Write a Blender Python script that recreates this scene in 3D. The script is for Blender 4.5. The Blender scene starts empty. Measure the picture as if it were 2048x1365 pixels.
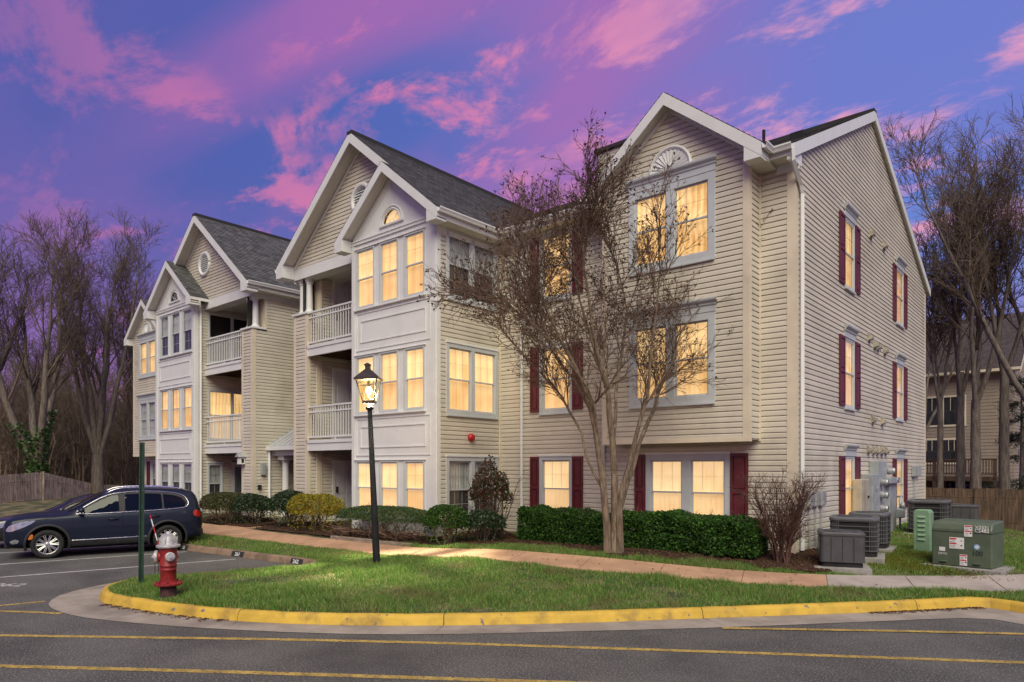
import bpy, bmesh, math, random
import numpy as np
from mathutils import Vector, Matrix, geometry
R = math.radians
random.seed(7)
scene = bpy.context.scene
COL = scene.collection

# ------------------------------------------------------------------ camera
YAW = R(40.72)
cam_d = bpy.data.cameras.new('camera')
cam = bpy.data.objects.new('camera', cam_d)
COL.objects.link(cam)
cam.location = (0, 0, 2.2)
cam.rotation_euler = (R(90), 0, YAW)
cam_d.sensor_width = 36.0
cam_d.lens = 1370.0 / 2048.0 * 36.0
cam_d.shift_y = (935.0 - 682.5) / 2048.0
cam_d.clip_start = 0.1
cam_d.clip_end = 3000
scene.camera = cam
RIGHT = (math.cos(YAW), math.sin(YAW), 0)
FWD = (-math.sin(YAW), math.cos(YAW), 0)

# ------------------------------------------------------------------ sun
SUN_AZ = R(-47)      # direction the light comes from, measured from +X towards +Y
SUN_EL = R(46)
sd = bpy.data.lights.new('sun', 'SUN')
sd.energy = 5.0
sd.angle = R(46)
sd.color = (1.0, 0.975, 0.72)
sun = bpy.data.objects.new('sun', sd)
COL.objects.link(sun)
sv = Vector((math.cos(SUN_AZ) * math.cos(SUN_EL), math.sin(SUN_AZ) * math.cos(SUN_EL), math.sin(SUN_EL)))
sun.rotation_euler = sv.to_track_quat('Z', 'Y').to_euler()
sun.location = (-6, -14, 30)

# ------------------------------------------------------------------ world: dusk sky with lit clouds
world = bpy.data.worlds.new('World')
scene.world = world
world.use_nodes = True
nt = world.node_tree
nt.nodes.clear()
N, L = nt.nodes, nt.links

def nd(tree, typ, **kw):
    n = tree.nodes.new(typ)
    for k, v in kw.items():
        if k == 'ins':
            for i, val in v.items():
                n.inputs[i].default_value = val
        else:
            setattr(n, k, v)
    return n

def vmath(tree, op, a, b=None):
    n = tree.nodes.new('ShaderNodeVectorMath'); n.operation = op
    for i, x in enumerate((a, b)):
        if x is None: continue
        if hasattr(x, 'is_linked') or hasattr(x, 'links'): tree.links.new(x, n.inputs[i])
        else: n.inputs[i].default_value = x
    return n.outputs['Value'] if op == 'DOT_PRODUCT' else n.outputs['Vector']

def fm(tree, op, a, b=None, c=None, clamp=False):
    n = tree.nodes.new('ShaderNodeMath'); n.operation = op; n.use_clamp = clamp
    for i, x in enumerate((a, b, c)):
        if x is None: continue
        if hasattr(x, 'links'): tree.links.new(x, n.inputs[i])
        else: n.inputs[i].default_value = x
    return n.outputs[0]

def sstep(tree, x, a, b):
    n = tree.nodes.new('ShaderNodeMapRange'); n.interpolation_type = 'SMOOTHSTEP'
    tree.links.new(x, n.inputs[0]); n.inputs[1].default_value = a; n.inputs[2].default_value = b
    return n.outputs[0]

def cmix(tree, fac, a, b, mode='MIX'):
    n = tree.nodes.new('ShaderNodeMix'); n.data_type = 'RGBA'; n.blend_type = mode
    for idx, x in ((0, fac), (6, a), (7, b)):
        if hasattr(x, 'links'): tree.links.new(x, n.inputs[idx])
        elif idx == 0: n.inputs[0].default_value = x
        else: n.inputs[idx].default_value = (*x, 1) if len(x) == 3 else x
    return n.outputs[2]

tc = nd(nt, 'ShaderNodeTexCoord')
dirv = vmath(nt, 'NORMALIZE', tc.outputs['Generated'])
sep = nd(nt, 'ShaderNodeSeparateXYZ'); L.new(dirv, sep.inputs[0])
el = sep.outputs['Z']
side = vmath(nt, 'DOT_PRODUCT', dirv, RIGHT)
# flat cloud-deck coordinates, so the clouds run to the horizon in perspective
den = fm(nt, 'ADD', fm(nt, 'MAXIMUM', el, 0.0), 0.22)
cp = nd(nt, 'ShaderNodeCombineXYZ')
L.new(fm(nt, 'DIVIDE', sep.outputs['X'], den), cp.inputs[0])
L.new(fm(nt, 'DIVIDE', sep.outputs['Y'], den), cp.inputs[1])
mp = nd(nt, 'ShaderNodeMapping'); mp.inputs['Rotation'].default_value = (0, 0, R(-38)); mp.inputs['Scale'].default_value = (0.75, 1.25, 1)
mp.inputs['Location'].default_value = (1.7, 0.35, 0)
L.new(cp.outputs[0], mp.inputs[0])

def wnoise(scale, detail, rough, dist=0.0, off=(0, 0, 0), vec=None):
    v = vmath(nt, 'ADD', vec or mp.outputs[0], off)
    n = nd(nt, 'ShaderNodeTexNoise'); n.inputs['Scale'].default_value = scale; n.inputs['Detail'].default_value = detail
    n.inputs['Roughness'].default_value = rough; n.inputs['Distortion'].default_value = dist
    L.new(v, n.inputs['Vector']); return n.outputs[0]

blue = cmix(nt, sstep(nt, side, -0.50, 0.55), (0.085, 0.118, 0.49), (0.125, 0.255, 0.80))
mauve = cmix(nt, sstep(nt, side, -0.5, 0.6), (0.34, 0.12, 0.47), (0.37, 0.33, 0.78))
low = fm(nt, 'SUBTRACT', 1.0, sstep(nt, el, 0.00, 0.40))
c1 = cmix(nt, fm(nt, 'MULTIPLY', low, 0.80), blue, mauve)
# broad lilac veil, thickest where the low sun lights the cloud deck
veil = sstep(nt, wnoise(1.05, 4, 0.5, 0.5, (3.6, 0.9, 0)), 0.36, 0.60)
center = fm(nt, 'SUBTRACT', 1.0, sstep(nt, fm(nt, 'ABSOLUTE', fm(nt, 'SUBTRACT', side, -0.06)), 0.12, 0.46))
veil_amt = fm(nt, 'MULTIPLY', veil, fm(nt, 'MULTIPLY_ADD', center, 0.62, 0.16))
c2 = cmix(nt, veil_amt, c1, (0.52, 0.165, 0.54))
# torn cirrus catching the pink light
streak = sstep(nt, wnoise(3.5, 12, 0.64, 0.35, (2.9, 1.3, 0)), 0.49, 0.61)
puff = sstep(nt, wnoise(1.5, 5, 0.55, 0.3, (5.2, 8.6, 0)), 0.38, 0.54)
st_amt = fm(nt, 'MULTIPLY', fm(nt, 'MULTIPLY', streak, puff), sstep(nt, side, -0.75, -0.05), clamp=True)
c3 = cmix(nt, fm(nt, 'MULTIPLY', st_amt, 0.92), c2, cmix(nt, sstep(nt, side, -0.2, 0.4), (1.0, 0.24, 0.47), (1.0, 0.42, 0.64)))
shade = sstep(nt, wnoise(2.1, 5, 0.55, 0.5, (9.0, 4.0, 0)), 0.52, 0.70)
sh_amt = fm(nt, 'MULTIPLY', fm(nt, 'MULTIPLY', shade, low), 0.6)
c4 = cmix(nt, sh_amt, c3, (0.32, 0.11, 0.36))
sky = nd(nt, 'ShaderNodeTexSky'); sky.sky_type = 'NISHITA'; sky.sun_disc = False
sky.sun_elevation = R(3); sky.sun_rotation = R(90) - SUN_AZ
bg1 = nd(nt, 'ShaderNodeBackground'); bg1.inputs[1].default_value = 1.12
L.new(c4, bg1.inputs[0])
bg2 = nd(nt, 'ShaderNodeBackground'); bg2.inputs[1].default_value = 0.025
L.new(sky.outputs[0], bg2.inputs[0])
addn = nd(nt, 'ShaderNodeAddShader'); L.new(bg1.outputs[0], addn.inputs[0]); L.new(bg2.outputs[0], addn.inputs[1])
wout = nd(nt, 'ShaderNodeOutputWorld'); L.new(addn.outputs[0], wout.inputs[0])

scene.render.engine = 'CYCLES'
scene.view_settings.view_transform = 'Standard'
scene.view_settings.look = 'None'
scene.view_settings.gamma = 1.0
scene.view_settings.exposure = -0.52
scene.view_settings.use_curve_mapping = False
scene.cycles.use_denoising = True
scene.cycles.max_bounces = 7
scene.cycles.transparent_max_bounces = 12
scene.cycles.caustics_reflective = False
scene.cycles.caustics_refractive = False
# ------------------------------------------------------------------ materials
MATS = {}
def M(name, col, rough=0.6, var=0.12, scale=3.0, detail=5, bump=0.0, bscale=40.0, metal=0.0, coat=0.0, spec=0.5,
      col2=None, lo=0.38, hi=0.62, dirt=None, dscale=1.2, damt=0.4, stretch=None, fleck=None, emit=None, tone=0):
    m = bpy.data.materials.new(name); m.use_nodes = True
    t = m.node_tree; b = t.nodes['Principled BSDF']
    tcn = nd(t, 'ShaderNodeTexCoord'); vec = tcn.outputs['Object']
    if stretch:
        mpn = nd(t, 'ShaderNodeMapping'); mpn.inputs['Scale'].default_value = stretch
        t.links.new(vec, mpn.inputs[0]); svec = mpn.outputs[0]
    else: svec = vec
    def noise(sc, de=detail, v=svec, ro=0.6):
        n = nd(t, 'ShaderNodeTexNoise'); n.inputs['Scale'].default_value = sc; n.inputs['Detail'].default_value = de
        n.inputs['Roughness'].default_value = ro; t.links.new(v, n.inputs['Vector']); return n.outputs[0]
    n1 = noise(scale)
    a = tuple(max(0, c * (1 - var)) for c in col); bb = tuple(min(1, c * (1 + var)) for c in (col2 or col))
    c = cmix(t, sstep(t, n1, lo, hi), a, bb)
    if fleck:      # (colour, scale, lo, hi)
        c = cmix(t, sstep(t, noise(fleck[1], 2), fleck[2], fleck[3]), c, fleck[0])
    if dirt:
        c = cmix(t, fm(t, 'MULTIPLY', sstep(t, noise(dscale, 8, vec), 0.5, 0.72), damt), c, dirt)
    if tone:       # each piece its own slight tone
        oi = nd(t, 'ShaderNodeObjectInfo'); gi = nd(t, 'ShaderNodeNewGeometry')
        rv = fm(t, 'FRACT', fm(t, 'ADD', oi.outputs['Random'], gi.outputs['Random Per Island']))
        c = cmix(t, 1.0, c, cmix(t, rv, (1 - tone,) * 3, (1 + tone,) * 3), 'MULTIPLY')
    t.links.new(c, b.inputs['Base Color'])
    r = fm(t, 'MULTIPLY_ADD', noise(scale * 2.3), 0.2, rough - 0.1, clamp=True)
    t.links.new(r, b.inputs['Roughness'])
    b.inputs['Metallic'].default_value = metal
    b.inputs['Coat Weight'].default_value = coat
    b.inputs['Coat Roughness'].default_value = 0.04
    b.inputs['Specular IOR Level'].default_value = spec
    if bump:
        bn = nd(t, 'ShaderNodeBump'); bn.inputs['Strength'].default_value = bump; bn.inputs['Distance'].default_value = 0.02
        t.links.new(noise(bscale, 6), bn.inputs['Height']); t.links.new(bn.outputs[0], b.inputs['Normal'])
    MATS[name] = m
    return m

def island_mat(name, cols, rough=0.6, spec=0.3, trans=0.0, patch=None, pscale=0.6):
    """leaf / blade / chip: every loose piece gets its own tone"""
    m = bpy.data.materials.new(name); m.use_nodes = True
    t = m.node_tree; b = t.nodes['Principled BSDF']
    g = nd(t, 'ShaderNodeNewGeometry')
    cr = nd(t, 'ShaderNodeValToRGB'); e = cr.color_ramp.elements
    while len(e) < len(cols): e.new(0.5)
    for i, c in enumerate(cols):
        e[i].position = i / (len(cols) - 1); e[i].color = (*c, 1)
    t.links.new(g.outputs['Random Per Island'], cr.inputs[0])
    c = cr.outputs[0]
    if patch:
        tcn = nd(t, 'ShaderNodeTexCoord'); n = nd(t, 'ShaderNodeTexNoise'); n.inputs['Scale'].default_value = pscale; n.inputs['Detail'].default_value = 4
        t.links.new(tcn.outputs['Object'], n.inputs['Vector'])
        c = cmix(t, fm(t, 'MULTIPLY', sstep(t, n.outputs[0], 0.50, 0.72), 0.7), c, patch)
    t.links.new(c, b.inputs['Base Color']); b.inputs['Roughness'].default_value = rough
    b.inputs['Specular IOR Level'].default_value = spec
    if trans:
        tr = nd(t, 'ShaderNodeBsdfTranslucent'); t.links.new(c, tr.inputs[0])
        mx = nd(t, 'ShaderNodeMixShader'); mx.inputs[0].default_value = trans
        t.links.new(b.outputs[0], mx.inputs[1]); t.links.new(tr.outputs[0], mx.inputs[2])
        t.links.new(mx.outputs[0], t.nodes['Material Output'].inputs[0])
    MATS[name] = m
    return m

def glass_mat(name, tint, ior=1.5, rough=0.01, extra=0.0):
    m = bpy.data.materials.new(name); m.use_nodes = True
    t = m.node_tree; t.nodes.remove(t.nodes['Principled BSDF'])
    tr = nd(t, 'ShaderNodeBsdfTransparent'); tr.inputs[0].default_value = (*tint, 1)
    gl = nd(t, 'ShaderNodeBsdfGlossy'); gl.inputs['Roughness'].default_value = rough
    lw = nd(t, 'ShaderNodeLayerWeight'); lw.inputs[0].default_value = 0.5; f0 = ((ior - 1) / (ior + 1)) ** 2 + extra
    mx = nd(t, 'ShaderNodeMixShader'); t.links.new(fm(t, 'MULTIPLY_ADD', fm(t, 'POWER', lw.outputs['Facing'], 4.0), 0.9, f0, clamp=True), mx.inputs[0])
    t.links.new(tr.outputs[0], mx.inputs[1]); t.links.new(gl.outputs[0], mx.inputs[2])
    t.links.new(mx.outputs[0], t.nodes['Material Output'].inputs[0])
    MATS[name] = m

def lit_mat(name, a, b, kind, strength=1.0):
    """fabric or blind lit from the room behind it"""
    m = bpy.data.materials.new(name); m.use_nodes = True
    t = m.node_tree; p = t.nodes['Principled BSDF']
    tcn = nd(t, 'ShaderNodeTexCoord'); s = nd(t, 'ShaderNodeSeparateXYZ'); t.links.new(tcn.outputs['Object'], s.inputs[0])
    n = nd(t, 'ShaderNodeTexNoise'); n.inputs['Scale'].default_value = 1.4; n.inputs['Detail'].default_value = 3
    t.links.new(tcn.outputs['Object'], n.inputs['Vector'])
    oi = nd(t, 'ShaderNodeObjectInfo')
    f = fm(t, 'MULTIPLY_ADD', oi.outputs['Random'], 0.45, fm(t, 'MULTIPLY', sstep(t, n.outputs[0], 0.3, 0.7), 0.6))
    if kind == 'blind':
        w = fm(t, 'SINE', fm(t, 'MULTIPLY', s.outputs['Z'], 125.0))
    else:
        q = fm(t, 'ADD', fm(t, 'ADD', s.outputs['X'], s.outputs['Y']), fm(t, 'MULTIPLY', n.outputs[0], 0.25))
        w = fm(t, 'SINE', fm(t, 'MULTIPLY', q, 46.0 if kind == 'drape' else 20.0))
    f2 = fm(t, 'MULTIPLY_ADD', w, 0.30 if kind == 'drape' else 0.16, f, clamp=True)
    c = cmix(t, f2, a, b)
    t.links.new(c, p.inputs['Base Color']); t.links.new(c, p.inputs['Emission Color'])
    p.inputs['Emission Strength'].default_value = strength; p.inputs['Roughness'].default_value = 0.9
    MATS[name] = m

def shingle_mat(name):
    m = bpy.data.materials.new(name); m.use_nodes = True
    t = m.node_tree; p = t.nodes['Principled BSDF']
    uv = nd(t, 'ShaderNodeUVMap'); uv.uv_map = 'uv'
    br = nd(t, 'ShaderNodeTexBrick'); br.offset = 0.43; br.squash = 1.0
    br.inputs['Color1'].default_value = (0.055, 0.056, 0.058, 1); br.inputs['Color2'].default_value = (0.145, 0.145, 0.146, 1)
    br.inputs['Mortar'].default_value = (0.018, 0.018, 0.02, 1); br.inputs['Scale'].default_value = 1.0
    br.inputs['Brick Width'].default_value = 0.21; br.inputs['Row Height'].default_value = 0.14
    br.inputs['Mortar Size'].default_value = 0.006; br.inputs['Bias'].default_value = -0.1
    t.links.new(uv.outputs[0], br.inputs['Vector'])
    n = nd(t, 'ShaderNodeTexNoise'); n.inputs['Scale'].default_value = 0.6; n.inputs['Detail'].default_value = 6
    t.links.new(uv.outputs[0], n.inputs['Vector'])
    c = cmix(t, sstep(t, n.outputs[0], 0.35, 0.7), br.outputs[0], (0.075, 0.072, 0.068), 'MIX')
    c = cmix(t, 0.65, c, br.outputs[0])
    t.links.new(c, p.inputs['Base Color']); p.inputs['Roughness'].default_value = 0.9
    n2 = nd(t, 'ShaderNodeTexNoise'); n2.inputs['Scale'].default_value = 60
    t.links.new(uv.outputs[0], n2.inputs['Vector'])
    bn = nd(t, 'ShaderNodeBump'); bn.inputs['Strength'].default_value = 0.5; bn.inputs['Distance'].default_value = 0.01
    t.links.new(n2.outputs[0], bn.inputs['Height']); t.links.new(bn.outputs[0], p.inputs['Normal'])
    MATS[name] = m

M('siding', (0.585, 0.54, 0.45), 0.55, 0.05, 0.8, dirt=(0.34, 0.315, 0.22), dscale=0.7, damt=0.45, bump=0.06, bscale=9, tone=.045)
M('trim', (0.70, 0.71, 0.70), 0.5, 0.04, 1.5, dirt=(0.45, 0.45, 0.42), dscale=1.5, damt=0.22)
M('frame', (0.50, 0.53, 0.55), 0.5, 0.05, 1.5, dirt=(0.38, 0.39, 0.39), dscale=1.5, damt=0.3)
M('trim_cream', (0.66, 0.58, 0.45), 0.5, 0.05, 1.5, dirt=(0.4, 0.36, 0.27), damt=0.25)
M('soffit', (0.60, 0.58, 0.52), 0.6, 0.05, 2.0, stretch=(1, 6, 1))
M('shutter', (0.115, 0.016, 0.022), 0.5, 0.15, 3.0)
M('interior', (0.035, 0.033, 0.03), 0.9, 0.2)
M('foundation', (0.30, 0.28, 0.24), 0.9, 0.15, 4, bump=0.3)
M('curtain', (0.60, 0.60, 0.58), 0.9, 0.2, 9, stretch=(4, 4, 0.15))
M('screen', (0.045, 0.047, 0.05), 0.9, 0.1)
M('deck_wood', (0.10, 0.045, 0.03), 0.8, 0.3, 6)
M('door_white', (0.62, 0.63, 0.66), 0.45, 0.04, 2)
M('dark_metal', (0.018, 0.019, 0.021), 0.75, 0.2, 8, spec=0.2)
M('lamp_bronze', (0.055, 0.048, 0.042), 0.4, 0.2, 8, metal=0.4)
M('grey_metal', (0.34, 0.37, 0.38), 0.5, 0.1, 4, metal=0.1, dirt=(0.2, 0.2, 0.18), damt=0.3)
M('tan_metal', (0.40, 0.36, 0.29), 0.55, 0.08, 4)
M('galv', (0.42, 0.43, 0.43), 0.45, 0.15, 9, metal=0.5)
M('porch_metal', (0.50, 0.52, 0.54), 0.4, 0.06, 3, metal=0.3)
M('vent', (0.36, 0.33, 0.26), 0.7, 0.2, 8, dirt=(0.12, 0.11, 0.09), dscale=9, damt=0.7)
M('red_bell', (0.45, 0.012, 0.015), 0.35, 0.1)
M('hyd_red', (0.25, 0.017, 0.018), 0.5, 0.25, 9, dirt=(0.10, 0.012, 0.012), dscale=7, damt=0.6, bump=0.2)
M('hyd_base', (0.055, 0.022, 0.02), 0.85, 0.4, 14, bump=0.4)
M('hyd_silver', (0.42, 0.42, 0.42), 0.5, 0.15, 10, metal=0.25, dirt=(0.22, 0.2, 0.18), dscale=9, damt=0.6)
M('chain', (0.10, 0.06, 0.04), 0.7, 0.3, 20, metal=0.5)
M('rod_red', (0.5, 0.02, 0.03), 0.4, 0.05)
M('rod_white', (0.75, 0.75, 0.75), 0.4, 0.05)
M('post_green', (0.012, 0.045, 0.026), 0.5, 0.25, 10)
M('trans_green', (0.092, 0.125, 0.078), 0.45, 0.12, 2.5, dirt=(0.05, 0.06, 0.04), dscale=2.5, damt=0.5)
M('ped_green', (0.20, 0.33, 0.20), 0.5, 0.1, 5, dirt=(0.10, 0.14, 0.09), damt=0.4)
M('sticker', (0.75, 0.75, 0.73), 0.5, 0.05)
M('sticker_red', (0.55, 0.03, 0.03), 0.5, 0.05)
M('sticker_ink', (0.03, 0.03, 0.03), 0.6, 0.05)
M('sticker_blue', (0.25, 0.45, 0.70), 0.5, 0.05)
M('stencil', (0.60, 0.60, 0.58), 0.8, 0.15, 12)
M('ac_grey', (0.062, 0.063, 0.066), 0.5, 0.12, 4, dirt=(0.05, 0.05, 0.045), damt=0.5)
M('ac_light', (0.105, 0.108, 0.114), 0.5, 0.1, 4, dirt=(0.09, 0.09, 0.08), damt=0.4)
M('ac_black', (0.012, 0.012, 0.013), 0.8, 0.3, 6)
M('pad', (0.27, 0.26, 0.24), 0.9, 0.15, 6, bump=0.3)
M('asphalt', (0.080, 0.080, 0.069), 0.85, 0.25, 0.55, detail=8, bump=0.7, bscale=70, fleck=((0.26, 0.245, 0.225), 46, 0.52, 0.67), dirt=(0.034, 0.033, 0.033), dscale=0.35, damt=0.6)
M('line_yellow', (0.40, 0.28, 0.065), 0.8, 0.22, 5, fleck=((0.10, 0.085, 0.06), 26, 0.54, 0.66), bump=0.4, bscale=80)
M('line_white', (0.50, 0.49, 0.47), 0.8, 0.18, 5, fleck=((0.10, 0.095, 0.09), 60, 0.58, 0.70), bump=0.4, bscale=80)
M('kerb_yellow', (0.56, 0.365, 0.045), 0.7, 0.12, 2.2, fleck=((0.19, 0.16, 0.13), 7.0, 0.66, 0.70), dirt=(0.26, 0.165, 0.045), dscale=2.6, damt=0.8, bump=0.25, bscale=30)
M('kerb_brown', (0.21, 0.145, 0.095), 0.9, 0.25, 2.5, dirt=(0.08, 0.06, 0.05), dscale=3, damt=0.6, bump=0.4, bscale=30)
M('gutter', (0.30, 0.265, 0.215), 0.85, 0.14, 1.6, detail=8, dirt=(0.13, 0.11, 0.095), dscale=0.9, damt=0.6, bump=0.25, bscale=60)
M('walk_tan', (0.45, 0.275, 0.165), 0.85, 0.12, 1.5, detail=8, dirt=(0.28, 0.155, 0.09), dscale=1.4, damt=0.55, bump=0.2, bscale=60)
M('walk_grey', (0.37, 0.325, 0.275), 0.85, 0.12, 1.5, detail=8, dirt=(0.22, 0.19, 0.16), dscale=1.4, damt=0.5, bump=0.2, bscale=60)
M('soil', (0.050, 0.070, 0.024), 0.95, 0.35, 1.6, col2=(0.13, 0.105, 0.055), bump=0.5, bscale=25)
M('mulch', (0.060, 0.033, 0.022), 0.95, 0.5, 22, bump=1.0, bscale=45)
M('forest_floor', (0.075, 0.048, 0.032), 0.95, 0.4, 3, bump=1.0, bscale=12)
M('bark_myrtle', (0.185, 0.135, 0.092), 0.85, 0.35, 4, stretch=(7, 7, 1), fleck=((0.30, 0.235, 0.17), 2.2, 0.55, 0.66), dirt=(0.08, 0.055, 0.038), dscale=5, damt=0.75, bump=0.5, bscale=22)
M('twig_myrtle', (0.15, 0.092, 0.064), 0.85, 0.25, 4)
M('bark_grey', (0.16, 0.13, 0.105), 0.9, 0.3, 4, stretch=(4, 4, 0.6), bump=0.5, bscale=14)
M('twig_grey', (0.135, 0.098, 0.072), 0.9, 0.25, 3)
M('bark_right', (0.15, 0.125, 0.105), 0.9, 0.3, 4, stretch=(4, 4, 0.6), bump=0.5, bscale=14)
M('twig_red', (0.105, 0.050, 0.038), 0.85, 0.25, 4)
M('fence_grey', (0.46, 0.37, 0.27), 0.9, 0.35, 2.2, stretch=(8, 8, 0.8), dirt=(0.08, 0.075, 0.05), dscale=1.5, damt=0.6, bump=0.3, tone=.18)
M('fence_brown', (0.105, 0.067, 0.045), 0.9, 0.35, 2.2, stretch=(8, 8, 0.8), dirt=(0.05, 0.04, 0.03), dscale=1.5, damt=0.6, bump=0.3, tone=.18)
M('timber', (0.24, 0.20, 0.16), 0.9, 0.25, 4, stretch=(1, 8, 8), bump=0.4)
M('house_siding', (0.27, 0.22, 0.175), 0.7, 0.06, 2)
M('house_roof', (0.050, 0.040, 0.040), 0.9, 0.25, 4, bump=0.4, bscale=20)
M('house_wood', (0.065, 0.034, 0.024), 0.85, 0.25, 4)
M('paint_blue', (0.006, 0.011, 0.026), 0.42, 0.06, 3, metal=0.0, coat=0.22, spec=0.25)
M('paint_black', (0.018, 0.019, 0.022), 0.28, 0.06, 3, metal=0.3, coat=1.0)
M('car_plastic', (0.022, 0.022, 0.024), 0.65, 0.1, 6)
M('chrome', (0.72, 0.72, 0.73), 0.18, 0.03, 4, metal=1.0)
M('alloy', (0.55, 0.55, 0.56), 0.32, 0.06, 6, metal=0.75)
M('rubber', (0.014, 0.014, 0.014), 0.85, 0.2, 8)
M('well', (0.006, 0.006, 0.006), 0.95, 0.1)
M('seat', (0.05, 0.05, 0.055), 0.9, 0.2)
M('tail_red', (0.42, 0.012, 0.010), 0.2, 0.1, 10, coat=1.0)
M('amber', (0.60, 0.16, 0.02), 0.25, 0.1, 10, coat=1.0)
M('lamp_lens', (0.42, 0.44, 0.46), 0.12, 0.2, 14, metal=0.6, coat=1.0)
M('plate_black', (0.020, 0.022, 0.024), 0.8, 0.2, 10)
M('fabric_blue', (0.05, 0.30, 0.50), 0.9, 0.1)
glass_mat('pane', (0.96, 0.96, 0.95), 1.45)
glass_mat('pane_screen', (0.83, 0.80, 0.77), 1.35)
glass_mat('pane_dark', (0.86, 0.88, 0.88), 1.5, extra=0.02)
glass_mat('car_glass', (0.16, 0.19, 0.19), 1.5, extra=0.0)
glass_mat('lantern_glass', (1.0, 0.95, 0.82), 1.4)
lit_mat('lit_plain', (0.80, 0.48, 0.19), (1.0, 0.72, 0.37), 'plain', 1.17)
lit_mat('lit_drape', (0.72, 0.40, 0.13), (1.0, 0.72, 0.35), 'drape', 1.17)
lit_mat('lit_blind', (0.80, 0.50, 0.22), (1.0, 0.73, 0.40), 'blind', 1.17)
shingle_mat('shingle')
island_mat('grass', [(0.055, 0.140, 0.024), (0.110, 0.245, 0.042), (0.175, 0.325, 0.06), (0.42, 0.36, 0.17)], 0.7, 0.15, 0.25, (0.20, 0.175, 0.075), 1.1)
island_mat('moss_grass', [(0.12, 0.15, 0.02), (0.20, 0.19, 0.025), (0.10, 0.15, 0.03)], 0.7, 0.2, 0.2)
island_mat('box_leaf', [(0.010, 0.034, 0.008), (0.022, 0.070, 0.012), (0.050, 0.130, 0.020), (0.085, 0.185, 0.028)], 0.6, 0.2, 0.2)
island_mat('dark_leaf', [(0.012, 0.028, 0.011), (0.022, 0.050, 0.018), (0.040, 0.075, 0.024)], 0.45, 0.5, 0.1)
island_mat('olive_leaf', [(0.035, 0.055, 0.015), (0.060, 0.075, 0.022), (0.085, 0.085, 0.03), (0.05, 0.035, 0.02)], 0.6, 0.3, 0.15)
island_mat('gold_leaf', [(0.29, 0.225, 0.016), (0.42, 0.30, 0.02), (0.20, 0.21, 0.026), (0.09, 0.13, 0.025)], 0.55, 0.3, 0.2)
island_mat('juniper_leaf', [(0.024, 0.062, 0.020), (0.045, 0.105, 0.032), (0.07, 0.13, 0.04), (0.09, 0.06, 0.033)], 0.6, 0.3, 0.1)
island_mat('photinia_leaf', [(0.018, 0.040, 0.012), (0.035, 0.055, 0.018), (0.075, 0.030, 0.018), (0.12, 0.035, 0.025), (0.04, 0.05, 0.02)], 0.45, 0.4, 0.1)
island_mat('ivy_leaf', [(0.018, 0.050, 0.012), (0.045, 0.100, 0.022), (0.09, 0.16, 0.04)], 0.5, 0.4, 0.15)
island_mat('needle', [(0.006, 0.022, 0.012), (0.012, 0.035, 0.018), (0.02, 0.045, 0.02)], 0.6, 0.3)
island_mat('pod', [(0.045, 0.026, 0.018), (0.075, 0.042, 0.030), (0.11, 0.062, 0.042)], 0.9, 0.1)
island_mat('litter', [(0.16, 0.075, 0.035), (0.10, 0.045, 0.025), (0.22, 0.14, 0.08), (0.06, 0.035, 0.025)], 0.9, 0.1)
island_mat('chip', [(0.055, 0.028, 0.018), (0.10, 0.055, 0.035), (0.035, 0.02, 0.014), (0.14, 0.09, 0.06)], 0.95, 0.1)

# ------------------------------------------------------------------ mesh building
ORG = Vector((0, 0, 0))

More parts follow.
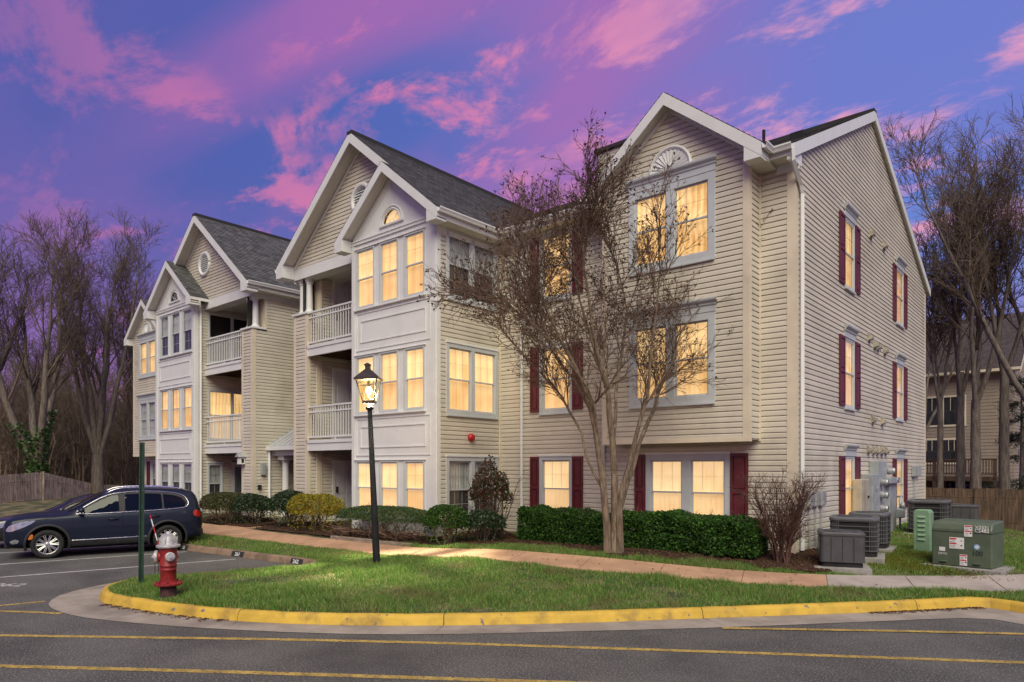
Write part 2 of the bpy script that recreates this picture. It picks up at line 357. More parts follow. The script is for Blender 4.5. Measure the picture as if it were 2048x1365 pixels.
class MB:
    def __init__(s): s.v, s.f, s.uv = [], [], []
    def add(s, pts, faces):
        o = len(s.v); s.v += [tuple(p) for p in pts]; s.f += [tuple(i + o for i in f) for f in faces]; return s
    def box(s, x0, x1, y0, y1, z0, z1):
        return s.add([(x0, y0, z0), (x1, y0, z0), (x1, y1, z0), (x0, y1, z0), (x0, y0, z1), (x1, y0, z1), (x1, y1, z1), (x0, y1, z1)],
                     [(0, 3, 2, 1), (4, 5, 6, 7), (0, 1, 5, 4), (1, 2, 6, 5), (2, 3, 7, 6), (3, 0, 4, 7)])
    def fb(s, F, u0, u1, w0, w1, z0, z1):
        P = [F.p(u0, w0, z0), F.p(u1, w0, z0), F.p(u1, w1, z0), F.p(u0, w1, z0), F.p(u0, w0, z1), F.p(u1, w0, z1), F.p(u1, w1, z1), F.p(u0, w1, z1)]
        return s.add(P, [(0, 3, 2, 1), (4, 5, 6, 7), (0, 1, 5, 4), (1, 2, 6, 5), (2, 3, 7, 6), (3, 0, 4, 7)])
    def prism(s, pts, off):
        n = len(pts); P = [Vector(p) for p in pts]; Q = [p + Vector(off) for p in P]
        return s.add(P + Q, [tuple(range(n))[::-1], tuple(range(n, 2 * n))] + [(i, (i + 1) % n, (i + 1) % n + n, i + n) for i in range(n)])
    def quad(s, a, b, c, d): return s.add([a, b, c, d], [(0, 1, 2, 3)])
    def lathe(s, prof, n=20, c=(0, 0, 0), axis='Z', a0=0, a1=None):
        P, Fc = [], []; full = a1 is None; a1 = a1 if a1 is not None else 2 * math.pi
        for r, z in prof:
            for i in range(n):
                a = a0 + (a1 - a0) * i / (n if full else n - 1)
                x, y = r * math.cos(a), r * math.sin(a)
                P.append({'Z': (c[0] + x, c[1] + y, c[2] + z), 'X': (c[0] + z, c[1] + x, c[2] + y), 'Y': (c[0] + x, c[1] + z, c[2] + y)}[axis])
        for k in range(len(prof) - 1):
            for i in range(n if full else n - 1):
                j = (i + 1) % n
                Fc.append((k * n + i, k * n + j, (k + 1) * n + j, (k + 1) * n + i))
        return s.add(P, Fc)
    def tube(s, path, r, n=8, cap=True):
        path = [Vector(p) for p in path]; m = len(path)
        rr = r if hasattr(r, '__len__') else [r] * m
        P, Fc = [], []; ref = None
        for k in range(m):
            t = (path[min(k + 1, m - 1)] - path[max(k - 1, 0)]).normalized()
            if ref is None: ref = Vector((0, 0, 1)) if abs(t.z) < 0.9 else Vector((1, 0, 0))
            a = t.cross(ref).normalized(); b = a.cross(t).normalized(); ref = b
            for i in range(n):
                an = 2 * math.pi * i / n
                P.append(path[k] + (a * math.cos(an) + b * math.sin(an)) * rr[k])
        for k in range(m - 1):
            for i in range(n):
                j = (i + 1) % n
                Fc.append((k * n + i, k * n + j, (k + 1) * n + j, (k + 1) * n + i))
        if cap: Fc += [tuple(range(n))[::-1], tuple(range((m - 1) * n, m * n))]
        return s.add(P, Fc)

class Fr:
    """wall frame: u along the wall, w outwards, z up"""
    def __init__(s, kind, at): s.k, s.a = kind, at
    def p(s, u, w, z):
        return (u, s.a - w, z) if s.k == 'front' else ((s.a + w, u, z) if s.k == 'right' else (s.a - w, u, z))

def link(name, me, parent=None):
    o = bpy.data.objects.new(name, me); COL.objects.link(o); o.parent = parent; return o

def obj(name, mb, mat, parent=None, smooth=False, bevel=0, label=None):
    me = bpy.data.meshes.new(name)
    me.from_pydata([(x - ORG.x, y - ORG.y, z - ORG.z) for x, y, z in mb.v], [], mb.f)
    if mb.uv:
        ul = me.uv_layers.new(name='uv'); ul.data.foreach_set('uv', np.array(mb.uv, 'f').ravel())
    me.materials.append(MATS[mat])
    if smooth: me.polygons.foreach_set('use_smooth', np.ones(len(me.polygons), bool))
    me.update()
    o = link(name, me, parent)
    if bevel:
        b = o.modifiers.new('bevel', 'BEVEL'); b.width = bevel; b.segments = 2; b.limit_method = 'ANGLE'; b.angle_limit = R(40)
    if label: o['label'] = label
    return o

def np_mesh(name, V, faces, mat, parent=None, smooth=False):
    """V (n,3); faces: list of (m,k) int arrays"""
    me = bpy.data.meshes.new(name); V = np.asarray(V, np.float32)
    me.vertices.add(len(V)); me.vertices.foreach_set('co', V.ravel())
    loops = np.concatenate([f.ravel() for f in faces]).astype(np.int32)
    tot = np.concatenate([np.full(len(f), f.shape[1], np.int32) for f in faces])
    st = np.concatenate([[0], np.cumsum(tot)[:-1]]).astype(np.int32)
    me.loops.add(len(loops)); me.loops.foreach_set('vertex_index', loops)
    me.polygons.add(len(tot)); me.polygons.foreach_set('loop_start', st)
    try: me.polygons.foreach_set('loop_total', tot)
    except Exception: pass
    if smooth: me.polygons.foreach_set('use_smooth', np.ones(len(tot), bool))
    me.materials.append(MATS[mat]); me.update(calc_edges=True); me.validate()
    return link(name, me, parent)

def thing(name, label, cat, loc=(0, 0, 0), rot=(0, 0, 0), group=None):
    o = bpy.data.objects.new(name, None); COL.objects.link(o); o.empty_display_size = 0.3
    o.location = loc; o.rotation_euler = rot; o['label'] = label; o['category'] = cat
    if group: o['group'] = group
    return o

def tag(o, label, cat, group=None):
    o['label'] = label; o['category'] = cat
    if group: o['group'] = group
    return o

def struct(o, kind='structure', label=None):
    o['kind'] = kind
    if label: o['label'] = label
    return o

def dup(root, loc, rotz, label, group, scale=1.0):
    r = root.copy(); COL.objects.link(r); r.location = loc; r.rotation_euler = (0, 0, rotz); r.scale = (scale,) * 3
    r['label'] = label; r['group'] = group
    for ch in list(root.children):
        c = ch.copy(); COL.objects.link(c); c.parent = r
        for g in list(ch.children):
            d = g.copy(); COL.objects.link(d); d.parent = c
    return r

def text_mesh(name, body, size, mat, mw, parent=None, extrude=0.001, bold=0.0, sx=1.0):
    cu = bpy.data.curves.new(name, 'FONT'); cu.body = body; cu.size = size; cu.align_x = 'CENTER'; cu.align_y = 'CENTER'
    cu.extrude = extrude; cu.offset = bold; cu.resolution_u = 3
    t = bpy.data.objects.new(name, cu); COL.objects.link(t)
    dg = bpy.context.evaluated_depsgraph_get()
    me = bpy.data.meshes.new_from_object(t.evaluated_get(dg)); bpy.data.objects.remove(t); bpy.data.curves.remove(cu)
    me.transform(Matrix.Diagonal((sx, 1, 1, 1))); me.transform(mw); me.materials.clear(); me.materials.append(MATS[mat]); me.name = name
    return link(name, me, parent)

# ------------------------------------------------------------------ trees (vectorised)
def nrm(a): return a / np.maximum(np.linalg.norm(a, axis=-1, keepdims=True), 1e-9)

def grow(stems, specs, rng):
    """stems: list of (P (n,3), R (n,)); returns [(P (N,n,3), R (N,n))] per level"""
    n0 = stems[0][0].shape[0]
    levels = [(np.stack([s[0] for s in stems]), np.stack([s[1] for s in stems]))]
    for sp in specs:
        P, Rr = levels[sp.get('src', len(levels) - 1)]
        Np, n, _ = P.shape; k = sp['k']
        idx = np.repeat(np.arange(Np), k); C = len(idx)
        t = sp.get('t0', .3) + (1 - sp.get('t0', .3)) * ((np.tile(np.arange(k), Np) + rng.random(C)) / k)
        fi = np.clip(t * (n - 1), 0, n - 1.001); i0 = fi.astype(int); fr = (fi - i0)[:, None]
        p0 = P[idx, i0] * (1 - fr) + P[idx, i0 + 1] * fr
        r0 = Rr[idx, i0] * (1 - fr[:, 0]) + Rr[idx, i0 + 1] * fr[:, 0]
        tan = nrm(P[idx, i0 + 1] - P[idx, i0])
        rv = nrm(rng.normal(size=(C, 3))); perp = nrm(rv - (rv * tan).sum(-1, keepdims=True) * tan)
        ang = sp['ang'] + rng.normal(size=(C, 1)) * sp.get('dang', .18)
        d = nrm(tan * np.cos(ang) + perp * np.sin(ang) + np.array([0, 0, sp.get('up', 0)]))
        plen = np.linalg.norm(np.diff(P, axis=1), axis=-1).sum(1)[idx]
        ln = sp['len'] * rng.uniform(.6, 1.3, C) * (1 - sp.get('tap', .35) * t)
        if sp.get('rel'): ln = ln * plen
        m = sp.get('n', 4); r1 = np.maximum(r0 * sp.get('rr', .6), sp.get('rmin', .003))
        Q = np.zeros((C, m, 3)); Q[:, 0] = p0
        for j in range(1, m):
            Q[:, j] = Q[:, j - 1] + d * (ln / (m - 1))[:, None]
            d = nrm(d + np.array([0, 0, sp.get('curl', .05)]) + rng.normal(size=(C, 3)) * sp.get('wob', .12))
        levels.append((Q, r1[:, None] * np.linspace(1, sp.get('end', .4), m)[None]))
    return levels

def tubes(levels, sides):
    VV, FF, off = [], [], 0
    for (P, Rr), s in zip(levels, sides):
        if not s: continue
        Np, n, _ = P.shape
        T = np.gradient(P, axis=1); T = nrm(T)
        ref = np.where(np.abs(T[:, :1, 2:3]) < .8, np.array([0, 0, 1.]), np.array([1., 0, 0]))
        ref = np.broadcast_to(ref, T.shape)
        A = nrm(np.cross(T, ref)); B = np.cross(T, A)
        an = np.arange(s) * 2 * np.pi / s
        V = P[:, :, None] + (A[:, :, None] * np.cos(an)[:, None] + B[:, :, None] * np.sin(an)[:, None]) * Rr[:, :, None, None]
        base = (np.arange(Np) * n * s)[:, None, None] + (np.arange(n - 1) * s)[None, :, None]
        i = np.arange(s)[None, None]; j = (np.arange(s) + 1) % s; j = j[None, None]
        q = np.stack([base + i, base + j, base + j + s, base + i + s], -1).reshape(-1, 4) + off
        VV.append(V.reshape(-1, 3)); FF.append(q); off += Np * n * s
    return np.concatenate(VV), [np.concatenate(FF)]

def leaves(P, size, rng, flat=0.0, aspect=0.6, nor=None):
    """one small quad per point"""
    n = len(P); a = nrm(rng.normal(size=(n, 3)))
    if nor is not None: a = nrm(a + nor * flat)
    b = nrm(np.cross(a, rng.normal(size=(n, 3)))); c = np.cross(a, b)
    s = size * rng.uniform(.6, 1.35, (n, 1))
    V = np.stack([P - b * s, P + c * s * aspect + a * s * .15, P + b * s, P - c * s * aspect + a * s * .15], 1).reshape(-1, 3)
    return V, np.arange(4 * n).reshape(-1, 4)

def chips(P, size, rng):
    n = len(P); T = np.array([[1, 1, 1], [1, -1, -1], [-1, 1, -1], [-1, -1, 1]], float)
    s = size * rng.uniform(.5, 1.4, (n, 1, 1))
    V = P[:, None] + T[None] * s + rng.normal(size=(n, 4, 3)) * s * .3
    f = np.array([[0, 1, 2], [0, 3, 1], [0, 2, 3], [1, 3, 2]])
    return V.reshape(-1, 3), (np.arange(n)[:, None, None] * 4 + f[None]).reshape(-1, 3)

def merge(*parts):
    V, F, o = [], [], 0
    for v, fs in parts:
        V.append(v)
        for f in (fs if isinstance(fs, list) else [fs]): F.append(f + o)
        o += len(v)
    return np.concatenate(V), F

def stem(pts, rads, n=12, rng=None, wob=0.0):
    """resample a polyline (Catmull-Rom) to n points"""
    P = np.array(pts, float); m = len(P); Q = np.vstack([2 * P[0] - P[1], P, 2 * P[-1] - P[-2]])
    u = np.linspace(0, m - 1.0001, n); i = u.astype(int); f = (u - i)[:, None]
    a, b, c, d = Q[i], Q[i + 1], Q[i + 2], Q[i + 3]
    X = .5 * ((2 * b) + (c - a) * f + (2 * a - 5 * b + 4 * c - d) * f ** 2 + (3 * b - a - 3 * c + d) * f ** 3)
    if rng is not None and wob: X[1:] += rng.normal(size=(n - 1, 3)) * wob
    return X, np.interp(np.linspace(0, 1, n), np.linspace(0, 1, len(rads)), rads)
# ------------------------------------------------------------------ ground
KERB = [(-34, 6.9), (-24, 7.6), (-19, 8.04), (-17.1, 8.22), (-15.6, 8.36), (-14.4, 8.47), (-13.5, 8.56), (-13.0, 8.5), (-12.8, 8.2), (-12.98, 7.3), (-13.5, 6.1), (-13.75, 5.4), (-13.65, 4.95),
        (-13.4, 4.55), (-13.0, 4.27), (-12.4, 4.08), (-11.85, 4.10), (-10.4, 4.43), (-9.27, 4.85), (-7.93, 5.68), (-6.81, 6.65), (-5.61, 7.88),
        (-4.42, 9.32), (-2.7, 11.29), (-1.62, 12.72), (-1.42, 12.95), (-1.15, 12.95), (-.88, 12.81), (1.5, 11.4), (8, 7.6)]

def smooth_path(P, step=0.25):
    """round the corners a little, resample evenly"""
    P = np.array(P, float)
    for _ in range(2):
        Q = [P[0]]
        for a, b in zip(P[:-1], P[1:]): Q += [a * .75 + b * .25, a * .25 + b * .75]
        P = np.array(Q + [P[-1]])
    s = np.concatenate([[0], np.cumsum(np.linalg.norm(np.diff(P, axis=0), axis=1))])
    u = np.linspace(0, s[-1], int(s[-1] / step) + 1)
    return np.stack([np.interp(u, s, P[:, 0]), np.interp(u, s, P[:, 1])], 1), u

KP, KS = smooth_path(KERB)
_t = np.gradient(KP, axis=0); _t = _t / np.linalg.norm(_t, axis=1, keepdims=True)
KN = np.stack([-_t[:, 1], _t[:, 0]], 1)          # towards the lawn
def koff(d): return KP + KN * d

def sstp(a, b, x):
    t = np.clip((x - a) / (b - a), 0, 1); return t * t * (3 - 2 * t)

def kdist(x, y):
    x = np.atleast_1d(np.asarray(x, float)); y = np.atleast_1d(np.asarray(y, float)); m = np.full(x.shape, 1e9)
    Kc = KP[::2]
    for i in range(0, len(x), 20000):
        X, Y = x[i:i + 20000, None], y[i:i + 20000, None]
        m[i:i + 20000] = np.sqrt((X - Kc[None, :, 0]) ** 2 + (Y - Kc[None, :, 1]) ** 2).min(1)
    return m

def zt(x, y):
    x = np.asarray(x, float); y = np.asarray(y, float); sh = x.shape
    t = kdist(x.ravel(), y.ravel()).reshape(sh) if sh else kdist(x, y)[0]
    return .135 + .3 * sstp(0, 4.5, t) - .5 * sstp(-4.6, -1.5, x) * sstp(15, 28, y)

def inpoly(x, y, poly):
    c = np.zeros(x.shape, bool); n = len(poly)
    for i in range(n):
        x0, y0 = poly[i]; x1, y1 = poly[(i + 1) % n]
        cond = ((y0 > y) != (y1 > y)) & (x < (x1 - x0) * (y - y0) / ((y1 - y0) + 1e-12) + x0)
        c ^= cond
    return c

def sheet(name, poly, grid, zf, mat, extra=None, parent=None):
    """constrained triangulation of a polygon with inner grid points"""
    P = [Vector((float(a), float(b))) for a, b in poly]; n = len(P)
    if grid is not None and len(grid):
        g = np.asarray(grid); g = g[inpoly(g[:, 0], g[:, 1], poly)]
        P += [Vector((float(a), float(b))) for a, b in g]
    vo, eo, fo, *_ = geometry.delaunay_2d_cdt(P, [(i, (i + 1) % n) for i in range(n)], [], 1, 1e-5)
    X = np.array([v.x for v in vo]); Y = np.array([v.y for v in vo])
    Z = zf(X, Y)
    me = bpy.data.meshes.new(name)
    F = []
    for f in fo:
        a, b, c = f[:3]
        s = (X[b] - X[a]) * (Y[c] - Y[a]) - (X[c] - X[a]) * (Y[b] - Y[a])
        F.append(tuple(f) if s > 0 else tuple(f)[::-1])
    me.from_pydata(list(zip(X, Y, Z)), [], F); me.materials.append(MATS[mat])
    me.polygons.foreach_set('use_smooth', np.ones(len(F), bool)); me.update()
    return link(name, me, parent)

def gridpts(x0, x1, y0, y1, st):
    gx, gy = np.meshgrid(np.arange(x0, x1, st), np.arange(y0, y1, st))
    rr = np.random.default_rng(3); return np.stack([gx.ravel(), gy.ravel()], 1) + rr.uniform(-.05, .05, (gx.size, 2))

far = struct(obj('ground', MB().quad((-900, -900, -1.2), (900, -900, -1.2), (900, 900, -1.2), (-900, 900, -1.2)), 'forest_floor'))
asph = [tuple(p) for p in koff(.08)] + [(60, -20), (60, -90), (-140, -90), (-140, 6.0)]
road = struct(sheet('road', asph, None, lambda x, y: x * 0, 'asphalt'))
lawn_poly = [tuple(p) for p in koff(.13)] + [(40, 10), (60, 40), (60, 120), (-140, 120), (-140, 6.2), (-60, 6.4)]
g1 = gridpts(-24, 6, 4, 18, .55); g2 = gridpts(-60, 40, 4, 60, 2.5)
g2 = g2[~((g2[:, 0] > -24) & (g2[:, 0] < 6) & (g2[:, 1] < 18))]
g3 = gridpts(-4.6, 4, 18.2, 30, .9); g2 = g2[~((g2[:, 0] > -5) & (g2[:, 0] < 4.5) & (g2[:, 1] < 30.5))]
lawn = struct(sheet('lawn', lawn_poly, np.vstack([g1, g2, g3]), zt, 'soil'))

# kerb: cast in lengths, the island painted yellow
PROF = [(0.0, -.10), (0.0, .012), (.030, .105), (.045, .132), (.070, .147), (.10, .150), (.150, .148), (.165, .135), (.165, -.10)]
def kerb_piece(i0, i1, parent, mat, gap=0.006):
    mb = MB(); n = len(PROF); rng = np.random.default_rng(i0)
    for k in range(i0, i1 + 1):
        p, nn, tt = KP[k], KN[k], _t[k]
        sh = gap if k == i0 else (-gap if k == i1 else 0)
        wob = rng.normal() * .003
        for d, z in PROF:
            q = p + nn * (d + wob * (z > 0)) + tt * sh; mb.v.append((q[0], q[1], z + (wob if z > .1 else 0)))
    for k in range(i1 - i0):
        for j in range(n - 1): mb.f.append((k * n + j, k * n + j + 1, (k + 1) * n + j + 1, (k + 1) * n + j)[::-1])
    mb.f += [tuple(range(n)), tuple(range((i1 - i0) * n, (i1 - i0 + 1) * n))[::-1]]
    return obj('kerb_segment', mb, mat, parent, smooth=False)
ikey = lambda x, y: int(((KP - np.array([x, y])) ** 2).sum(1).argmin())
kb = bpy.data.objects.new('kerb', None); COL.objects.link(kb); struct(kb, label='concrete kerb, painted yellow round the grass island and bare by the stalls')
i_y = ikey(-13.75, 5.6); cuts = [0]
brown = [ikey(-28, 7.3), ikey(-24, 7.6), ikey(-21, 7.87), ikey(-18.0, 8.12), ikey(-15.2, 8.4), ikey(-12.85, 8.1), i_y]
yellow = [ikey(-12.0, 4.1), ikey(-9.27, 4.85), ikey(-6.81, 6.65), ikey(-4.42, 9.32), ikey(-2.2, 11.95), ikey(-.95, 12.85), ikey(1.5, 11.4), len(KP) - 1]
a = 0
for b in brown: kerb_piece(a, b, kb, 'kerb_brown'); a = b
for b in yellow: kerb_piece(a, b, kb, 'kerb_yellow'); a = b

# gutter apron in front of the yellow kerb
GO = [(-13.75, 6.7), (-14.36, 5.6), (-14.3, 5.1), (-14.15, 4.65), (-13.75, 4.0), (-13.2, 3.6), (-12.5, 3.38), (-11.41, 3.43), (-10.07, 3.95), (-8.79, 4.6), (-7.48, 5.43), (-6.49, 6.29), (-5.34, 7.49),
      (-3.91, 9.02), (-2.7, 10.46), (-1.55, 11.85), (-1.2, 12.08), (-.82, 11.92), (1.3, 10.7), (7.6, 7.0)]
GP, _ = smooth_path(GO, .4)
gi0 = ikey(-13.2, 6.8); gl = koff(.02)[gi0:]
gut = bpy.data.objects.new('gutter', None); COL.objects.link(gut); struct(gut, label='pale concrete gutter along the yellow kerb')
joints = [(-13.25, 6.7), (-13.72, 5.5), (-11.9, 4.1), (-9.27, 4.85), (-6.81, 6.65), (-4.42, 9.32), (-2.2, 11.95), (1.4, 11.45), (8, 7.6)]
for (xa, ya), (xb, yb) in zip(joints[:-1], joints[1:]):
    ia, ib = ikey(xa, ya), ikey(xb, yb)
    inner = koff(.02)[ia:ib + 1]
    ja = int(((GP - inner[0]) ** 2).sum(1).argmin()); jb = int(((GP - inner[-1]) ** 2).sum(1).argmin())
    if ya == 6.7: ja = 0
    outer = GP[ja:jb + 1]
    pl = [tuple(p) for p in inner] + [tuple(p) for p in outer[::-1]]
    pl[0] = tuple(np.array(pl[0]) + _t[ia] * .006); pl[len(inner) - 1] = tuple(np.array(pl[len(inner) - 1]) - _t[ib] * .006)
    sheet('gutter_slab', pl, None, lambda x, y: x * 0 + .006, 'gutter', parent=gut)

# sidewalk slabs
SW = [(-27.5, 10.4, -26.8, 9.15), (-22.88, 10.5, -21.6, 9.42), (-20.95, 10.5, -19.46, 9.45), (-18.4, 10.5, -17.32, 9.6), (-15.75, 10.6, -14.91, 9.75), (-14.68, 10.66, -13.8, 9.85), (-12.79, 10.73, -11.81, 9.8),
      (-10.89, 10.72, -9.88, 9.57), (-9.7, 10.9, -8.89, 9.8), (-8.5, 11.05, -7.88, 10.0), (-7.49, 11.36, -6.89, 10.36), (-6.53, 11.63, -6.09, 10.74), (-5.65, 11.92, -5.29, 11.1),
      (-4.84, 12.30, -4.55, 11.45), (-4.17, 12.7, -3.89, 11.84), (-3.44, 13.28, -3.19, 12.37), (-2.43, 14.2, -2.0, 13.2), (-1.04, 15.2, -.75, 14.05), (3.0, 17.2, 3.3, 16.0), (9, 19, 9.3, 17.8)]
swa = np.array(SW)
sw_b, _ = smooth_path(swa[:, :2], .1); sw_f, _ = smooth_path(swa[:, 2:], .1)
uB = np.linspace(0, 1, 400); 
def along(P, u):
    s = np.concatenate([[0], np.cumsum(np.linalg.norm(np.diff(P, axis=0), axis=1))]); s /= s[-1]
    return np.stack([np.interp(u, s, P[:, 0]), np.interp(u, s, P[:, 1])], -1)
walk = bpy.data.objects.new('sidewalk', None); COL.objects.link(walk); struct(walk, label='concrete sidewalk, stained tan on the left and grey on the right')
NS = 27
sw_poly = [tuple(p) for p in sw_b] + [tuple(p) for p in sw_f[::-1]]
for i in range(NS):
    ua, ub = i / NS + .00012, (i + 1) / NS - .00012
    us = np.linspace(ua, ub, 6); B, F_ = along(sw_b, us), along(sw_f, us)
    mb = MB()
    for q in range(6):
        for w in np.linspace(0, 1, 4):
            p = B[q] * (1 - w) + F_[q] * w; mb.v.append((p[0], p[1], float(zt(p[0], p[1])) + .022))
        mb.v.append((B[q][0], B[q][1], -.1)); mb.v.append((F_[q][0], F_[q][1], -.1))
    for q in range(5):
        o, o2 = q * 6, q * 6 + 6
        mb.f += [(o + k, o + k + 1, o2 + k + 1, o2 + k) for k in range(3)] + [(o + 4, o, o2, o2 + 4), (o + 3, o + 5, o2 + 5, o2 + 3)]
    mb.f += [(0, 4, 5, 3), (30, 33, 35, 34)]
    mid = along(sw_b, np.array([(ua + ub) / 2]))[0]
    obj('sidewalk_slab', mb, 'walk_tan' if mid[0] < -3.95 else 'walk_grey', walk)
# path from the sidewalk to the porch
mb = MB()
for (xa, xb, ya, yb) in [(-21.3, -19.7, 10.46, 12.2), (-22.4, -20.0, 12.21, 14.6)]:
    mb.quad((xa, ya, .345), (xb, ya, .345), (xb, yb, .40), (xa, yb, .40))
    mb.quad((xa, ya, .1), (xb, ya, .1), (xb, ya, .345), (xa, ya, .345)); mb.quad((xb, ya, .1), (xb, yb, .1), (xb, yb, .40), (xb, ya, .345))
struct(obj('entrance_path', mb, 'walk_tan'))

# mulch beds
def bed(name, poly, h=.035, chipn=0, seed=1):
    c = np.array(poly).mean(0)
    gx = gridpts(min(p[0] for p in poly), max(p[0] for p in poly), min(p[1] for p in poly), max(p[1] for p in poly), .3)
    o = struct(sheet(name, poly, gx, lambda x, y: zt(x, y) + h, 'mulch'))
    rng = np.random.default_rng(seed)
    lo, hi = np.array(poly).min(0), np.array(poly).max(0)
    P = rng.uniform(lo, hi, (chipn * 2, 2)); P = P[inpoly(P[:, 0], P[:, 1], poly)]
    if len(P):
        z = zt(P[:, 0], P[:, 1]) + h + rng.uniform(0, .02, len(P))
        V, F = chips(np.column_stack([P, z]), .014, rng)
        struct(np_mesh('mulch_chips', V, [F], 'chip', o), 'stuff')
    return poly
BEDS = [bed('mulch_bed', [(-23.6, 10.62), (-19.9, 10.62), (-19.75, 11.6), (-21.2, 12.2), (-24.5, 12.2)], chipn=2500, seed=1),
        bed('mulch_bed', [(-19.5, 10.62), (-15.9, 10.8), (-12.7, 10.95), (-10.6, 11.2), (-9.9, 12.1), (-12.7, 14.3), (-19.5, 12.2)], chipn=6000, seed=2),
        bed('mulch_bed', [(-10.9, 12.1), (-8.3, 11.75), (-7.4, 11.62), (-6.6, 11.95), (-5.2, 12.75), (-5.0, 14.3), (-11.5, 14.3)], chipn=5000, seed=3),
        bed('mulch_bed', [(-5.3, 12.75), (-4.75, 12.65), (-4.0, 12.98), (-3.75, 13.3), (-3.9, 14.6), (-4.6, 15.2), (-5.3, 14.2)], chipn=5000, seed=4)]

# painted lines
def line(name, pts, w, mat, z=.004, parent=None):
    P, _ = smooth_path(pts, .5) if len(pts) > 2 else (np.array(pts, float), 0)
    t = np.gradient(P, axis=0); t /= np.linalg.norm(t, axis=1, keepdims=True); n = np.stack([-t[:, 1], t[:, 0]], 1)
    mb = MB()
    for p, q in zip(P, n): mb.v += [(p[0] + q[0] * w / 2, p[1] + q[1] * w / 2, z), (p[0] - q[0] * w / 2, p[1] - q[1] * w / 2, z)]
    mb.f = [(2 * i, 2 * i + 1, 2 * i + 3, 2 * i + 2)[::-1] for i in range(len(P) - 1)]
    return struct(obj(name, mb, mat, parent))
line('yellow_line', [(-16, -1.4), (-10.9, 2.42), (-7.24, 5.26), (-3.64, 7.67), (-.66, 9.6), (4, 12.6)], .11, 'line_yellow')
line('yellow_line', [(-14, -1.5), (-8.21, 2.81), (-6.01, 4.36), (-4.7, 5.27), (2, 9.9)], .11, 'line_yellow')
line('yellow_line', [(-3.92, 8.95), (-.78, 11.27), (2.5, 13.2)], .11, 'line_yellow', z=.010)
line('yellow_line', [(-13.75, 1.2), (-13.26, 2.94), (-13.12, 3.52)], .10, 'line_yellow')
line('yellow_line', [(-15.6, .6), (-12.8, 2.84), (-11.85, 3.38)], .10, 'line_yellow')
sd_ = np.array([.215, .977])
for (x, y, ln) in [(-15.7, 8.1, 4.9), (-18.05, 7.98, 4.9), (-20.75, 7.6, 4.9), (-23.4, 7.3, 4.9), (-26, 7.0, 4.9)]:
    a_, b_ = np.array([x, y]), np.array([x, y]) - sd_ * ln
    line('stall_line', [tuple(a_), tuple(b_)], .10, 'line_white')
# faded stencil on the asphalt at the end of the stall
mw = Matrix.Translation((-15.45, 3.55, .005)) @ Matrix.Rotation(R(38), 4, 'Z')
s_ = text_mesh('stall_stencil', '262', .42, 'line_white', mw, None, .0005, .006); struct(s_)
# ------------------------------------------------------------------ the apartment building
XM = -21.22
XR, Y0, X1, Y1, YP = -4.73, 14.32, -12.77, 11.89, 12.28
XPL, XPI, XBL = -19.88, -19.17, -16.26
YREAR, YRIDGE, ZRIDGE, ZEAVE = 27.8, 20.3, 11.78, 8.62
BX0, BX1, YB, ZBOX = -8.95, -5.46, 13.74, 2.80
SLOPE = .81
ORG = Vector((XM, 14.0, .40))
bld = thing('apartment_building', 'three storey cream vinyl sided apartment building with white bays and lit windows', 'building', ORG)
def mx(x): return 2 * XM - x
def boxes(name, mb, mat, parent):
    """one object per box of the builder"""
    for k in range(len(mb.v) // 8):
        q = MB(); q.add(mb.v[8 * k:8 * k + 8], [(0, 3, 2, 1), (4, 5, 6, 7), (0, 1, 5, 4), (1, 2, 6, 5), (2, 3, 7, 6), (3, 0, 4, 7)]); obj(name, q, mat, parent)

SID = []
def wall(F, u0, u1, z0, z1, openings=(), lo=None, hi=None, back=.28, name='wall'):
    """backing sheet plus siding boards cut round the openings"""
    mb = MB()
    steps = [z0, z1] if lo is None else list(np.linspace(z0, z1, 14))
    L_ = lo or (lambda z: u0); H_ = hi or (lambda z: u1)
    for a, b in zip(steps[:-1], steps[1:]):
        mb.add([F.p(L_(a) + .02, -back, a), F.p(H_(a) - .02, -back, a), F.p(H_(b) - .02, -back, b), F.p(L_(b) + .02, -back, b)], [(0, 1, 2, 3)])
    wp = obj(name, mb, 'interior', bld)
    z = z0; EX = .115
    while z < z1 - .02:
        zt_ = min(z + EX, z1); zm = (z + zt_) / 2
        segs = [(L_(zm), H_(zm))]
        for (a, b, c, d) in openings:
            if c < zm < d:
                ns = []
                for s0, s1 in segs:
                    if b <= s0 or a >= s1: ns.append((s0, s1)); continue
                    if a > s0: ns.append((s0, a))
                    if b < s1: ns.append((b, s1))
                segs = ns
        for s0, s1 in segs:
            if s1 - s0 > .03:
                SID.append((F, s0, s1, z, zt_ - z, wp))
        z += EX
    return wp

BPROF = [(0, -.012), (0, .026), (.64, .023), (.78, .015), (.87, .003), (1.0, .001)]
def board(mb, F, s0, s1, z, h):
    n = len(BPROF); pts = []
    for u in (s0, s1):
        pts += [F.p(u, w, z + dz * h) for dz, w in BPROF]
    fl = [(i, i + 1, i + 1 + n, i + n) for i in range(n - 1)]
    mb.add(pts, fl)

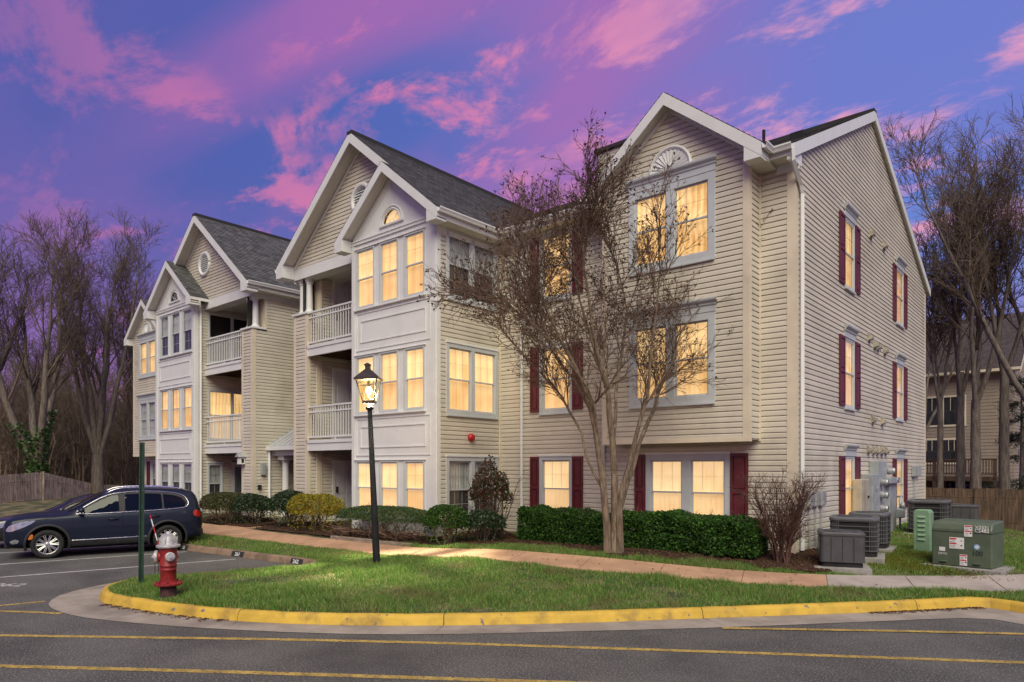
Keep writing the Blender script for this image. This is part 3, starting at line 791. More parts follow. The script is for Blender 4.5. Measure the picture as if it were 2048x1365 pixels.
WIN = []
def window(F, u0, u1, z0, z1, n=1, style='lit_plain', header='flat', mull=.16, sill=True, cas=.10, arch=False, label=None, frame_mat='frame', dep=.045, push=0.0):
    """double-hung window unit(s); z0..z1, u0..u1 bound the glass"""
    fr = MB()
    a0, a1, b0, b1 = u0 - cas, u1 + cas, z0 - cas, z1 + cas
    fr.fb(F, a0, u0, -.05, dep, b0, b1); fr.fb(F, u1, a1, -.05, dep, b0, b1)
    fr.fb(F, u0, u1, -.05, dep, z1, b1); fr.fb(F, u0, u1, -.05, dep, b0, z0)
    w_ = obj('window', fr, frame_mat, bld, bevel=.006, label=label)
    uw = (u1 - u0 - mull * (n - 1)) / n; zm = (z0 + z1) / 2
    for k in range(n):
        c0 = u0 + k * (uw + mull); c1 = c0 + uw
        if k: 
            obj('mullion', MB().fb(F, c0 - mull, c0, -.05, dep - .003, z0, z1), frame_mat, w_, bevel=.006)
        s = MB(); t = .035
        for (q0, q1, dw) in ((z0, zm + .015, .004 + push), (zm - .015, z1, .018 + push)):
            s.fb(F, c0, c0 + t, -.05 + dw, -.015 + dw, q0, q1); s.fb(F, c1 - t, c1, -.05 + dw, -.015 + dw, q0, q1)
            s.fb(F, c0 + t, c1 - t, -.05 + dw, -.015 + dw, q0, q0 + t); s.fb(F, c0 + t, c1 - t, -.05 + dw, -.015 + dw, q1 - t, q1)
        obj('sash', s, frame_mat, w_)
        lit = style.startswith('lit')
        def pane(zz0, zz1, w, mat):
            obj('pane', MB().add([F.p(c0 + t, w + push, zz0), F.p(c1 - t, w + push, zz0), F.p(c1 - t, w + push, zz1), F.p(c0 + t, w + push, zz1)], [(0, 1, 2, 3)]), mat, w_)
        pane(zm + .01, z1 - t, -.012, 'pane' if lit else 'pane_dark')
        pane(z0 + t, zm - .01, -.03, 'pane_screen' if lit else 'pane_dark')
        g = MB(); um = (c0 + c1) / 2; gw = .0032 if lit else .007
        for (q0, q1, ww) in ((zm + .04, z1 - t, -.022 + push),) + (((z0 + t, zm - .04, -.040),) if not lit else ()):
            for gu in ([um] if uw < .75 else [c0 + uw / 3, c0 + 2 * uw / 3]):
                g.fb(F, gu - gw, gu + gw, ww - .006, ww, q0, q1)
            g.fb(F, c0 + t, c1 - t, ww - .007, ww + .001, (q0 + q1) / 2 - gw, (q0 + q1) / 2 + gw)
        if style != 'slider': obj('muntin', g, frame_mat, w_)
        if lit:
            cb = MB(); ns = 14
            for i in range(ns):
                q0 = c0 - .03 + (uw + .06) * i / ns; q1 = c0 - .03 + (uw + .06) * (i + 1) / ns
                d0 = -.08 + 1.8 * push - .012 * (i % 2); d1 = -.08 + 1.8 * push - .012 * ((i + 1) % 2)
                cb.add([F.p(q0, d0, z0 - .03), F.p(q1, d1, z0 - .03), F.p(q1, d1, z1 + .03), F.p(q0, d0, z1 + .03)], [(0, 1, 2, 3)])
            obj('curtain', cb, style, w_)
        else:
            zc = {'dark_half': zm - .03, 'dark_blind': zm - .15, 'dark_full': z0 - .02, 'dark': None}.get(style)
            if zc is not None:
                cb = MB()
                if style == 'dark_blind':
                    z = z1
                    while z > zc:
                        cb.add([F.p(c0, -.068, z), F.p(c1, -.068, z), F.p(c1, -.056, z - .032), F.p(c0, -.056, z - .032)], [(0, 1, 2, 3)]); z -= .038
                else:
                    ns = 16
                    for i in range(ns):
                        q0, q1 = c0 + uw * i / ns, c0 + uw * (i + 1) / ns
                        d0, d1 = -.058 - .022 * (i % 2), -.058 - .022 * ((i + 1) % 2)
                        cb.add([F.p(q0, d0, zc), F.p(q1, d1, zc), F.p(q1, d1, z1 + .02), F.p(q0, d0, z1 + .02)], [(0, 1, 2, 3)])
                obj('curtain', cb, 'curtain', w_)
            if style != 'dark_full':
                obj('insect_screen', MB().add([F.p(c0, -.046, z0), F.p(c1, -.046, z0), F.p(c1, -.046, zm), F.p(c0, -.046, zm)], [(0, 1, 2, 3)]), 'screen', w_)
    if header == 'crown':
        h = MB(); zz = b1
        h.fb(F, a0 - .01, a1 + .01, 0, .055, zz, zz + .12)
        prof = [(.05, 0), (.075, .03), (.075, .06), (.13, .11), (.14, .14), (.14, .16), (0, .16)]
        pts = [F.p(a0 - .01 - w * .45, w, zz + .12 + q) for w, q in prof]; pts2 = [F.p(a1 + .01 + w * .45, w, zz + .12 + q) for w, q in prof]
        m_ = len(prof); h.add(pts + pts2, [(i, i + 1, i + 1 + m_, i + m_) for i in range(m_ - 1)] + [tuple(range(m_)), tuple(range(m_, 2 * m_))[::-1]])
        obj('window_header', h, 'frame', w_)
    elif header == 'flat':
        h = MB().fb(F, a0 - .015, a1 + .015, 0, .065, b1, b1 + .055); obj('window_header', h, 'trim', w_, bevel=.006)
    if sill:
        obj('window_sill', MB().fb(F, a0 + .01, a1 - .01, 0, .075, b0 - .05, b0), frame_mat, w_, bevel=.008)
    return (a0 + .02, a1 - .02, b0 + .062, b1 - .062)

def shutter(F, u0, u1, z0, z1):
    m = MB(); s = .055; w0, w1 = .030, .064; zm = (z0 + z1) / 2
    m.fb(F, u0, u0 + s, w0, w1, z0, z1); m.fb(F, u1 - s, u1, w0, w1, z0, z1)
    for q0, q1 in ((z0, z0 + .07), (zm - .045, zm + .045), (z1 - .07, z1)): m.fb(F, u0 + s, u1 - s, w0, w1, q0, q1)
    o = obj('shutter', m, 'shutter', bld)
    for q0, q1 in ((z0 + .07, zm - .045), (zm + .045, z1 - .07)):
        p = MB(); p.fb(F, u0 + s, u1 - s, w0, w0 + .006, q0, q1); p.fb(F, u0 + s + .03, u1 - s - .03, w0 + .006, w0 + .026, q0 + .03, q1 - .03)
        obj('shutter_panel', p, 'shutter', o)

FZ = [(.90, 2.38), (3.72, 5.30), (6.68, 8.26)]        # glass heights per storey
# ---- right end wall
FS = Fr('right', XR); ops = []
for k, (a, b) in enumerate([(.95, 2.42), (3.70, 5.30), (6.62, 8.22)]):
    for c0, c1, s0, s1, st in ((17.80, 18.60, 17.30, 19.09, 'lit_plain'), (23.25, 24.19, 22.78, 24.68, 'lit_plain')):
        ops.append(window(FS, c0, c1, a, b, 1, 'lit_drape' if k == 2 else st, 'crown', cas=.055, dep=.036, push=.025))
        shutter(FS, s0, c0 - .075, a - .02, b + .05); shutter(FS, c1 + .075, s1, a - .02, b + .05)
def gl_lo(z): return Y0 + .02 if z < 8.66 else Y0 + .02 + (z - 8.66) / .494
def gl_hi(z): return YREAR if z < 8.49 else YREAR - (z - 8.49) / .418
wall(FS, Y0, YREAR, .40, 11.55, ops, gl_lo, gl_hi)
# ---- front wall of each end block, and its mirror
FF = Fr('front', Y0)
def front_block(mirror):
    m = mx if mirror else (lambda x: x)
    def rg(a, b): return (min(m(a), m(b)), max(m(a), m(b)))
    ops = []
    for k, (a, b) in enumerate(FZ):
        u0, u1 = rg(-11.24, -10.36)
        if mirror and k > 0: continue
        st = ('lit_blind', 'lit_plain', 'lit_drape')[k] if not mirror else 'dark_half'
        ops.append(window(FF, u0, u1, a, b, 1, st, 'flat'))
        for q in ((-11.64, -11.345), (-10.255, -9.93)): shutter(FF, *rg(*q), a - .05, b + .1)
    u0, u1 = rg(-8.01, -6.21)
    ops.append(window(FF, u0, u1, .90, 2.36, 2, 'lit_blind' if not mirror else 'dark_blind', 'flat', mull=.22, cas=.13))
    for q in ((-8.43, -8.15), (-6.07, -5.68)): shutter(FF, *rg(*q), .85, 2.5)
    bx = rg(BX0, BX1); ops.append((bx[0] - .01, bx[1] + .01, ZBOX, 9))
    e = rg(X1, XR)
    wall(FF, e[0], e[1], .40, 8.5, ops)
    # projecting box on the upper storeys
    FB = Fr('front', YB); o2 = []
    u0, u1 = rg(-8.09, -6.32)
    o2.append(window(FB, u0, u1, 3.74, 5.33, 2, 'lit_plain' if not mirror else 'dark_full', 'crown', mull=.2, cas=.16))
    o2.append(window(FB, u0, u1, 6.78, 8.30, 2, 'lit_drape' if not mirror else 'lit_drape', 'crown', mull=.2, cas=.16))
    c = m(-7.205); half = 1.745
    def lo(z): return c - half if z < 8.66 else c - half + (z - 8.66) / SLOPE
    def hi(z): return c + half if z < 8.66 else c + half - (z - 8.66) / SLOPE
    # sunburst fan above the upper window
    fan = MB(); zc = 8.74; r = .46
    pts = [(c + r * math.cos(t), zc + r * math.sin(t)) for t in np.linspace(0, math.pi, 25)]
    fan.add([FB.p(x, .02, z) for x, z in pts] + [FB.p(x, .035, z) for x, z in pts], [tuple(range(25)), tuple(range(25, 50))[::-1]])
    fo = obj('sunburst', fan, 'trim', bld)
    rim = MB(); rim.tube([FB.p(c + (r + .03) * math.cos(t), .04, zc + (r + .03) * math.sin(t)) for t in np.linspace(0, math.pi, 25)], .045, 6); obj('sunburst_rim', rim, 'trim', fo)
    for i in range(14):
        t0, t1 = math.pi * (i + .12) / 14, math.pi * (i + .88) / 14; rb = MB()
        q = [(c + .09 * math.cos(t0), zc + .09 * math.sin(t0)), (c + r * .97 * math.cos(t0), zc + r * .97 * math.sin(t0)), (c + r * .97 * math.cos(t1), zc + r * .97 * math.sin(t1)), (c + .09 * math.cos(t1), zc + .09 * math.sin(t1))]
        rb.add([FB.p(x, .036 if j < 2 else .036, z) for j, (x, z) in enumerate(q)] + [FB.p(x, .042 if j < 2 else .062, z) for j, (x, z) in enumerate(q)], [(4, 5, 6, 7), (0, 1, 5, 4), (1, 2, 6, 5), (2, 3, 7, 6), (3, 0, 4, 7)])
        obj('sunburst_blade', rb, 'trim', fo)
    o2.append((c - .47, c + .47, 8.70, 9.05))
    wall(FB, bx[0], bx[1], ZBOX, 10.05, o2, lo, hi, back=.3)
    obj('box_floor', MB().box(bx[0], bx[1], YB, Y0, ZBOX - .03, ZBOX + .005), 'soffit', bld)
    obj('box_skirt', MB().box(bx[0] - .03, bx[1] + .03, YB - .035, YB - .001, ZBOX - .07, ZBOX + .02), 'trim_cream', bld)
    wall(Fr('right', bx[1]), YB, Y0 - .01, ZBOX, 8.5, back=.2); wall(Fr('left', bx[0]), YB, Y0 - .01, ZBOX, 8.5, back=.2)
    cb = MB()
    for x, sgn in ((bx[0], -1), (bx[1], 1)):
        cb.box(x - .11 if sgn > 0 else x - .028, x + .028 if sgn > 0 else x + .11, YB - .030, YB + .002, ZBOX - .07, 8.62)
        cb.box(x if sgn > 0 else x - .028, x + .028 if sgn > 0 else x, YB + .002, YB + .11, ZBOX - .07, 8.62)
        cb.box(x + (0 if sgn > 0 else -.05), x + (.05 if sgn > 0 else 0), Y0 - .055, Y0 - .021, ZBOX - .05, 8.5)
    boxes('corner_board', cb, 'trim_cream', bld)
    xe = m(XR); cb = MB()
    for sgn in (1,):
        if not mirror:
            cb.box(XR - .15, XR + .030, Y0 - .030, Y0 + .002, .35, 8.45); cb.box(XR - .002, XR + .030, Y0 + .002, Y0 + .13, .35, 8.45)
        else: cb.box(xe - .03, xe + .15, Y0 - .030, Y0 + .002, .35, 8.45)
    boxes('corner_board', cb, 'trim_cream', bld)
    # inner corner strip beside the wing
    xi = m(X1); obj('corner_strip', MB().box(xi + (.02 if not mirror else -.07), xi + (.07 if not mirror else -.02), Y0 - .07, Y0 - .02, .4, 8.5), 'trim_cream', bld)
    return c
ca_ = front_block(False); cd_ = front_block(True)
boxes('corner_board', MB().box(XR - .01, XR + .03, YREAR - .13, YREAR + .03, .35, 8.3), 'trim_cream', bld)
for (xa, xb, ya, yb) in ((mx(XR) + .05, XR - .06, Y0 + .05, YREAR - .05),):
    obj('foundation', MB().box(xa, xb, ya, yb, -.1, .41), 'foundation', bld)
# left end and rear walls (plain, out of view)
obj('wall', MB().box(mx(XR), mx(XR) + .02, Y0, YREAR, .4, 8.5).box(mx(XR), XR - .05, YREAR - .02, YREAR, .4, 8.4), 'siding', bld)

# ---- the two wings with bay and balconies
def wing(mirror):
    m = mx if mirror else (lambda x: x)
    def rg(a, b): return (min(m(a), m(b)), max(m(a), m(b)))
    F1 = Fr('front', Y1); FP = Fr('front', YP)
    b0, b1 = rg(XBL, X1); c = (b0 + b1) / 2
    # white bay front: a face with three windows per storey, trimmed
    units = [rg(-16.08, -15.25), rg(-15.02, -14.23), rg(-13.99, -13.19)]
    if mirror: units = units[::-1]
    styles = (('lit_blind', 'lit_plain', 'lit_plain') if not mirror else ('dark_blind', 'lit_drape', 'dark_half'))
    FZB = [(.88, 2.38), (3.69, 5.34), (6.67, 8.34)]
    face = MB()
    us = [b0, units[0][0], units[0][1], units[1][0], units[1][1], units[2][0], units[2][1], b1]
    zs = [.38] + [z for p in FZB for z in p] + [8.60]
    for i in range(7):
        for j in range(7):
            if i % 2 == 1 and j % 2 == 1: continue
            face.fb(F1, us[i], us[i + 1], -.06, 0, zs[j], zs[j + 1])
    bf = obj('bay_front', face, 'trim', bld)
    for (z0, z1), st in zip(FZB, styles):
        for (u0, u1) in units: window(F1, u0 + .045, u1 - .045, z0 + .045, z1 - .045, 1, st, None, cas=.045, sill=False, dep=.03)
        obj('window_sill', MB().fb(F1, units[0][0] - .05, units[2][1] + .05, .0, .07, z0 - .055, z0 - .005), 'trim', bf, bevel=.01)
        obj('window_header', MB().fb(F1, units[0][0] - .05, units[2][1] + .05, .0, .05, z1 + .005, z1 + .035), 'trim', bf, bevel=.01)
    def moulding(u0, u1, z0, z1, t=.022):
        q = MB(); w = .02
        q.fb(F1, u0, u1, 0, w, z0, z0 + t); q.fb(F1, u0, u1, 0, w, z1 - t, z1); q.fb(F1, u0, u0 + t, 0, w, z0 + t, z1 - t); q.fb(F1, u1 - t, u1, 0, w, z0 + t, z1 - t)
        obj('panel_moulding', q, 'trim', bf)
    for z0, z1 in ((2.52, 3.56), (5.48, 6.54)):
        moulding(b0 + .2, b1 - .2, z0, z1); moulding(b0 + .38, b1 - .38, z0 + .22, z1 - .22, .03)
    pil = MB()
    for (u0, u1) in ((b0, b0 + .13), (b1 - .13, b1)): pil.fb(F1, u0, u1, .0, .028, .36, 8.5)
    pil.fb(F1, b0 - .02, b1 + .02, .0, .04, 8.50, 8.58); pil.fb(F1, b0 - .02, b1 + .02, .0, .06, 8.58, 8.62)
    boxes('pilaster', pil, 'trim', bf)
    xs = b1 if not mirror else b1
    # bay gable with arched window
    g = MB(); gz = 8.62; h = 1.745 * SLOPE
    rin = .34; zc = 8.80; ar = [(c + rin * math.cos(t), zc + rin * math.sin(t)) for t in np.linspace(0, math.pi, 17)]
    outline = [(b0, gz), (c - rin, gz), (c - rin, zc)] + ar[::-1][1:-1] + [(c + rin, zc), (c + rin, gz), (b1, gz), (b1, gz + .10), (c, gz + h + .10), (b0, gz + .10)]
    vs = [Vector((x, z)) for x, z in outline]; nO = len(vs)
    vo, eo, fo, *_ = geometry.delaunay_2d_cdt(vs, [(i, (i + 1) % nO) for i in range(nO)], [], 1, 1e-6)
    g.add([F1.p(v.x, 0, v.y) for v in vo], [tuple(f) for f in fo])
    g.fb(F1, c - rin, c + rin, -.05, .0, gz, zc)
    gb = obj('bay_gable', g, 'trim', bld)
    aw = MB()
    for r_, t_ in ((rin + .03, .035), (rin + .11, .03)): aw.tube([F1.p(c + r_ * math.cos(t), .012, zc + r_ * math.sin(t)) for t in np.linspace(0, math.pi, 25)], t_, 6)
    aw.fb(F1, c - rin - .16, c + rin + .16, 0, .05, zc - .05, zc); aw.fb(F1, c - .012, c + .012, 0, .012, zc + rin + .14, gz + h - .1)
    for s_ in (-1, 1):
        aw.add([F1.p(c + s_ * 1.45, 0, gz + .1), F1.p(c + s_ * .07, 0, gz + h - .18), F1.p(c + s_ * .07, .014, gz + h - .18), F1.p(c + s_ * 1.45, .014, gz + .1),
                F1.p(c + s_ * 1.42, 0, gz + .08), F1.p(c + s_ * .05, 0, gz + h - .22), F1.p(c + s_ * .05, .014, gz + h - .22), F1.p(c + s_ * 1.42, .014, gz + .08)], [(3, 2, 6, 7), (0, 1, 2, 3), (4, 5, 6, 7)])
    w_ = obj('window', aw, 'trim', bld, label=None)
    obj('pane', MB().add([F1.p(x, -.02, z) for x, z in ar], [tuple(range(17))]), 'pane' if not mirror else 'pane_dark', w_)
    ap = [(c + (rin + .02) * math.cos(t), zc + (rin + .02) * math.sin(t)) for t in np.linspace(0, math.pi, 17)]
    if not mirror: obj('curtain', MB().add([F1.p(x, -.08, z) for x, z in ap], [tuple(range(17))]), 'lit_plain', w_)
    else: obj('curtain', MB().add([F1.p(x, -.18, z) for x, z in ap], [tuple(range(17))]), 'interior', w_)  # no fabric here: dark sheet standing in for the unlit room
    mu = MB()
    for t in (math.pi / 4, math.pi / 2, 3 * math.pi / 4): mu.tube([F1.p(c + .1 * math.cos(t), -.012, zc + .1 * math.sin(t)), F1.p(c + rin * math.cos(t), -.012, zc + rin * math.sin(t))], .009, 4)
    mu.tube([F1.p(c + .1 * math.cos(t), -.012, zc + .1 * math.sin(t)) for t in np.linspace(0, math.pi, 9)], .009, 4)
    obj('muntin', mu, 'trim', w_)
    # wing side facing the right end
    if not mirror:
        FX = Fr('right', X1); o_ = []
        for (a, b), st in zip(((.86, 2.36), (3.68, 5.30), (6.66, 8.28)), ('dark_half', 'lit_plain', 'dark_half')):
            o_.append(window(FX, 12.32, 14.08, a, b, 2, st, 'flat', mull=.14, cas=.11))
        wall(FX, Y1 + .0, Y0, .40, 8.5, o_)
        q = MB(); q.box(X1 - .002, X1 + .032, Y1 + .002, Y1 + .13, .36, 8.5); boxes('corner_board', q, 'trim', bld)
    else:
        obj('wall', MB().box(b0, b0 + .02, Y1 + .01, Y0, .4, 8.5), 'siding', bld)
        q = MB(); q.box(b0 - .03, b0 + .01, Y1 + .002, Y1 + .13, .36, 8.5); boxes('corner_board', q, 'trim', bld)
    # balcony side of the bay
    YBK = YP + 2.6
    xw = m(XBL)
    FX = Fr('right' if mirror else 'left', xw); o_ = []
    if mirror:
        o_.append(window(FX, 12.46, 14.3, 6.30, 8.16, 2, 'slider', None, mull=.06, sill=False, cas=.06))
        o_.append(window(FX, 12.46, 14.3, 3.30, 5.16, 2, 'lit_drape', None, mull=.06, sill=False, cas=.06))
        o_.append(window(FX, 12.44, 12.92, .85, 2.28, 1, 'dark_blind', 'flat', cas=.08))
        d = MB(); d.fb(FX, 13.34, 14.3, -.02, .03, .4, 2.42); dd = obj('door', d, 'door_white', bld)
        obj('pane', MB().fb(FX, 13.48, 14.15, .031, .036, .75, 2.2), 'pane_dark', dd); obj('door_backing', MB().fb(FX, 13.46, 14.17, .030, .0305, .72, 2.23), 'grey_metal', dd)
        o_.append((13.34, 14.3, .3, 2.42))
    wall(FX, Y1 + .13, YBK, .40, 8.5, o_)
    q = MB(); s_ = 1 if mirror else -1
    q.box(min(xw, xw + s_ * .03), max(xw, xw + s_ * .03), Y1 + .002, Y1 + .13, .36, 8.5); boxes('corner_board', q, 'trim', bld)
    # pier and wing wall
    p0, p1 = rg(XPL, XPI)
    ZP = 7.08
    wall(FP, p0, p1, .38, ZP, back=.2)
    xo = m(XPL); xi = m(XPI)
    FO = Fr('right' if mirror else 'left', xo)
    def slo(z): return YP if z < ZP else YP + .48
    wall(FO, YP, 18.0, .38, 8.5, (), slo, lambda z: 18.0, back=.12)
    FI = Fr('left' if mirror else 'right', xi); o_ = []
    ZD = [.36, 3.06, 6.06]
    if not mirror:
        for z in ZD:
            dz0, dz1 = z + .05, z + 2.30 if z < 1 else z + 2.28
            dz1 = {.36: 2.34, 3.06: 5.37, 6.06: 8.34}[z]
            d = MB(); d.fb(FI, 13.30, 14.15, -.03, .01, dz0, dz1); dr = obj('door', d, 'door_white', bld)
            fr_ = MB(); fr_.fb(FI, 13.20, 13.30, -.03, .045, dz0, dz1 + .1); fr_.fb(FI, 14.15, 14.25, -.03, .045, dz0, dz1 + .1); fr_.fb(FI, 13.30, 14.15, -.03, .045, dz1, dz1 + .1)
            obj('door_frame', fr_, 'trim', dr)
            for (ya, yb) in ((13.40, 13.68), (13.77, 14.05)):
                for (za, zb) in ((.12, .42), (.48, .80), (.84, .95)):
                    H_ = dz1 - dz0
                    pn = MB(); pn.fb(FI, ya, yb, .012, .022, dz0 + za * H_ - .0, dz0 + zb * H_); obj('door_panel', pn, 'door_white', dr, bevel=.01)
            obj('door_handle', MB().fb(FI, 13.35, 13.41, .012, .06, dz0 + .95, dz0 + 1.15), 'dark_metal', dr)
            o_.append((13.20, 14.25, dz0 - .1, dz1 + .1))
    wall(FI, YP + .0, YBK, .38, 8.5, o_ + [(YP - .1, YP + .48, ZP, 9)])
    if not mirror:
        boxes('corner_board', MB().box(xi, xi + .05, 12.60, 12.74, .36, ZP).box(xi, xi + .05, 12.76, 12.80, .36, 8.4), 'trim_cream', bld)
    q = MB(); t = .03
    for x in (p0, p1): q.box(x - t if x == p0 else x - .09, x + .09 if x == p0 else x + t, YP - t, YP + .002, .35, ZP)
    q.box(p0 - t, p0, YP + .002, YP + .1, .35, ZP); q.box(p1, p1 + t, YP + .002, YP + .1, .35, ZP)
    yo = YP + .48
    q.box(p0 - t, p1 + t, yo - .03, yo + .06, ZP + .08, 8.45)
    boxes('corner_board', q, 'trim_cream', bld)
    obj('pier_cap', MB().box(p0 - .07, p1 + .07, YP - .07, yo + .02, ZP, ZP + .07), 'trim', bld, bevel=.01)
    for cx in (p0 + .17, p1 - .17):
        prof = [(.0, ZP + .07), (.145, ZP + .07), (.145, ZP + .13), (.115, ZP + .16), (.105, ZP + .2), (.092, 8.08), (.11, 8.10), (.11, 8.14), (.14, 8.17), (.14, 8.25), (0, 8.25)]
        obj('column', MB().lathe(prof, 20, (cx, YP + .19, 0)), 'trim', bld, smooth=False)
    # back wall, beam, decks
    i0, i1 = rg(XPI, XBL)
    wall(Fr('front', YBK), i0, i1, .38, 8.5, ())
    obj('beam', MB().box(min(p0 - .03, i0), max(p1 + .03, i1), YP - .02, YP + .40, 8.25, 8.60), 'trim', bld)
    obj('ceiling', MB().box(i0, i1, YP + .40, YBK, 8.36, 8.40), 'soffit', bld)
    for z in ZD[1:]:
        dk = obj('balcony_deck', MB().box(i0 + .0, i1 - .0, YP - .005, YP + .06, z - .34, z - .0).box(i0, i1, YP - .03, YP - .005, z - .10, z + .0), 'trim', bld)
        obj('deck_boards', MB().box(i0 + .01, i1 - .01, YP + .06, YBK - .03, z - .06, z - .02), 'deck_wood', dk)
        for jj in range(8):
            xj = i0 + .1 + (i1 - i0 - .2) * jj / 7; obj('deck_joist', MB().box(xj - .02, xj + .02, YP + .06, YBK - .03, z - .28, z - .06), 'deck_wood', dk)
        rl = MB(); ya, yb = YP + .03, YP + .08
        rl.box(i0, i1, ya - .01, yb + .01, z + 1.03, z + 1.08); rl.box(i0, i1, ya, yb, z + .86, z + .90); rl.box(i0, i1, ya, yb, z + .07, z + .12)
        ro = obj('balcony_railing', rl, 'trim', bld)
        nb = 22
        bm_ = MB().box(-.013, .013, -.013, .013, .12, 1.03); me0 = None
        for k in range(1, nb):
            xk = i0 + (i1 - i0) * k / nb
            if me0 is None:
                b_ = obj('baluster', MB().box(xk - .013, xk + .013, YP + .042, YP + .068, z + .12, z + 1.03), 'trim', ro); me0 = (b_, xk)
            else:
                b_ = me0[0].copy(); COL.objects.link(b_); b_.location.x = xk - me0[1]
        obj('railing_foot', MB().box((i0 + i1) / 2 - .02, (i0 + i1) / 2 + .02, YP + .035, YP + .075, z - .0, z + .07), 'trim', ro)
    obj('patio_slab', MB().box(i0, i1, YP - .05, YBK, .2, .36), 'pad', bld)
    # big gable face with round vent
    cb_ = (m(XPL) + m(X1)) / 2; hw = (XPL - X1) / -2
    def lo(z): return cb_ - hw + max(0, z - 8.65) / SLOPE
    def hi(z): return cb_ + hw - max(0, z - 8.65) / SLOPE
    vz = 10.0; rv = .36
    wall(FP, cb_ - hw, cb_ + hw, 8.60, 8.6 + hw * SLOPE - .05, [(cb_ - .30, cb_ + .30, vz - .30, vz + .30)], lo, hi, back=.1)
    vt = MB(); n = 28
    vt.tube([FP.p(cb_ + (rv + .05) * math.cos(t), .03, vz + (rv + .05) * math.sin(t)) for t in np.linspace(0, 2 * math.pi, n + 1)], .075, 8)
    vo_ = obj('gable_vent', vt, 'trim', bld, smooth=True)
    obj('vent_back', MB().add([FP.p(cb_ + rv * math.cos(t), .004, vz + rv * math.sin(t)) for t in np.linspace(0, 2 * math.pi, n)], [tuple(range(n))]), 'grey_metal', vo_)
    for k in range(9):
        z = vz - rv + .04 + k * (2 * rv - .08) / 8.5; hwv = math.sqrt(max(.001, (rv) ** 2 - (z - vz) ** 2))
        obj('vent_louvre', MB().add([FP.p(cb_ - hwv, .05, z), FP.p(cb_ + hwv, .05, z), FP.p(cb_ + hwv, .012, z + .055), FP.p(cb_ - hwv, .012, z + .055)], [(0, 1, 2, 3)]), 'trim', vo_)
    return cb_, c, b0, b1
cB, bB, bB0, bB1 = wing(False); cC, bC, bC0, bC1 = wing(True)

# ---- roofs: courses of shingles laid as lapped strips
def slope(name, e0, e1, r0, r1, parent=None, under=True):
    """eave e0->e1, ridge r0->r1 (seen from outside, left to right)"""
    e0, e1, r0, r1 = map(Vector, (e0, e1, r0, r1)); L_ = ((r0 - e0).length + (r1 - e1).length) / 2; n = max(2, int(L_ / .14))
    nor = (e1 - e0).cross(r0 - e0).normalized(); mb = MB()
    for k in range(n):
        a, b = k / n, (k + 1) / n
        p, q, s, t = e0.lerp(r0, a), e1.lerp(r1, a), e1.lerp(r1, b), e0.lerp(r0, b)
        o = len(mb.v); lift = nor * .016
        mb.v += [tuple(p), tuple(q), tuple(p + lift), tuple(q + lift), tuple(s + nor * .003), tuple(t + nor * .003)]
        mb.f += [(o, o + 1, o + 3, o + 2), (o + 2, o + 3, o + 4, o + 5)]
        W = (e1 - e0).length; ua = (p - e0).dot((e1 - e0).normalized()); ub = ua + (q - p).length
        uc = (t - e0).dot((e1 - e0).normalized()); ud = uc + (s - t).length
        mb.uv += [(ua, a * L_ + .05), (ub, a * L_ + .05), (ub, a * L_ + .07), (ua, a * L_ + .07), (ua, a * L_ + .01), (ub, a * L_ + .01), (ud, b * L_ - .005), (uc, b * L_ - .005)]
    return obj(name, mb, 'shingle', parent or bld)

def slab(pts, th, name, mat='trim', parent=None):
    P = [Vector(p) for p in pts]; nor = (P[1] - P[0]).cross(P[2] - P[0]).normalized()
    if nor.z < 0: nor = -nor
    return obj(name, MB().prism([p - nor * th for p in P], nor * (th - .004)), mat, parent or bld)

OV = .13
xr_ = XR + OV; xl_ = mx(XR) - OV
YE = Y0 - .42; ZR2 = ZRIDGE
YRE, ZRE = YREAR + .35, 8.50
sl = slope('roof', (xl_, YE, ZEAVE), (xr_, YE, ZEAVE), (xl_, YRIDGE, ZR2), (xr_, YRIDGE, ZR2))
slope('roof', (xr_, YRE, ZRE), (xl_, YRE, ZRE), (xr_, YRIDGE, ZR2), (xl_, YRIDGE, ZR2))
obj('ridge_cap', MB().box(xl_, xr_, YRIDGE - .13, YRIDGE + .13, ZR2 - .05, ZR2 + .02), 'shingle', bld)
# rake boards of the right end
def rake(a, b, dropv, thick, name='rake_board', mat='trim'):
    """board whose top edge runs a->b, hanging dropv down, extruded by thick"""
    a, b = Vector(a), Vector(b); d = Vector((0, 0, -dropv))
    return obj(name, MB().prism([a, b, b + d, a + d], thick), mat, bld)
zz = -.004
rake((xr_ - .03, YE, ZEAVE + zz), (xr_ - .03, YRIDGE, ZR2 + zz), .27, (.03, 0, 0)); rake((xr_ - .03, YRE, ZRE + zz), (xr_ - .03, YRIDGE, ZR2 + zz), .25, (.03, 0, 0))
def soff(pts, name='soffit'): return obj(name, MB().add(pts, [tuple(range(len(pts)))]), 'soffit', bld)
soff([(XR, YE, ZEAVE - .22), (xr_ - .03, YE, ZEAVE - .22), (xr_ - .03, YRIDGE, ZR2 - .22), (XR, YRIDGE, ZR2 - .22)])
soff([(XR, YRE, ZRE - .22), (xr_ - .03, YRE, ZRE - .22), (xr_ - .03, YRIDGE, ZR2 - .22), (XR, YRIDGE, ZR2 - .22)])
# box end of the eave at the front right corner
obj('eave_return', MB().box(XR - .02, xr_ - .032, YE + .01, Y0 + .12, ZEAVE - .30, ZEAVE - .06), 'trim', bld)

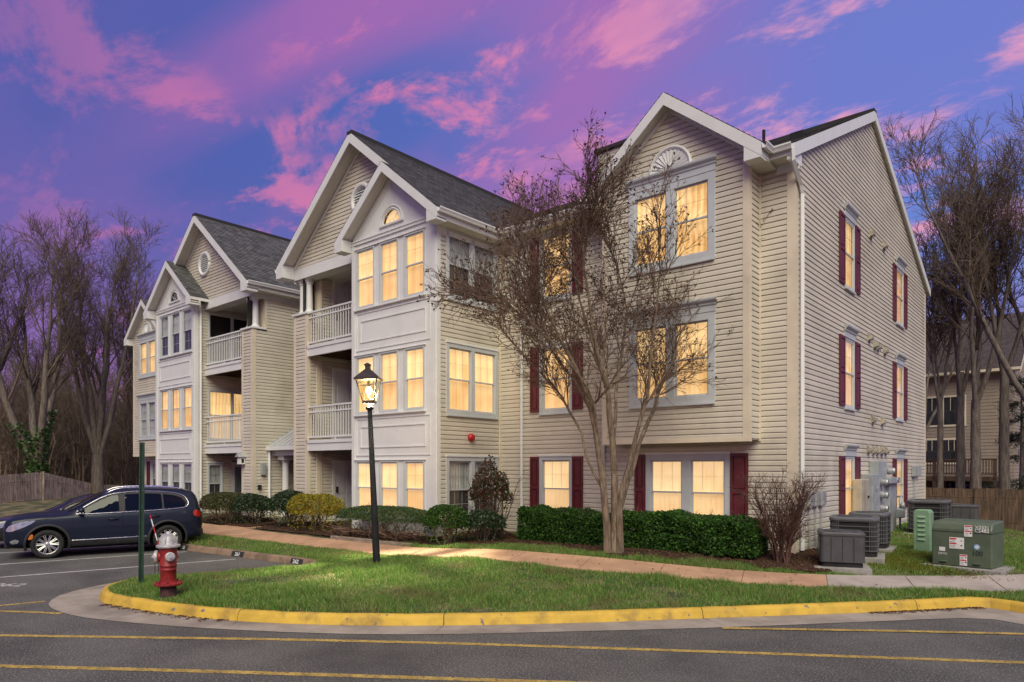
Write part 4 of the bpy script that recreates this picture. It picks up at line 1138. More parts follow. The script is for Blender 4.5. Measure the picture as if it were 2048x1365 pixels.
def gutter_run(p, q, out, name='rain_gutter'):
    """K-style gutter from p to q, out = outward unit vector"""
    p, q, o = Vector(p), Vector(q), Vector(out)
    prof = [(0, 0), (.02, -.115), (.085, -.115), (.10, -.07), (.125, -.03), (.125, .0), (.115, .0), (.113, -.028), (.09, -.07), (.08, -.105), (.025, -.105), (.012, 0)]
    n = len(prof); mb = MB()
    for e in (p, q): mb.v += [tuple(e + o * a + Vector((0, 0, b))) for a, b in prof]
    mb.f = [(i, (i + 1) % n, (i + 1) % n + n, i + n) for i in range(n)] + [tuple(range(n))[::-1], tuple(range(n, 2 * n))]
    return obj(name, mb, 'trim', bld)

def eave_front(x0, x1):
    obj('fascia', MB().box(x0, x1, YE, YE + .025, ZEAVE - .21, ZEAVE - .008), 'trim', bld)
    obj('soffit', MB().box(x0, x1, YE + .025, Y0 - .001, ZEAVE - .20, ZEAVE - .17), 'soffit', bld)
    obj('frieze', MB().box(x0, x1, Y0 - .04, Y0 - .012, ZEAVE - .38, ZEAVE - .20), 'trim', bld)
    gutter_run((x0, YE - .001, ZEAVE - .01), (x1, YE - .001, ZEAVE - .01), (0, -1, 0))
def gable(c, half, yfront, ywall, yback_l, yback_r, zr, name='gable', rsplit=None):
    """front gable roof: ridge along y at x=c. half = eave half width"""
    ze = zr - half * SLOPE
    a, b = c - half, c + half
    slope('roof', (a, yback_l, ze), (a, yfront, ze), (c, yback_l, zr), (c, yfront, zr))
    slope('roof', (b, yfront, ze), (b, yback_r, ze), (c, yfront, zr), (c, yback_r, zr))
    rake((a, yfront + .002, ze + zz), (c, yfront + .002, zr + zz), .27, (0, .03, 0)); rake((b, yfront + .002, ze + zz), (c, yfront + .002, zr + zz), .27, (0, .03, 0))
    dz = .21
    soff([(a, yfront + .032, ze - dz), (c, yfront + .032, zr - dz), (c, ywall - .02, zr - dz), (a, ywall - .02, ze - dz)])
    soff([(b, yfront + .032, ze - dz), (c, yfront + .032, zr - dz), (c, ywall - .02, zr - dz), (b, ywall - .02, ze - dz)])
    for s, e in ((1, a), (-1, b)):      # frieze board under the soffit
        obj('frieze', MB().prism([(e + s * .1, ywall - .045, ze - dz + .08), (c, ywall - .045, zr - dz - .004), (c, ywall - .045, zr - dz - .12), (e + s * .1, ywall - .045, ze - dz - .04)], (0, .022, 0)), 'trim', bld)
    # boxed cornice returns
    for s, e in ((1, a), (-1, b)):
        w = .34
        x0, x1 = (e + .004, e + w) if s > 0 else (e - w, e - .004)
        rt = MB(); rt.prism([(x0, yfront + .006, ze - .30), (x1, yfront + .006, ze - .30), (x1, yfront + .006, ze - .24 + (w - .02) * SLOPE if s > 0 else ze - .26), (x0, yfront + .006, ze - .26 if s > 0 else ze - .24 + (w - .02) * SLOPE)], (0, ywall - yfront - .03, 0))
        obj('eave_return', rt, 'trim', bld)
    return ze
# end-block gables over the box windows
for c in (ca_, cd_):
    ze = gable(c, 2.12, YB - .34, YB, 17.6, 17.6, 8.62 + 2.12 * SLOPE)
    for s in (-1, 1):
        x = c + s * 2.12
        gutter_run((x, YB - .30, ze - .01), (x, YE - .05, ze - .01), (s, 0, 0))
        obj('fascia', MB().box(min(x, x - s * .03), max(x, x - s * .03), YB - .30, Y0, ze - .25, ze - .02), 'trim', bld)
        obj('soffit', MB().box(min(x, c + s * 1.745), max(x, c + s * 1.745), YB, Y0, ze - .27, ze - .24), 'soffit', bld)
eave_front(X1, ca_ - 2.12); eave_front(ca_ + 2.12, xr_ - .03); eave_front(cd_ + 2.12, mx(X1)); eave_front(xl_ + .03, cd_ - 2.12)
# wings
for (cw, cb2, mir) in ((cB, bB, False), (cC, bC, True)):
    half = 3.555 + .38; yf = YP - .46
    s = 1 if not mir else -1          # side of the bay
    zr = 8.62 + half * SLOPE; dxb = abs(cb2 - cw); zrb = zr - dxb * SLOPE; hb = half - dxb
    ze = zr - half * SLOPE; yfb = Y1 - .36
    # far slope (side without the bay)
    e = cw - s * half
    A = [(e, yf, ze), (e, 20.2, ze), (cw, yf, zr), (cw, 20.2, zr)]
    slope('roof', *(A if s < 0 else [A[1], A[0], A[3], A[2]]))
    # bay side: upper piece then the lower piece that runs out over the bay
    xm_ = cb2; zm_ = zrb
    Bq = [(xm_, yf, zm_), (xm_, 20.2, zm_), (cw, yf, zr), (cw, 20.2, zr)]
    slope('roof', *(Bq if s > 0 else [Bq[1], Bq[0], Bq[3], Bq[2]]))
    e2 = cb2 + s * hb
    Cq = [(e2, yfb, ze), (e2, 20.2, ze), (xm_, yfb, zm_), (xm_, 20.2, zm_)]
    slope('roof', *(Cq if s > 0 else [Cq[1], Cq[0], Cq[3], Cq[2]]))
    e3 = cb2 - s * hb
    Dq = [(e3, yfb, ze), (e3, YP + .02, ze), (xm_, yfb, zm_), (xm_, YP + .02, zm_)]
    slope('roof', *(Dq if s < 0 else [Dq[1], Dq[0], Dq[3], Dq[2]]))
    obj('ridge_cap', MB().box(cw - .12, cw + .12, yf, 20.1, zr - .08, zr + .025), 'shingle', bld)
    # big rake boards and soffits
    rake((e, yf + .002, ze + zz), (cw, yf + .002, zr + zz), .30, (0, .03, 0)); rake((xm_ + s * .2, yf + .002, zm_ + zz - .2 * SLOPE), (cw, yf + .002, zr + zz), .30, (0, .03, 0))
    dz = .22
    soff([(e, yf + .032, ze - dz), (cw, yf + .032, zr - dz), (cw, YP - .02, zr - dz), (e, YP - .02, ze - dz)])
    soff([(xm_ + s * .3, yf + .032, zm_ - dz - .3 * SLOPE), (cw, yf + .032, zr - dz), (cw, YP - .02, zr - dz), (xm_ + s * .3, YP - .02, zm_ - dz - .3 * SLOPE)])
    obj('frieze', MB().prism([(xm_, YP - .045, zm_ - dz), (cw, YP - .045, zr - dz - .004), (cw, YP - .045, zr - dz - .13), (xm_, YP - .045, zm_ - dz - .13)], (0, .022, 0)), 'trim', bld)
    for sg, ee in ((-s, e), ):
        obj('frieze', MB().prism([(ee - sg * .3, YP - .045, ze - dz + .2), (cw, YP - .045, zr - dz - .004), (cw, YP - .045, zr - dz - .13), (ee - sg * .3, YP - .045, ze - dz + .07)], (0, .022, 0)), 'trim', bld)
    w = .40; x0, x1 = (e + .004, e + w) if s > 0 else (e - w, e - .004)
    top_in, top_out = ze - .26 + w * SLOPE, ze - .28
    obj('eave_return', MB().prism([(x0, yf + .006, ze - .34), (x1, yf + .006, ze - .34), (x1, yf + .006, top_in if s > 0 else top_out), (x0, yf + .006, top_out if s > 0 else top_in)], (0, YP - yf - .03, 0)), 'trim', bld)
    # bay rake boards
    rake((e2, yfb + .002, ze + zz), (cb2, yfb + .002, zm_ + zz), .27, (0, .03, 0)); rake((e3, yfb + .002, ze + zz), (cb2, yfb + .002, zm_ + zz), .27, (0, .03, 0))
    dz = .21
    for ee in (e2, e3): soff([(ee, yfb + .032, ze - dz), (cb2, yfb + .032, zm_ - dz), (cb2, Y1 - .005, zm_ - dz), (ee, Y1 - .005, ze - dz)])
    for sg, ee in ((1, min(e2, e3)), (-1, max(e2, e3))):
        w = .36; x0, x1 = (ee + .004, ee + w) if sg > 0 else (ee - w, ee - .004)
        top_in, top_out = ze - .26 + w * SLOPE, ze - .26
        obj('eave_return', MB().prism([(x0, yfb + .006, ze - .30), (x1, yfb + .006, ze - .30), (x1, yfb + .006, top_in if sg > 0 else top_out), (x0, yfb + .006, top_out if sg > 0 else top_in)], (0, Y1 - yfb - .01, 0)), 'trim', bld)
    # side eaves
    for sg, ee, y0_, xw in ((s, e2, yfb, m_ if False else (mx(X1) if mir else X1)), (-s, e, yf, (mx(XPL) if mir else XPL))):
        gutter_run((ee, y0_ + .03, ze - .01), (ee, YE + .1 if sg == s else 17.0, ze - .01), (sg, 0, 0))
        yw = Y1 if sg == s else YP
        obj('soffit', MB().box(min(ee, xw), max(ee, xw), yw, (Y0 - .4) if sg == s else 17.5, ze - .26, ze - .23), 'soffit', bld)
        obj('fascia', MB().box(min(ee, ee - sg * .025), max(ee, ee - sg * .025), y0_ + .035, YE if sg == s else 17.2, ze - .22, ze - .03), 'trim', bld)
        obj('frieze', MB().box(min(xw + sg * .013, xw + sg * .04), max(xw + sg * .013, xw + sg * .04), yw, Y0 if sg == s else 17.5, ze - .46, ze - .26), 'trim', bld)

# ---- downspouts
def downspout(pts, w=.045): return obj('downspout', MB().tube(pts, w, 4), 'trim', bld)
downspout([(XR + .10, YE - .02, 8.50), (XR + .09, YE + .02, 8.30), (XR + .075, Y0 + .10, 7.95), (XR + .075, Y0 + .20, 7.8), (XR + .075, Y0 + .20, .5)], .05)
downspout([(-11.93, YE - .05, 8.5), (-11.93, Y0 - .07, 8.1), (-11.93, Y0 - .07, .5)])
downspout([(-9.30, YE - .05, 8.5), (-9.30, Y0 - .07, 8.1), (-9.30, Y0 - .07, .5)])
downspout([(mx(XBL) + .38, Y1 + .02, 8.50), (mx(XBL) + .30, Y1 + .06, 8.3), (mx(XBL) + .075, Y1 + .20, 8.1), (mx(XBL) + .075, Y1 + .20, .5)])
obj('gutter_run_bay', MB().box(mx(XBL) + .25, mx(XBL) + .37, Y1 - .33, YP, 8.50, 8.61), 'trim', bld)

# ---- porch between the wings
xa, xb = mx(XPL), XPL
yE_ = YP + .60
pr = MB(); pr.prism([(xa, yE_, 2.98), (xa, yE_ + 3.2, 5.0), (xa, yE_ + 3.2, 4.95), (xa, yE_, 2.93)], (xb - xa, 0, 0))
po = obj('porch_roof', pr, 'porch_metal', bld)
for k in range(9):
    x = xa + .02 + (xb - xa - .04) * k / 8; obj('roof_seam', MB().prism([(x - .012, yE_, 2.982), (x + .012, yE_, 2.982), (x + .012, yE_, 3.015), (x - .012, yE_, 3.015)], (0, 3.2, 2.02)), 'porch_metal', po)
obj('porch_fascia', MB().box(xa + .02, xb - .02, yE_ - .12, yE_ + .02, 2.80, 2.93), 'trim', po)
obj('porch_beam', MB().box(xa + .02, xb - .02, yE_ + .12, yE_ + .36, 2.62, 2.80), 'trim', po)
for cx in (xa + .42, xb - .42):
    prof = [(0, .40), (.17, .40), (.17, .50), (.14, .54), (.125, .60), (.11, 2.36), (.13, 2.38), (.13, 2.42), (.17, 2.46), (.17, 2.62), (0, 2.62)]
    obj('column', MB().lathe(prof, 20, (cx, yE_ + .42, 0)), 'trim', po)
obj('column_block', MB().box(xa + .22, xa + .62, yE_ + .22, yE_ + .62, 2.46, 2.66), 'trim', po)
downspout([(xa + .09, yE_ - .02, 2.85), (xa + .09, yE_ - .02, .45)], .05)
wall(Fr('front', 15.6), xa, xb, .4, 3.6, [(-22.3, -20.2, .3, 2.6)])
dr = obj('door', MB().box(-22.3, -20.2, 15.58, 15.62, .4, 2.6), 'trim', bld)
obj('pane', MB().box(-22.15, -21.3, 15.55, 15.575, .6, 2.5).box(-21.2, -20.35, 15.55, 15.575, .6, 2.5), 'pane_dark', dr); obj('door_backing', MB().box(-22.2, -20.3, 15.576, 15.579, .55, 2.55), 'screen', dr)
wall(Fr('front', 18.0), xa, xb, 3.5, 8.5)
# side light next to the porch column on the near wing is hidden; fixtures on the far wing wall
sc_ = MB(); FXC = Fr('right', mx(XPL)); sc_.fb(FXC, 12.55, 12.72, .02, .14, 1.92, 2.36); obj('wall_sconce', sc_, 'grey_metal', bld, bevel=.02)
obj('wall_box', MB().fb(FXC, 12.44, 12.56, .02, .10, 1.42, 1.58), 'ac_black', bld, bevel=.01)
fl = obj('security_light', MB().box(-23.22, -23.02, YP - .24, YP - .03, 2.30, 2.58), 'trim', bld, bevel=.015)
obj('lamp_hood', MB().prism([(-23.28, YP - .3, 2.56), (-22.96, YP - .3, 2.56), (-23.12, YP - .3, 2.70)], (0, .3, 0)), 'grey_metal', fl)
obj('lamp_opening', MB().box(-23.017, -23.012, YP - .18, YP - .09, 2.36, 2.5), 'ac_black', fl)
# chimney chase with two flues
ch = MB().box(-11.1, -9.2, 16.75, 17.9, 8.5, 11.28); FCH = None
co = obj('chimney_chase', ch, 'siding', bld)
for q in range(21): obj('siding_course', MB().box(-11.115, -9.185, 16.735, 16.75, 8.9 + q * .115, 8.9 + q * .115 + .10).box(-11.115, -11.1, 16.735, 17.9, 8.9 + q * .115, 8.9 + q * .115 + .10), 'siding', co)
obj('chase_cap', MB().box(-11.2, -9.1, 16.65, 18.0, 11.33, 11.42), 'lamp_bronze', co)
for x, h in ((-10.28, .36), (-9.98, .42)):
    obj('flue', MB().lathe([(0, 11.42), (.07, 11.42), (.07, 11.42 + h - .09), (.10, 11.42 + h - .09), (.10, 11.42 + h), (0, 11.42 + h + .02)], 14, (x, 17.3, 0)), 'dark_metal', co)
obj('vent_pipe', MB().lathe([(.035, 8.6), (.035, 9.6), (0, 9.6)], 10, (-5.62, 15.0, 0)), 'dark_metal', bld)
obj('roof_vent', MB().box(-5.25, -4.95, 15.55, 15.85, 9.3, 9.62), 'dark_metal', bld, bevel=.02)
# dryer and range vents on the end wall
for i, (y, z) in enumerate([(20.02, 5.66), (20.62, 5.54), (20.95, 5.54), (21.75, 5.52), (20.2, 8.46), (21.65, 8.50), (20.4, 3.50), (21.45, 3.50), (19.95, 2.68), (20.45, 2.66), (20.9, 2.66), (21.4, 2.66), (21.85, 2.68)]):
    v = MB(); v.fb(FS, y - .13, y + .13, .02, .04, z - .13, z + .13)
    vo_ = obj('wall_vent', v, 'vent', bld)
    hd = MB(); hd.prism([FS.p(y - .10, .04, z + .11), FS.p(y - .10, .14, z + .02), FS.p(y - .10, .14, z - .05), FS.p(y - .10, .04, z - .09)], (0, .20, 0)); obj('vent_hood', hd, 'vent', vo_)
    obj('vent_flap', MB().fb(FS, y - .07, y + .07, .10, .11, z - .13, z - .04), 'galv', vo_)
# fire bell on the wing side wall
FXB = Fr('right', X1)
bl = obj('alarm_bell', MB().lathe([(.0, .13), (.06, .125), (.10, .09), (.11, .05), (.11, .02)], 18, (X1, 13.12, 2.99), 'X'), 'red_bell', bld, smooth=True)
# small things on the balcony
obj('balcony_chair', MB().box(mx(XPI) - .9, mx(XPI) - .35, YP + .5, YP + 1.0, 6.46, 6.52).box(mx(XPI) - .42, mx(XPI) - .35, YP + .5, YP + 1.0, 6.52, 6.95), 'fabric_blue', bld)

# ---- lay the siding: the boards that show largest are pieces, the rest one mass
camv = Vector((0, 0, 2.2))
def show(s):
    F, s0, s1, z, h, wp = s
    c = Vector(F.p((s0 + s1) / 2, 0, z + h / 2)); v = camv - c
    nrm_ = Vector(F.p(0, 1, 0)) - Vector(F.p(0, 0, 0))
    d = v.length; ct = max(0.0, v.normalized().dot(nrm_))
    vis = 1.0 if (F.k, round(F.a, 2)) in (('right', XR), ('front', Y0), ('front', YB), ('right', X1)) and c.x > -14 else .25
    return (s1 - s0) * h * ct / d ** 2 * vis
SID.sort(key=show, reverse=True)
for s in SID[:296]:
    mb = MB(); board(mb, *s[:5]); obj('siding_board', mb, 'siding', s[5])
mb = MB()
for s in SID[296:]: board(mb, *s[:5])
struct(obj('siding_boards', mb, 'siding', bld), 'stuff')
ORG = Vector((0, 0, 0))
# ------------------------------------------------------------------ plants
RV, FV = np.array(RIGHT), np.array(FWD)
UPV = np.array([0, 0, 1.0])

def crape_myrtle():
    rng = np.random.default_rng(11)
    x, y = -7.5, 11.88
    root = thing('crape_myrtle', 'bare multi-stemmed crape myrtle with brown seed pods in front of the hedge', 'tree', (x, y, float(zt(x, y))))
    def st(pts, rads, n=14):        # (sideways, depth, height) in metres from the foot of the tree
        P = [RV * a_ + FV * b_ + UPV * c_ for a_, b_, c_ in pts]
        return stem(P, rads, n, rng, .012)
    A = [st([(-0.14, -.05, -0.08), (-0.17, -.08, 0.84), (-0.24, -.12, 1.50), (-0.35, -.2, 2.27), (-0.50, -.3, 2.89), (-0.74, -.45, 3.60), (-1.01, -.6, 4.07), (-1.29, -.8, 4.59), (-1.64, -1.0, 5.27), (-1.99, -1.15, 6.03)], [.085, .07, .065, .055, .04, .028, .018, .01]),
         st([(-0.21, -.1, 1.28), (-0.53, .1, 1.94), (-0.60, .15, 2.38), (-0.83, .25, 2.82), (-1.08, .4, 3.33), (-1.42, .6, 3.73), (-1.83, .8, 4.19), (-2.24, .95, 4.70)], [.03, .028, .026, .022, .016, .009]),
         st([(-0.01, .02, -0.08), (0.02, .0, 1.13), (-0.02, .0, 2.24), (-0.09, .05, 2.98), (-0.13, .1, 3.42), (-0.28, .2, 3.99), (-0.50, .35, 4.70), (-0.69, .5, 5.52), (-0.77, .6, 6.24), (-0.79, .6, 6.75)], [.09, .075, .065, .055, .045, .03, .02, .012, .007]),
         st([(0.13, -.03, -0.08), (0.09, -.05, 0.84), (0.16, -.1, 1.32), (0.35, -.2, 2.10), (0.49, -.3, 2.75), (0.60, -.4, 3.23), (0.64, -.5, 3.89), (0.72, -.6, 4.62), (0.78, -.7, 5.32), (0.75, -.75, 6.13)], [.08, .065, .055, .045, .04, .03, .022, .014, .007]),
         st([(0.07, .05, 0.72), (0.24, .12, 1.28), (0.42, .2, 1.76), (0.64, .3, 2.45), (0.93, .4, 3.05), (0.99, .45, 3.33), (1.24, .55, 3.81), (1.39, .6, 4.33), (1.77, .7, 5.01), (2.66, .8, 5.83)], [.055, .05, .045, .04, .034, .025, .018, .012, .007]),
         st([(-0.01, .02, 2.20), (0.07, .1, 2.86), (0.09, .2, 3.52), (0.20, .3, 4.07), (0.32, .45, 4.81), (0.29, .6, 5.52), (0.13, .75, 6.24), (-0.12, .8, 6.75)], [.035, .032, .028, .022, .014, .007]),
         st([(-0.13, .05, 3.37), (-0.36, -.15, 4.09), (-0.56, -.35, 5.11), (-0.69, -.5, 5.93), (-0.56, -.6, 6.44), (-0.61, -.6, 7.06)], [.038, .032, .024, .014, .007]),
         st([(-0.48, -.28, 2.86), (-0.79, -.1, 3.48), (-1.26, .1, 4.19), (-1.49, .25, 5.01), (-1.61, .35, 5.93), (-1.49, .4, 6.75)], [.032, .028, .02, .012, .006]),
         st([(-0.35, -.2, 2.27), (-0.53, -.5, 3.17), (-0.99, -.8, 3.78), (-1.52, -1.1, 4.29), (-2.09, -1.3, 4.70), (-2.50, -1.4, 4.91)], [.028, .024, .018, .012, .006])]
    lv = grow(A, [dict(k=12, t0=.40, ang=.55, len=1.15, up=.10, curl=.05, wob=.07, n=6, rr=.5, rmin=.0105),
                  dict(k=7, t0=.12, ang=.52, len=.80, up=.06, curl=.03, wob=.09, n=5, rr=.6, rmin=.0078),
                  dict(k=5, t0=.15, ang=.55, len=.44, up=.04, curl=.02, wob=.11, n=4, rr=.65, rmin=.0060),
                  dict(k=3, t0=.3, ang=.6, len=.20, up=.02, wob=.14, n=3, rr=.8, rmin=.0048)], rng)
    V, F = tubes(lv[:2], [9, 5]); np_mesh('trunk', V, F, 'bark_myrtle', root, True)
    P3 = lv[4][0][:, -1]; keep = rng.random(len(P3)) < np.clip((P3[:, 2] - 2.6) / 3.0, .05, 1) * .26
    P = P3[keep]; P = np.repeat(P, 4, 0) + rng.normal(size=(len(P) * 4, 3)) * .013
    V, F = tubes(lv[2:], [3, 3, 3]); cr = np_mesh('crown', V, F, 'twig_myrtle', root)
    V, F = chips(P, .010, rng); struct(np_mesh('seed_pods', V, [F], 'pod', cr), 'stuff')
crape_myrtle()

def bare_tree(name, label, seed, loc, H, r0, fork=.25, nst=4, spread=.35, mats=('bark_grey', 'twig_grey'), dens=1.0, lean=(0, 0), group=None, lvls=4, rm=.010):
    rng = np.random.default_rng(seed)
    root = thing(name, label, 'tree', (loc[0], loc[1], loc[2]), group=group)
    hf = H * fork
    base = stem([(0, 0, -.3), (lean[0] * hf * .5, lean[1] * hf * .5, hf * .5), (lean[0] * hf, lean[1] * hf, hf)], [r0 * 1.25, r0, r0 * .85], 12, rng, .01)
    st = [base]
    for i in range(nst):
        a = 2 * math.pi * (i + rng.uniform(-.3, .3)) / nst; s = spread * rng.uniform(.5, 1.2)
        h = H * rng.uniform(.82, 1.02); o = np.array([lean[0] * hf, lean[1] * hf, hf * rng.uniform(.8, 1)])
        d = np.array([math.cos(a), math.sin(a), 0])
        P = [o + d * s * (h - hf) * (u ** .85) + UPV * (h - hf) * u + rng.normal(size=3) * .12 * u for u in np.linspace(0, 1, 6)]
        st.append(stem(P, [r0 * .55, r0 * .45, r0 * .32, r0 * .18, .012], 12, rng, .03))
    k1 = int(12 * dens)
    lv = grow(st[1:], [dict(k=k1, src0=1, t0=.32, ang=.62, len=H * .25, up=.30, curl=.10, wob=.09, n=6, rr=.45, rmin=.016, tap=.55),
                   dict(k=7, t0=.2, ang=.6, len=H * .105, up=.18, curl=.07, wob=.13, n=5, rr=.5, rmin=.014),
                   dict(k=5, t0=.2, ang=.6, len=H * .052, up=.10, curl=.05, wob=.16, n=4, rr=.6, rmin=.0105),
                   dict(k=3, t0=.2, ang=.6, len=H * .028, up=.06, wob=.2, n=3, rr=.7, rmin=.0085)][:lvls], rng)
    V, F = tubes([(base[0][None], base[1][None]), lv[0]], [9, 8]); np_mesh('trunk', V, F, mats[0], root, True)
    V, F = tubes(lv[1:], [5, 3, 3, 3][:lvls]); np_mesh('crown', V, F, mats[1], root)
    return root, st, rng

# woods on the left, beyond the fence
GL = 'bare trees beyond the left fence'
t1, st1, rg1 = bare_tree('bare_tree', 'tall bare tree with ivy climbing its forked trunk behind the left fence', 21, (-44.6, 11.6, -.2), 15.0, .42, .17, 4, .30, dens=1.1, group=GL)
P = []
for (Pt, Rt), hmax, cnt in ((st1[0], 3.2, 2200), (st1[1], 4.6, 700), (st1[2], 5.6, 900), (st1[3], 4.4, 500), (st1[4], 4.8, 600)):
    u = rg1.random(cnt * 3) ** 1.1 * (len(Pt) - 1.01); i = u.astype(int); f = (u - i)[:, None]
    q = Pt[i] * (1 - f) + Pt[i + 1] * f; rr = Rt[i] * 1.0 + rg1.uniform(.02, .16, len(u)); q = q[:, :] + nrm(rg1.normal(size=(len(u), 3)) * np.array([1, 1, .1])) * rr[:, None]
    P.append(q[(q[:, 2] < hmax)][:cnt])
P = np.concatenate(P); V, F = leaves(P, .075, rg1, aspect=.8); np_mesh('ivy', V, [F], 'ivy_leaf', t1)
bare_tree('bare_tree', 'tallest bare tree of the left woods, fanning into many upright limbs', 34, (-46.5, 15.2, -.3), 16.2, .34, .20, 7, .24, dens=1.0, group=GL)
bare_tree('bare_tree', 'bare tree with spreading limbs cut by the left edge of the photo', 45, (-46.0, 8.4, -.2), 15.2, .36, .3, 4, .42, dens=.9, group=GL)
bare_tree('bare_tree', 'slender bare tree just left of the far end of the building', 56, (-46.5, 18.4, -.3), 12.6, .20, .35, 4, .30, dens=.9, group=GL)
bare_tree('bare_tree', 'bare tree whose twigs show above the leftmost gable', 67, (-48.0, 22.6, -.3), 12.6, .22, .4, 4, .34, dens=.8, group=GL)
# thicket: one mass of saplings and brush
rng = np.random.default_rng(5)
protos = []
for s in range(5):
    r_ = np.random.default_rng(100 + s); H = 7.0
    stt = [stem([(0, 0, -.3), (r_.normal() * .3, r_.normal() * .3, H * .5), (r_.normal() * .8, r_.normal() * .8, H)], [.07, .05, .015], 10, r_, .08) for _ in range(2)]
    lv = grow(stt, [dict(k=14, t0=.12, ang=.75, len=2.0, up=.25, curl=.06, wob=.14, n=5, rr=.45, rmin=.014), dict(k=7, t0=.15, ang=.7, len=.9, up=.1, wob=.2, n=4, rr=.6, rmin=.010),
                    dict(k=4, t0=.2, ang=.7, len=.45, up=.05, wob=.2, n=3, rr=.7, rmin=.008)], r_)
    protos.append(tubes(lv, [5, 3, 3, 3]))
parts = []
for i in range(170):
    v, f = protos[i % 5]; a = rng.uniform(0, 6.28); s = rng.uniform(.6, 1.6)
    d = rng.uniform(47, 78); rr_ = rng.uniform(-.766, -.507)
    ox, oy = (math.cos(YAW) * rr_ - math.sin(YAW)) * d, (math.sin(YAW) * rr_ + math.cos(YAW)) * d
    c, sn = math.cos(a), math.sin(a); M_ = np.array([[c, -sn, 0], [sn, c, 0], [0, 0, 1]])
    parts.append(((v * s) @ M_.T + np.array([ox, oy, -.4]), f))
V, F = merge(*parts)
tk = np_mesh('woodland_thicket', V, F, 'twig_grey'); struct(tk, 'stuff', 'brown leafless thicket filling the woods behind the left fence')
tk['category'] = 'woods'
# wooded bank
mb = MB(); nx, ny = 40, 12
for i in range(nx):
    for j in range(ny):
        d = 50 + 70 * j / (ny - 1); r_ = -.835 + .409 * i / (nx - 1)
        mb.v.append(((math.cos(YAW) * r_ - math.sin(YAW)) * d, (math.sin(YAW) * r_ + math.cos(YAW)) * d, -.5 + 4.6 * sstp(50, 85, d) + .4 * math.sin(i * 1.3 + j)))
mb.f = [(i * ny + j, i * ny + j + 1, (i + 1) * ny + j + 1, (i + 1) * ny + j) for i in range(nx - 1) for j in range(ny - 1)]
struct(obj('wooded_bank', mb, 'forest_floor', smooth=True))

# trees on the right, behind the fence
GR = 'bare trees behind the right fence'
MR = ('bark_right', 'twig_grey')
def at(bearing, d):
    """point d metres ahead of the camera stand, bearing in degrees right of its axis"""
    r_ = math.tan(R(bearing)); return ((math.cos(YAW) * r_ - math.sin(YAW)) * d, (math.sin(YAW) * r_ + math.cos(YAW)) * d)
for brg, d, H, r0, fork, n, sp, sd_2, lb, dn in (
        (32.00, 31, 12.6, .13, .45, 3, .20, 71, 'thin bare tree nearest the end wall of the building on the right', .9),
        (33.21, 30.5, 14.0, .17, .48, 3, .22, 82, 'bare tree left of the twin pair in front of the neighbouring house', 1.0),
        (34.08, 29.5, 15.0, .20, .36, 3, .24, 93, 'thickest bare trunk in front of the neighbouring house deck', 1.0),
        (35.69, 29, 15.5, .19, .45, 3, .26, 104, 'bare tree beside the evergreen at the right', 1.0),
        (38.02, 27, 16.0, .24, .30, 5, .42, 115, 'large bare tree whose limbs reach in from the right edge', 1.1),
        (30.72, 40, 14.5, .17, .3, 4, .30, 126, 'bare tree showing above the rear eave of the end wall', .8),
        (35.19, 50, 14, .22, .3, 4, .35, 137, 'distant bare tree rising behind the neighbouring house', .7)):
    x, y = at(brg, d)
    bare_tree('bare_tree', lb, sd_2, (x, y, -.3), H, r0, fork, n, sp, MR, dn, group=GR)

# evergreen at the right edge
def evergreen():
    rng = np.random.default_rng(9); x, y = at(36.61, 31); root = thing('evergreen_tree', 'dark green drooping evergreen at the right edge behind the fence', 'tree', (x, y, -.3))
    H = 6.4; tr = [stem([(0, 0, 0), (.05, 0, H * .5), (0, .05, H)], [.14, .09, .015], 14)]
    lv = grow(tr, [dict(k=46, t0=.12, ang=1.5, len=2.3, up=-.05, curl=-.05, wob=.06, n=6, rr=.3, rmin=.014, tap=.8), dict(k=9, t0=.15, ang=.8, len=.6, up=-.1, curl=-.06, wob=.1, n=4, rr=.5, rmin=.008)], rng)
    V, F = tubes(lv[:1], [8]); np_mesh('trunk', V, F, 'bark_grey', root, True)
    parts = [tubes(lv[1:], [4, 3])]
    Q = np.concatenate([lv[1][0][:, 2:].reshape(-1, 3), lv[2][0].reshape(-1, 3)]); Q = np.repeat(Q, 9, 0) + rng.normal(size=(len(Q) * 9, 3)) * np.array([.09, .09, .05])
    v, f = leaves(Q, .055, rng, aspect=.22); 
    V, F = tubes(lv[1:], [4, 3]); cr = np_mesh('crown', V, F, 'bark_grey', root); np_mesh('needles', v, [f], 'needle', cr)
evergreen()

# ---- shrubs
def lump(rng, n, c, half, power=4.0, amp=.10, shell=.30, freq=3.0):
    """points near the surface of a rounded box, uneven"""
    d = nrm(rng.normal(size=(n, 3))); d[:, 2] = np.where(rng.random(n) < .85, np.abs(d[:, 2]), d[:, 2])
    k = (np.abs(d) ** power).sum(1) ** (-1 / power)
    ph = rng.uniform(0, 6, 6)
    bumpv = sum(np.sin(d[:, i % 3] * freq * (1 + .5 * i) + ph[i]) * np.cos(d[:, (i + 1) % 3] * freq * 1.3 + ph[(i + 2) % 6]) for i in range(6)) / 6
    r = k * (1 + amp * bumpv) * (1 - shell * rng.random(n) ** 2.2)
    return np.array(c) + d * r[:, None] * np.array(half), d

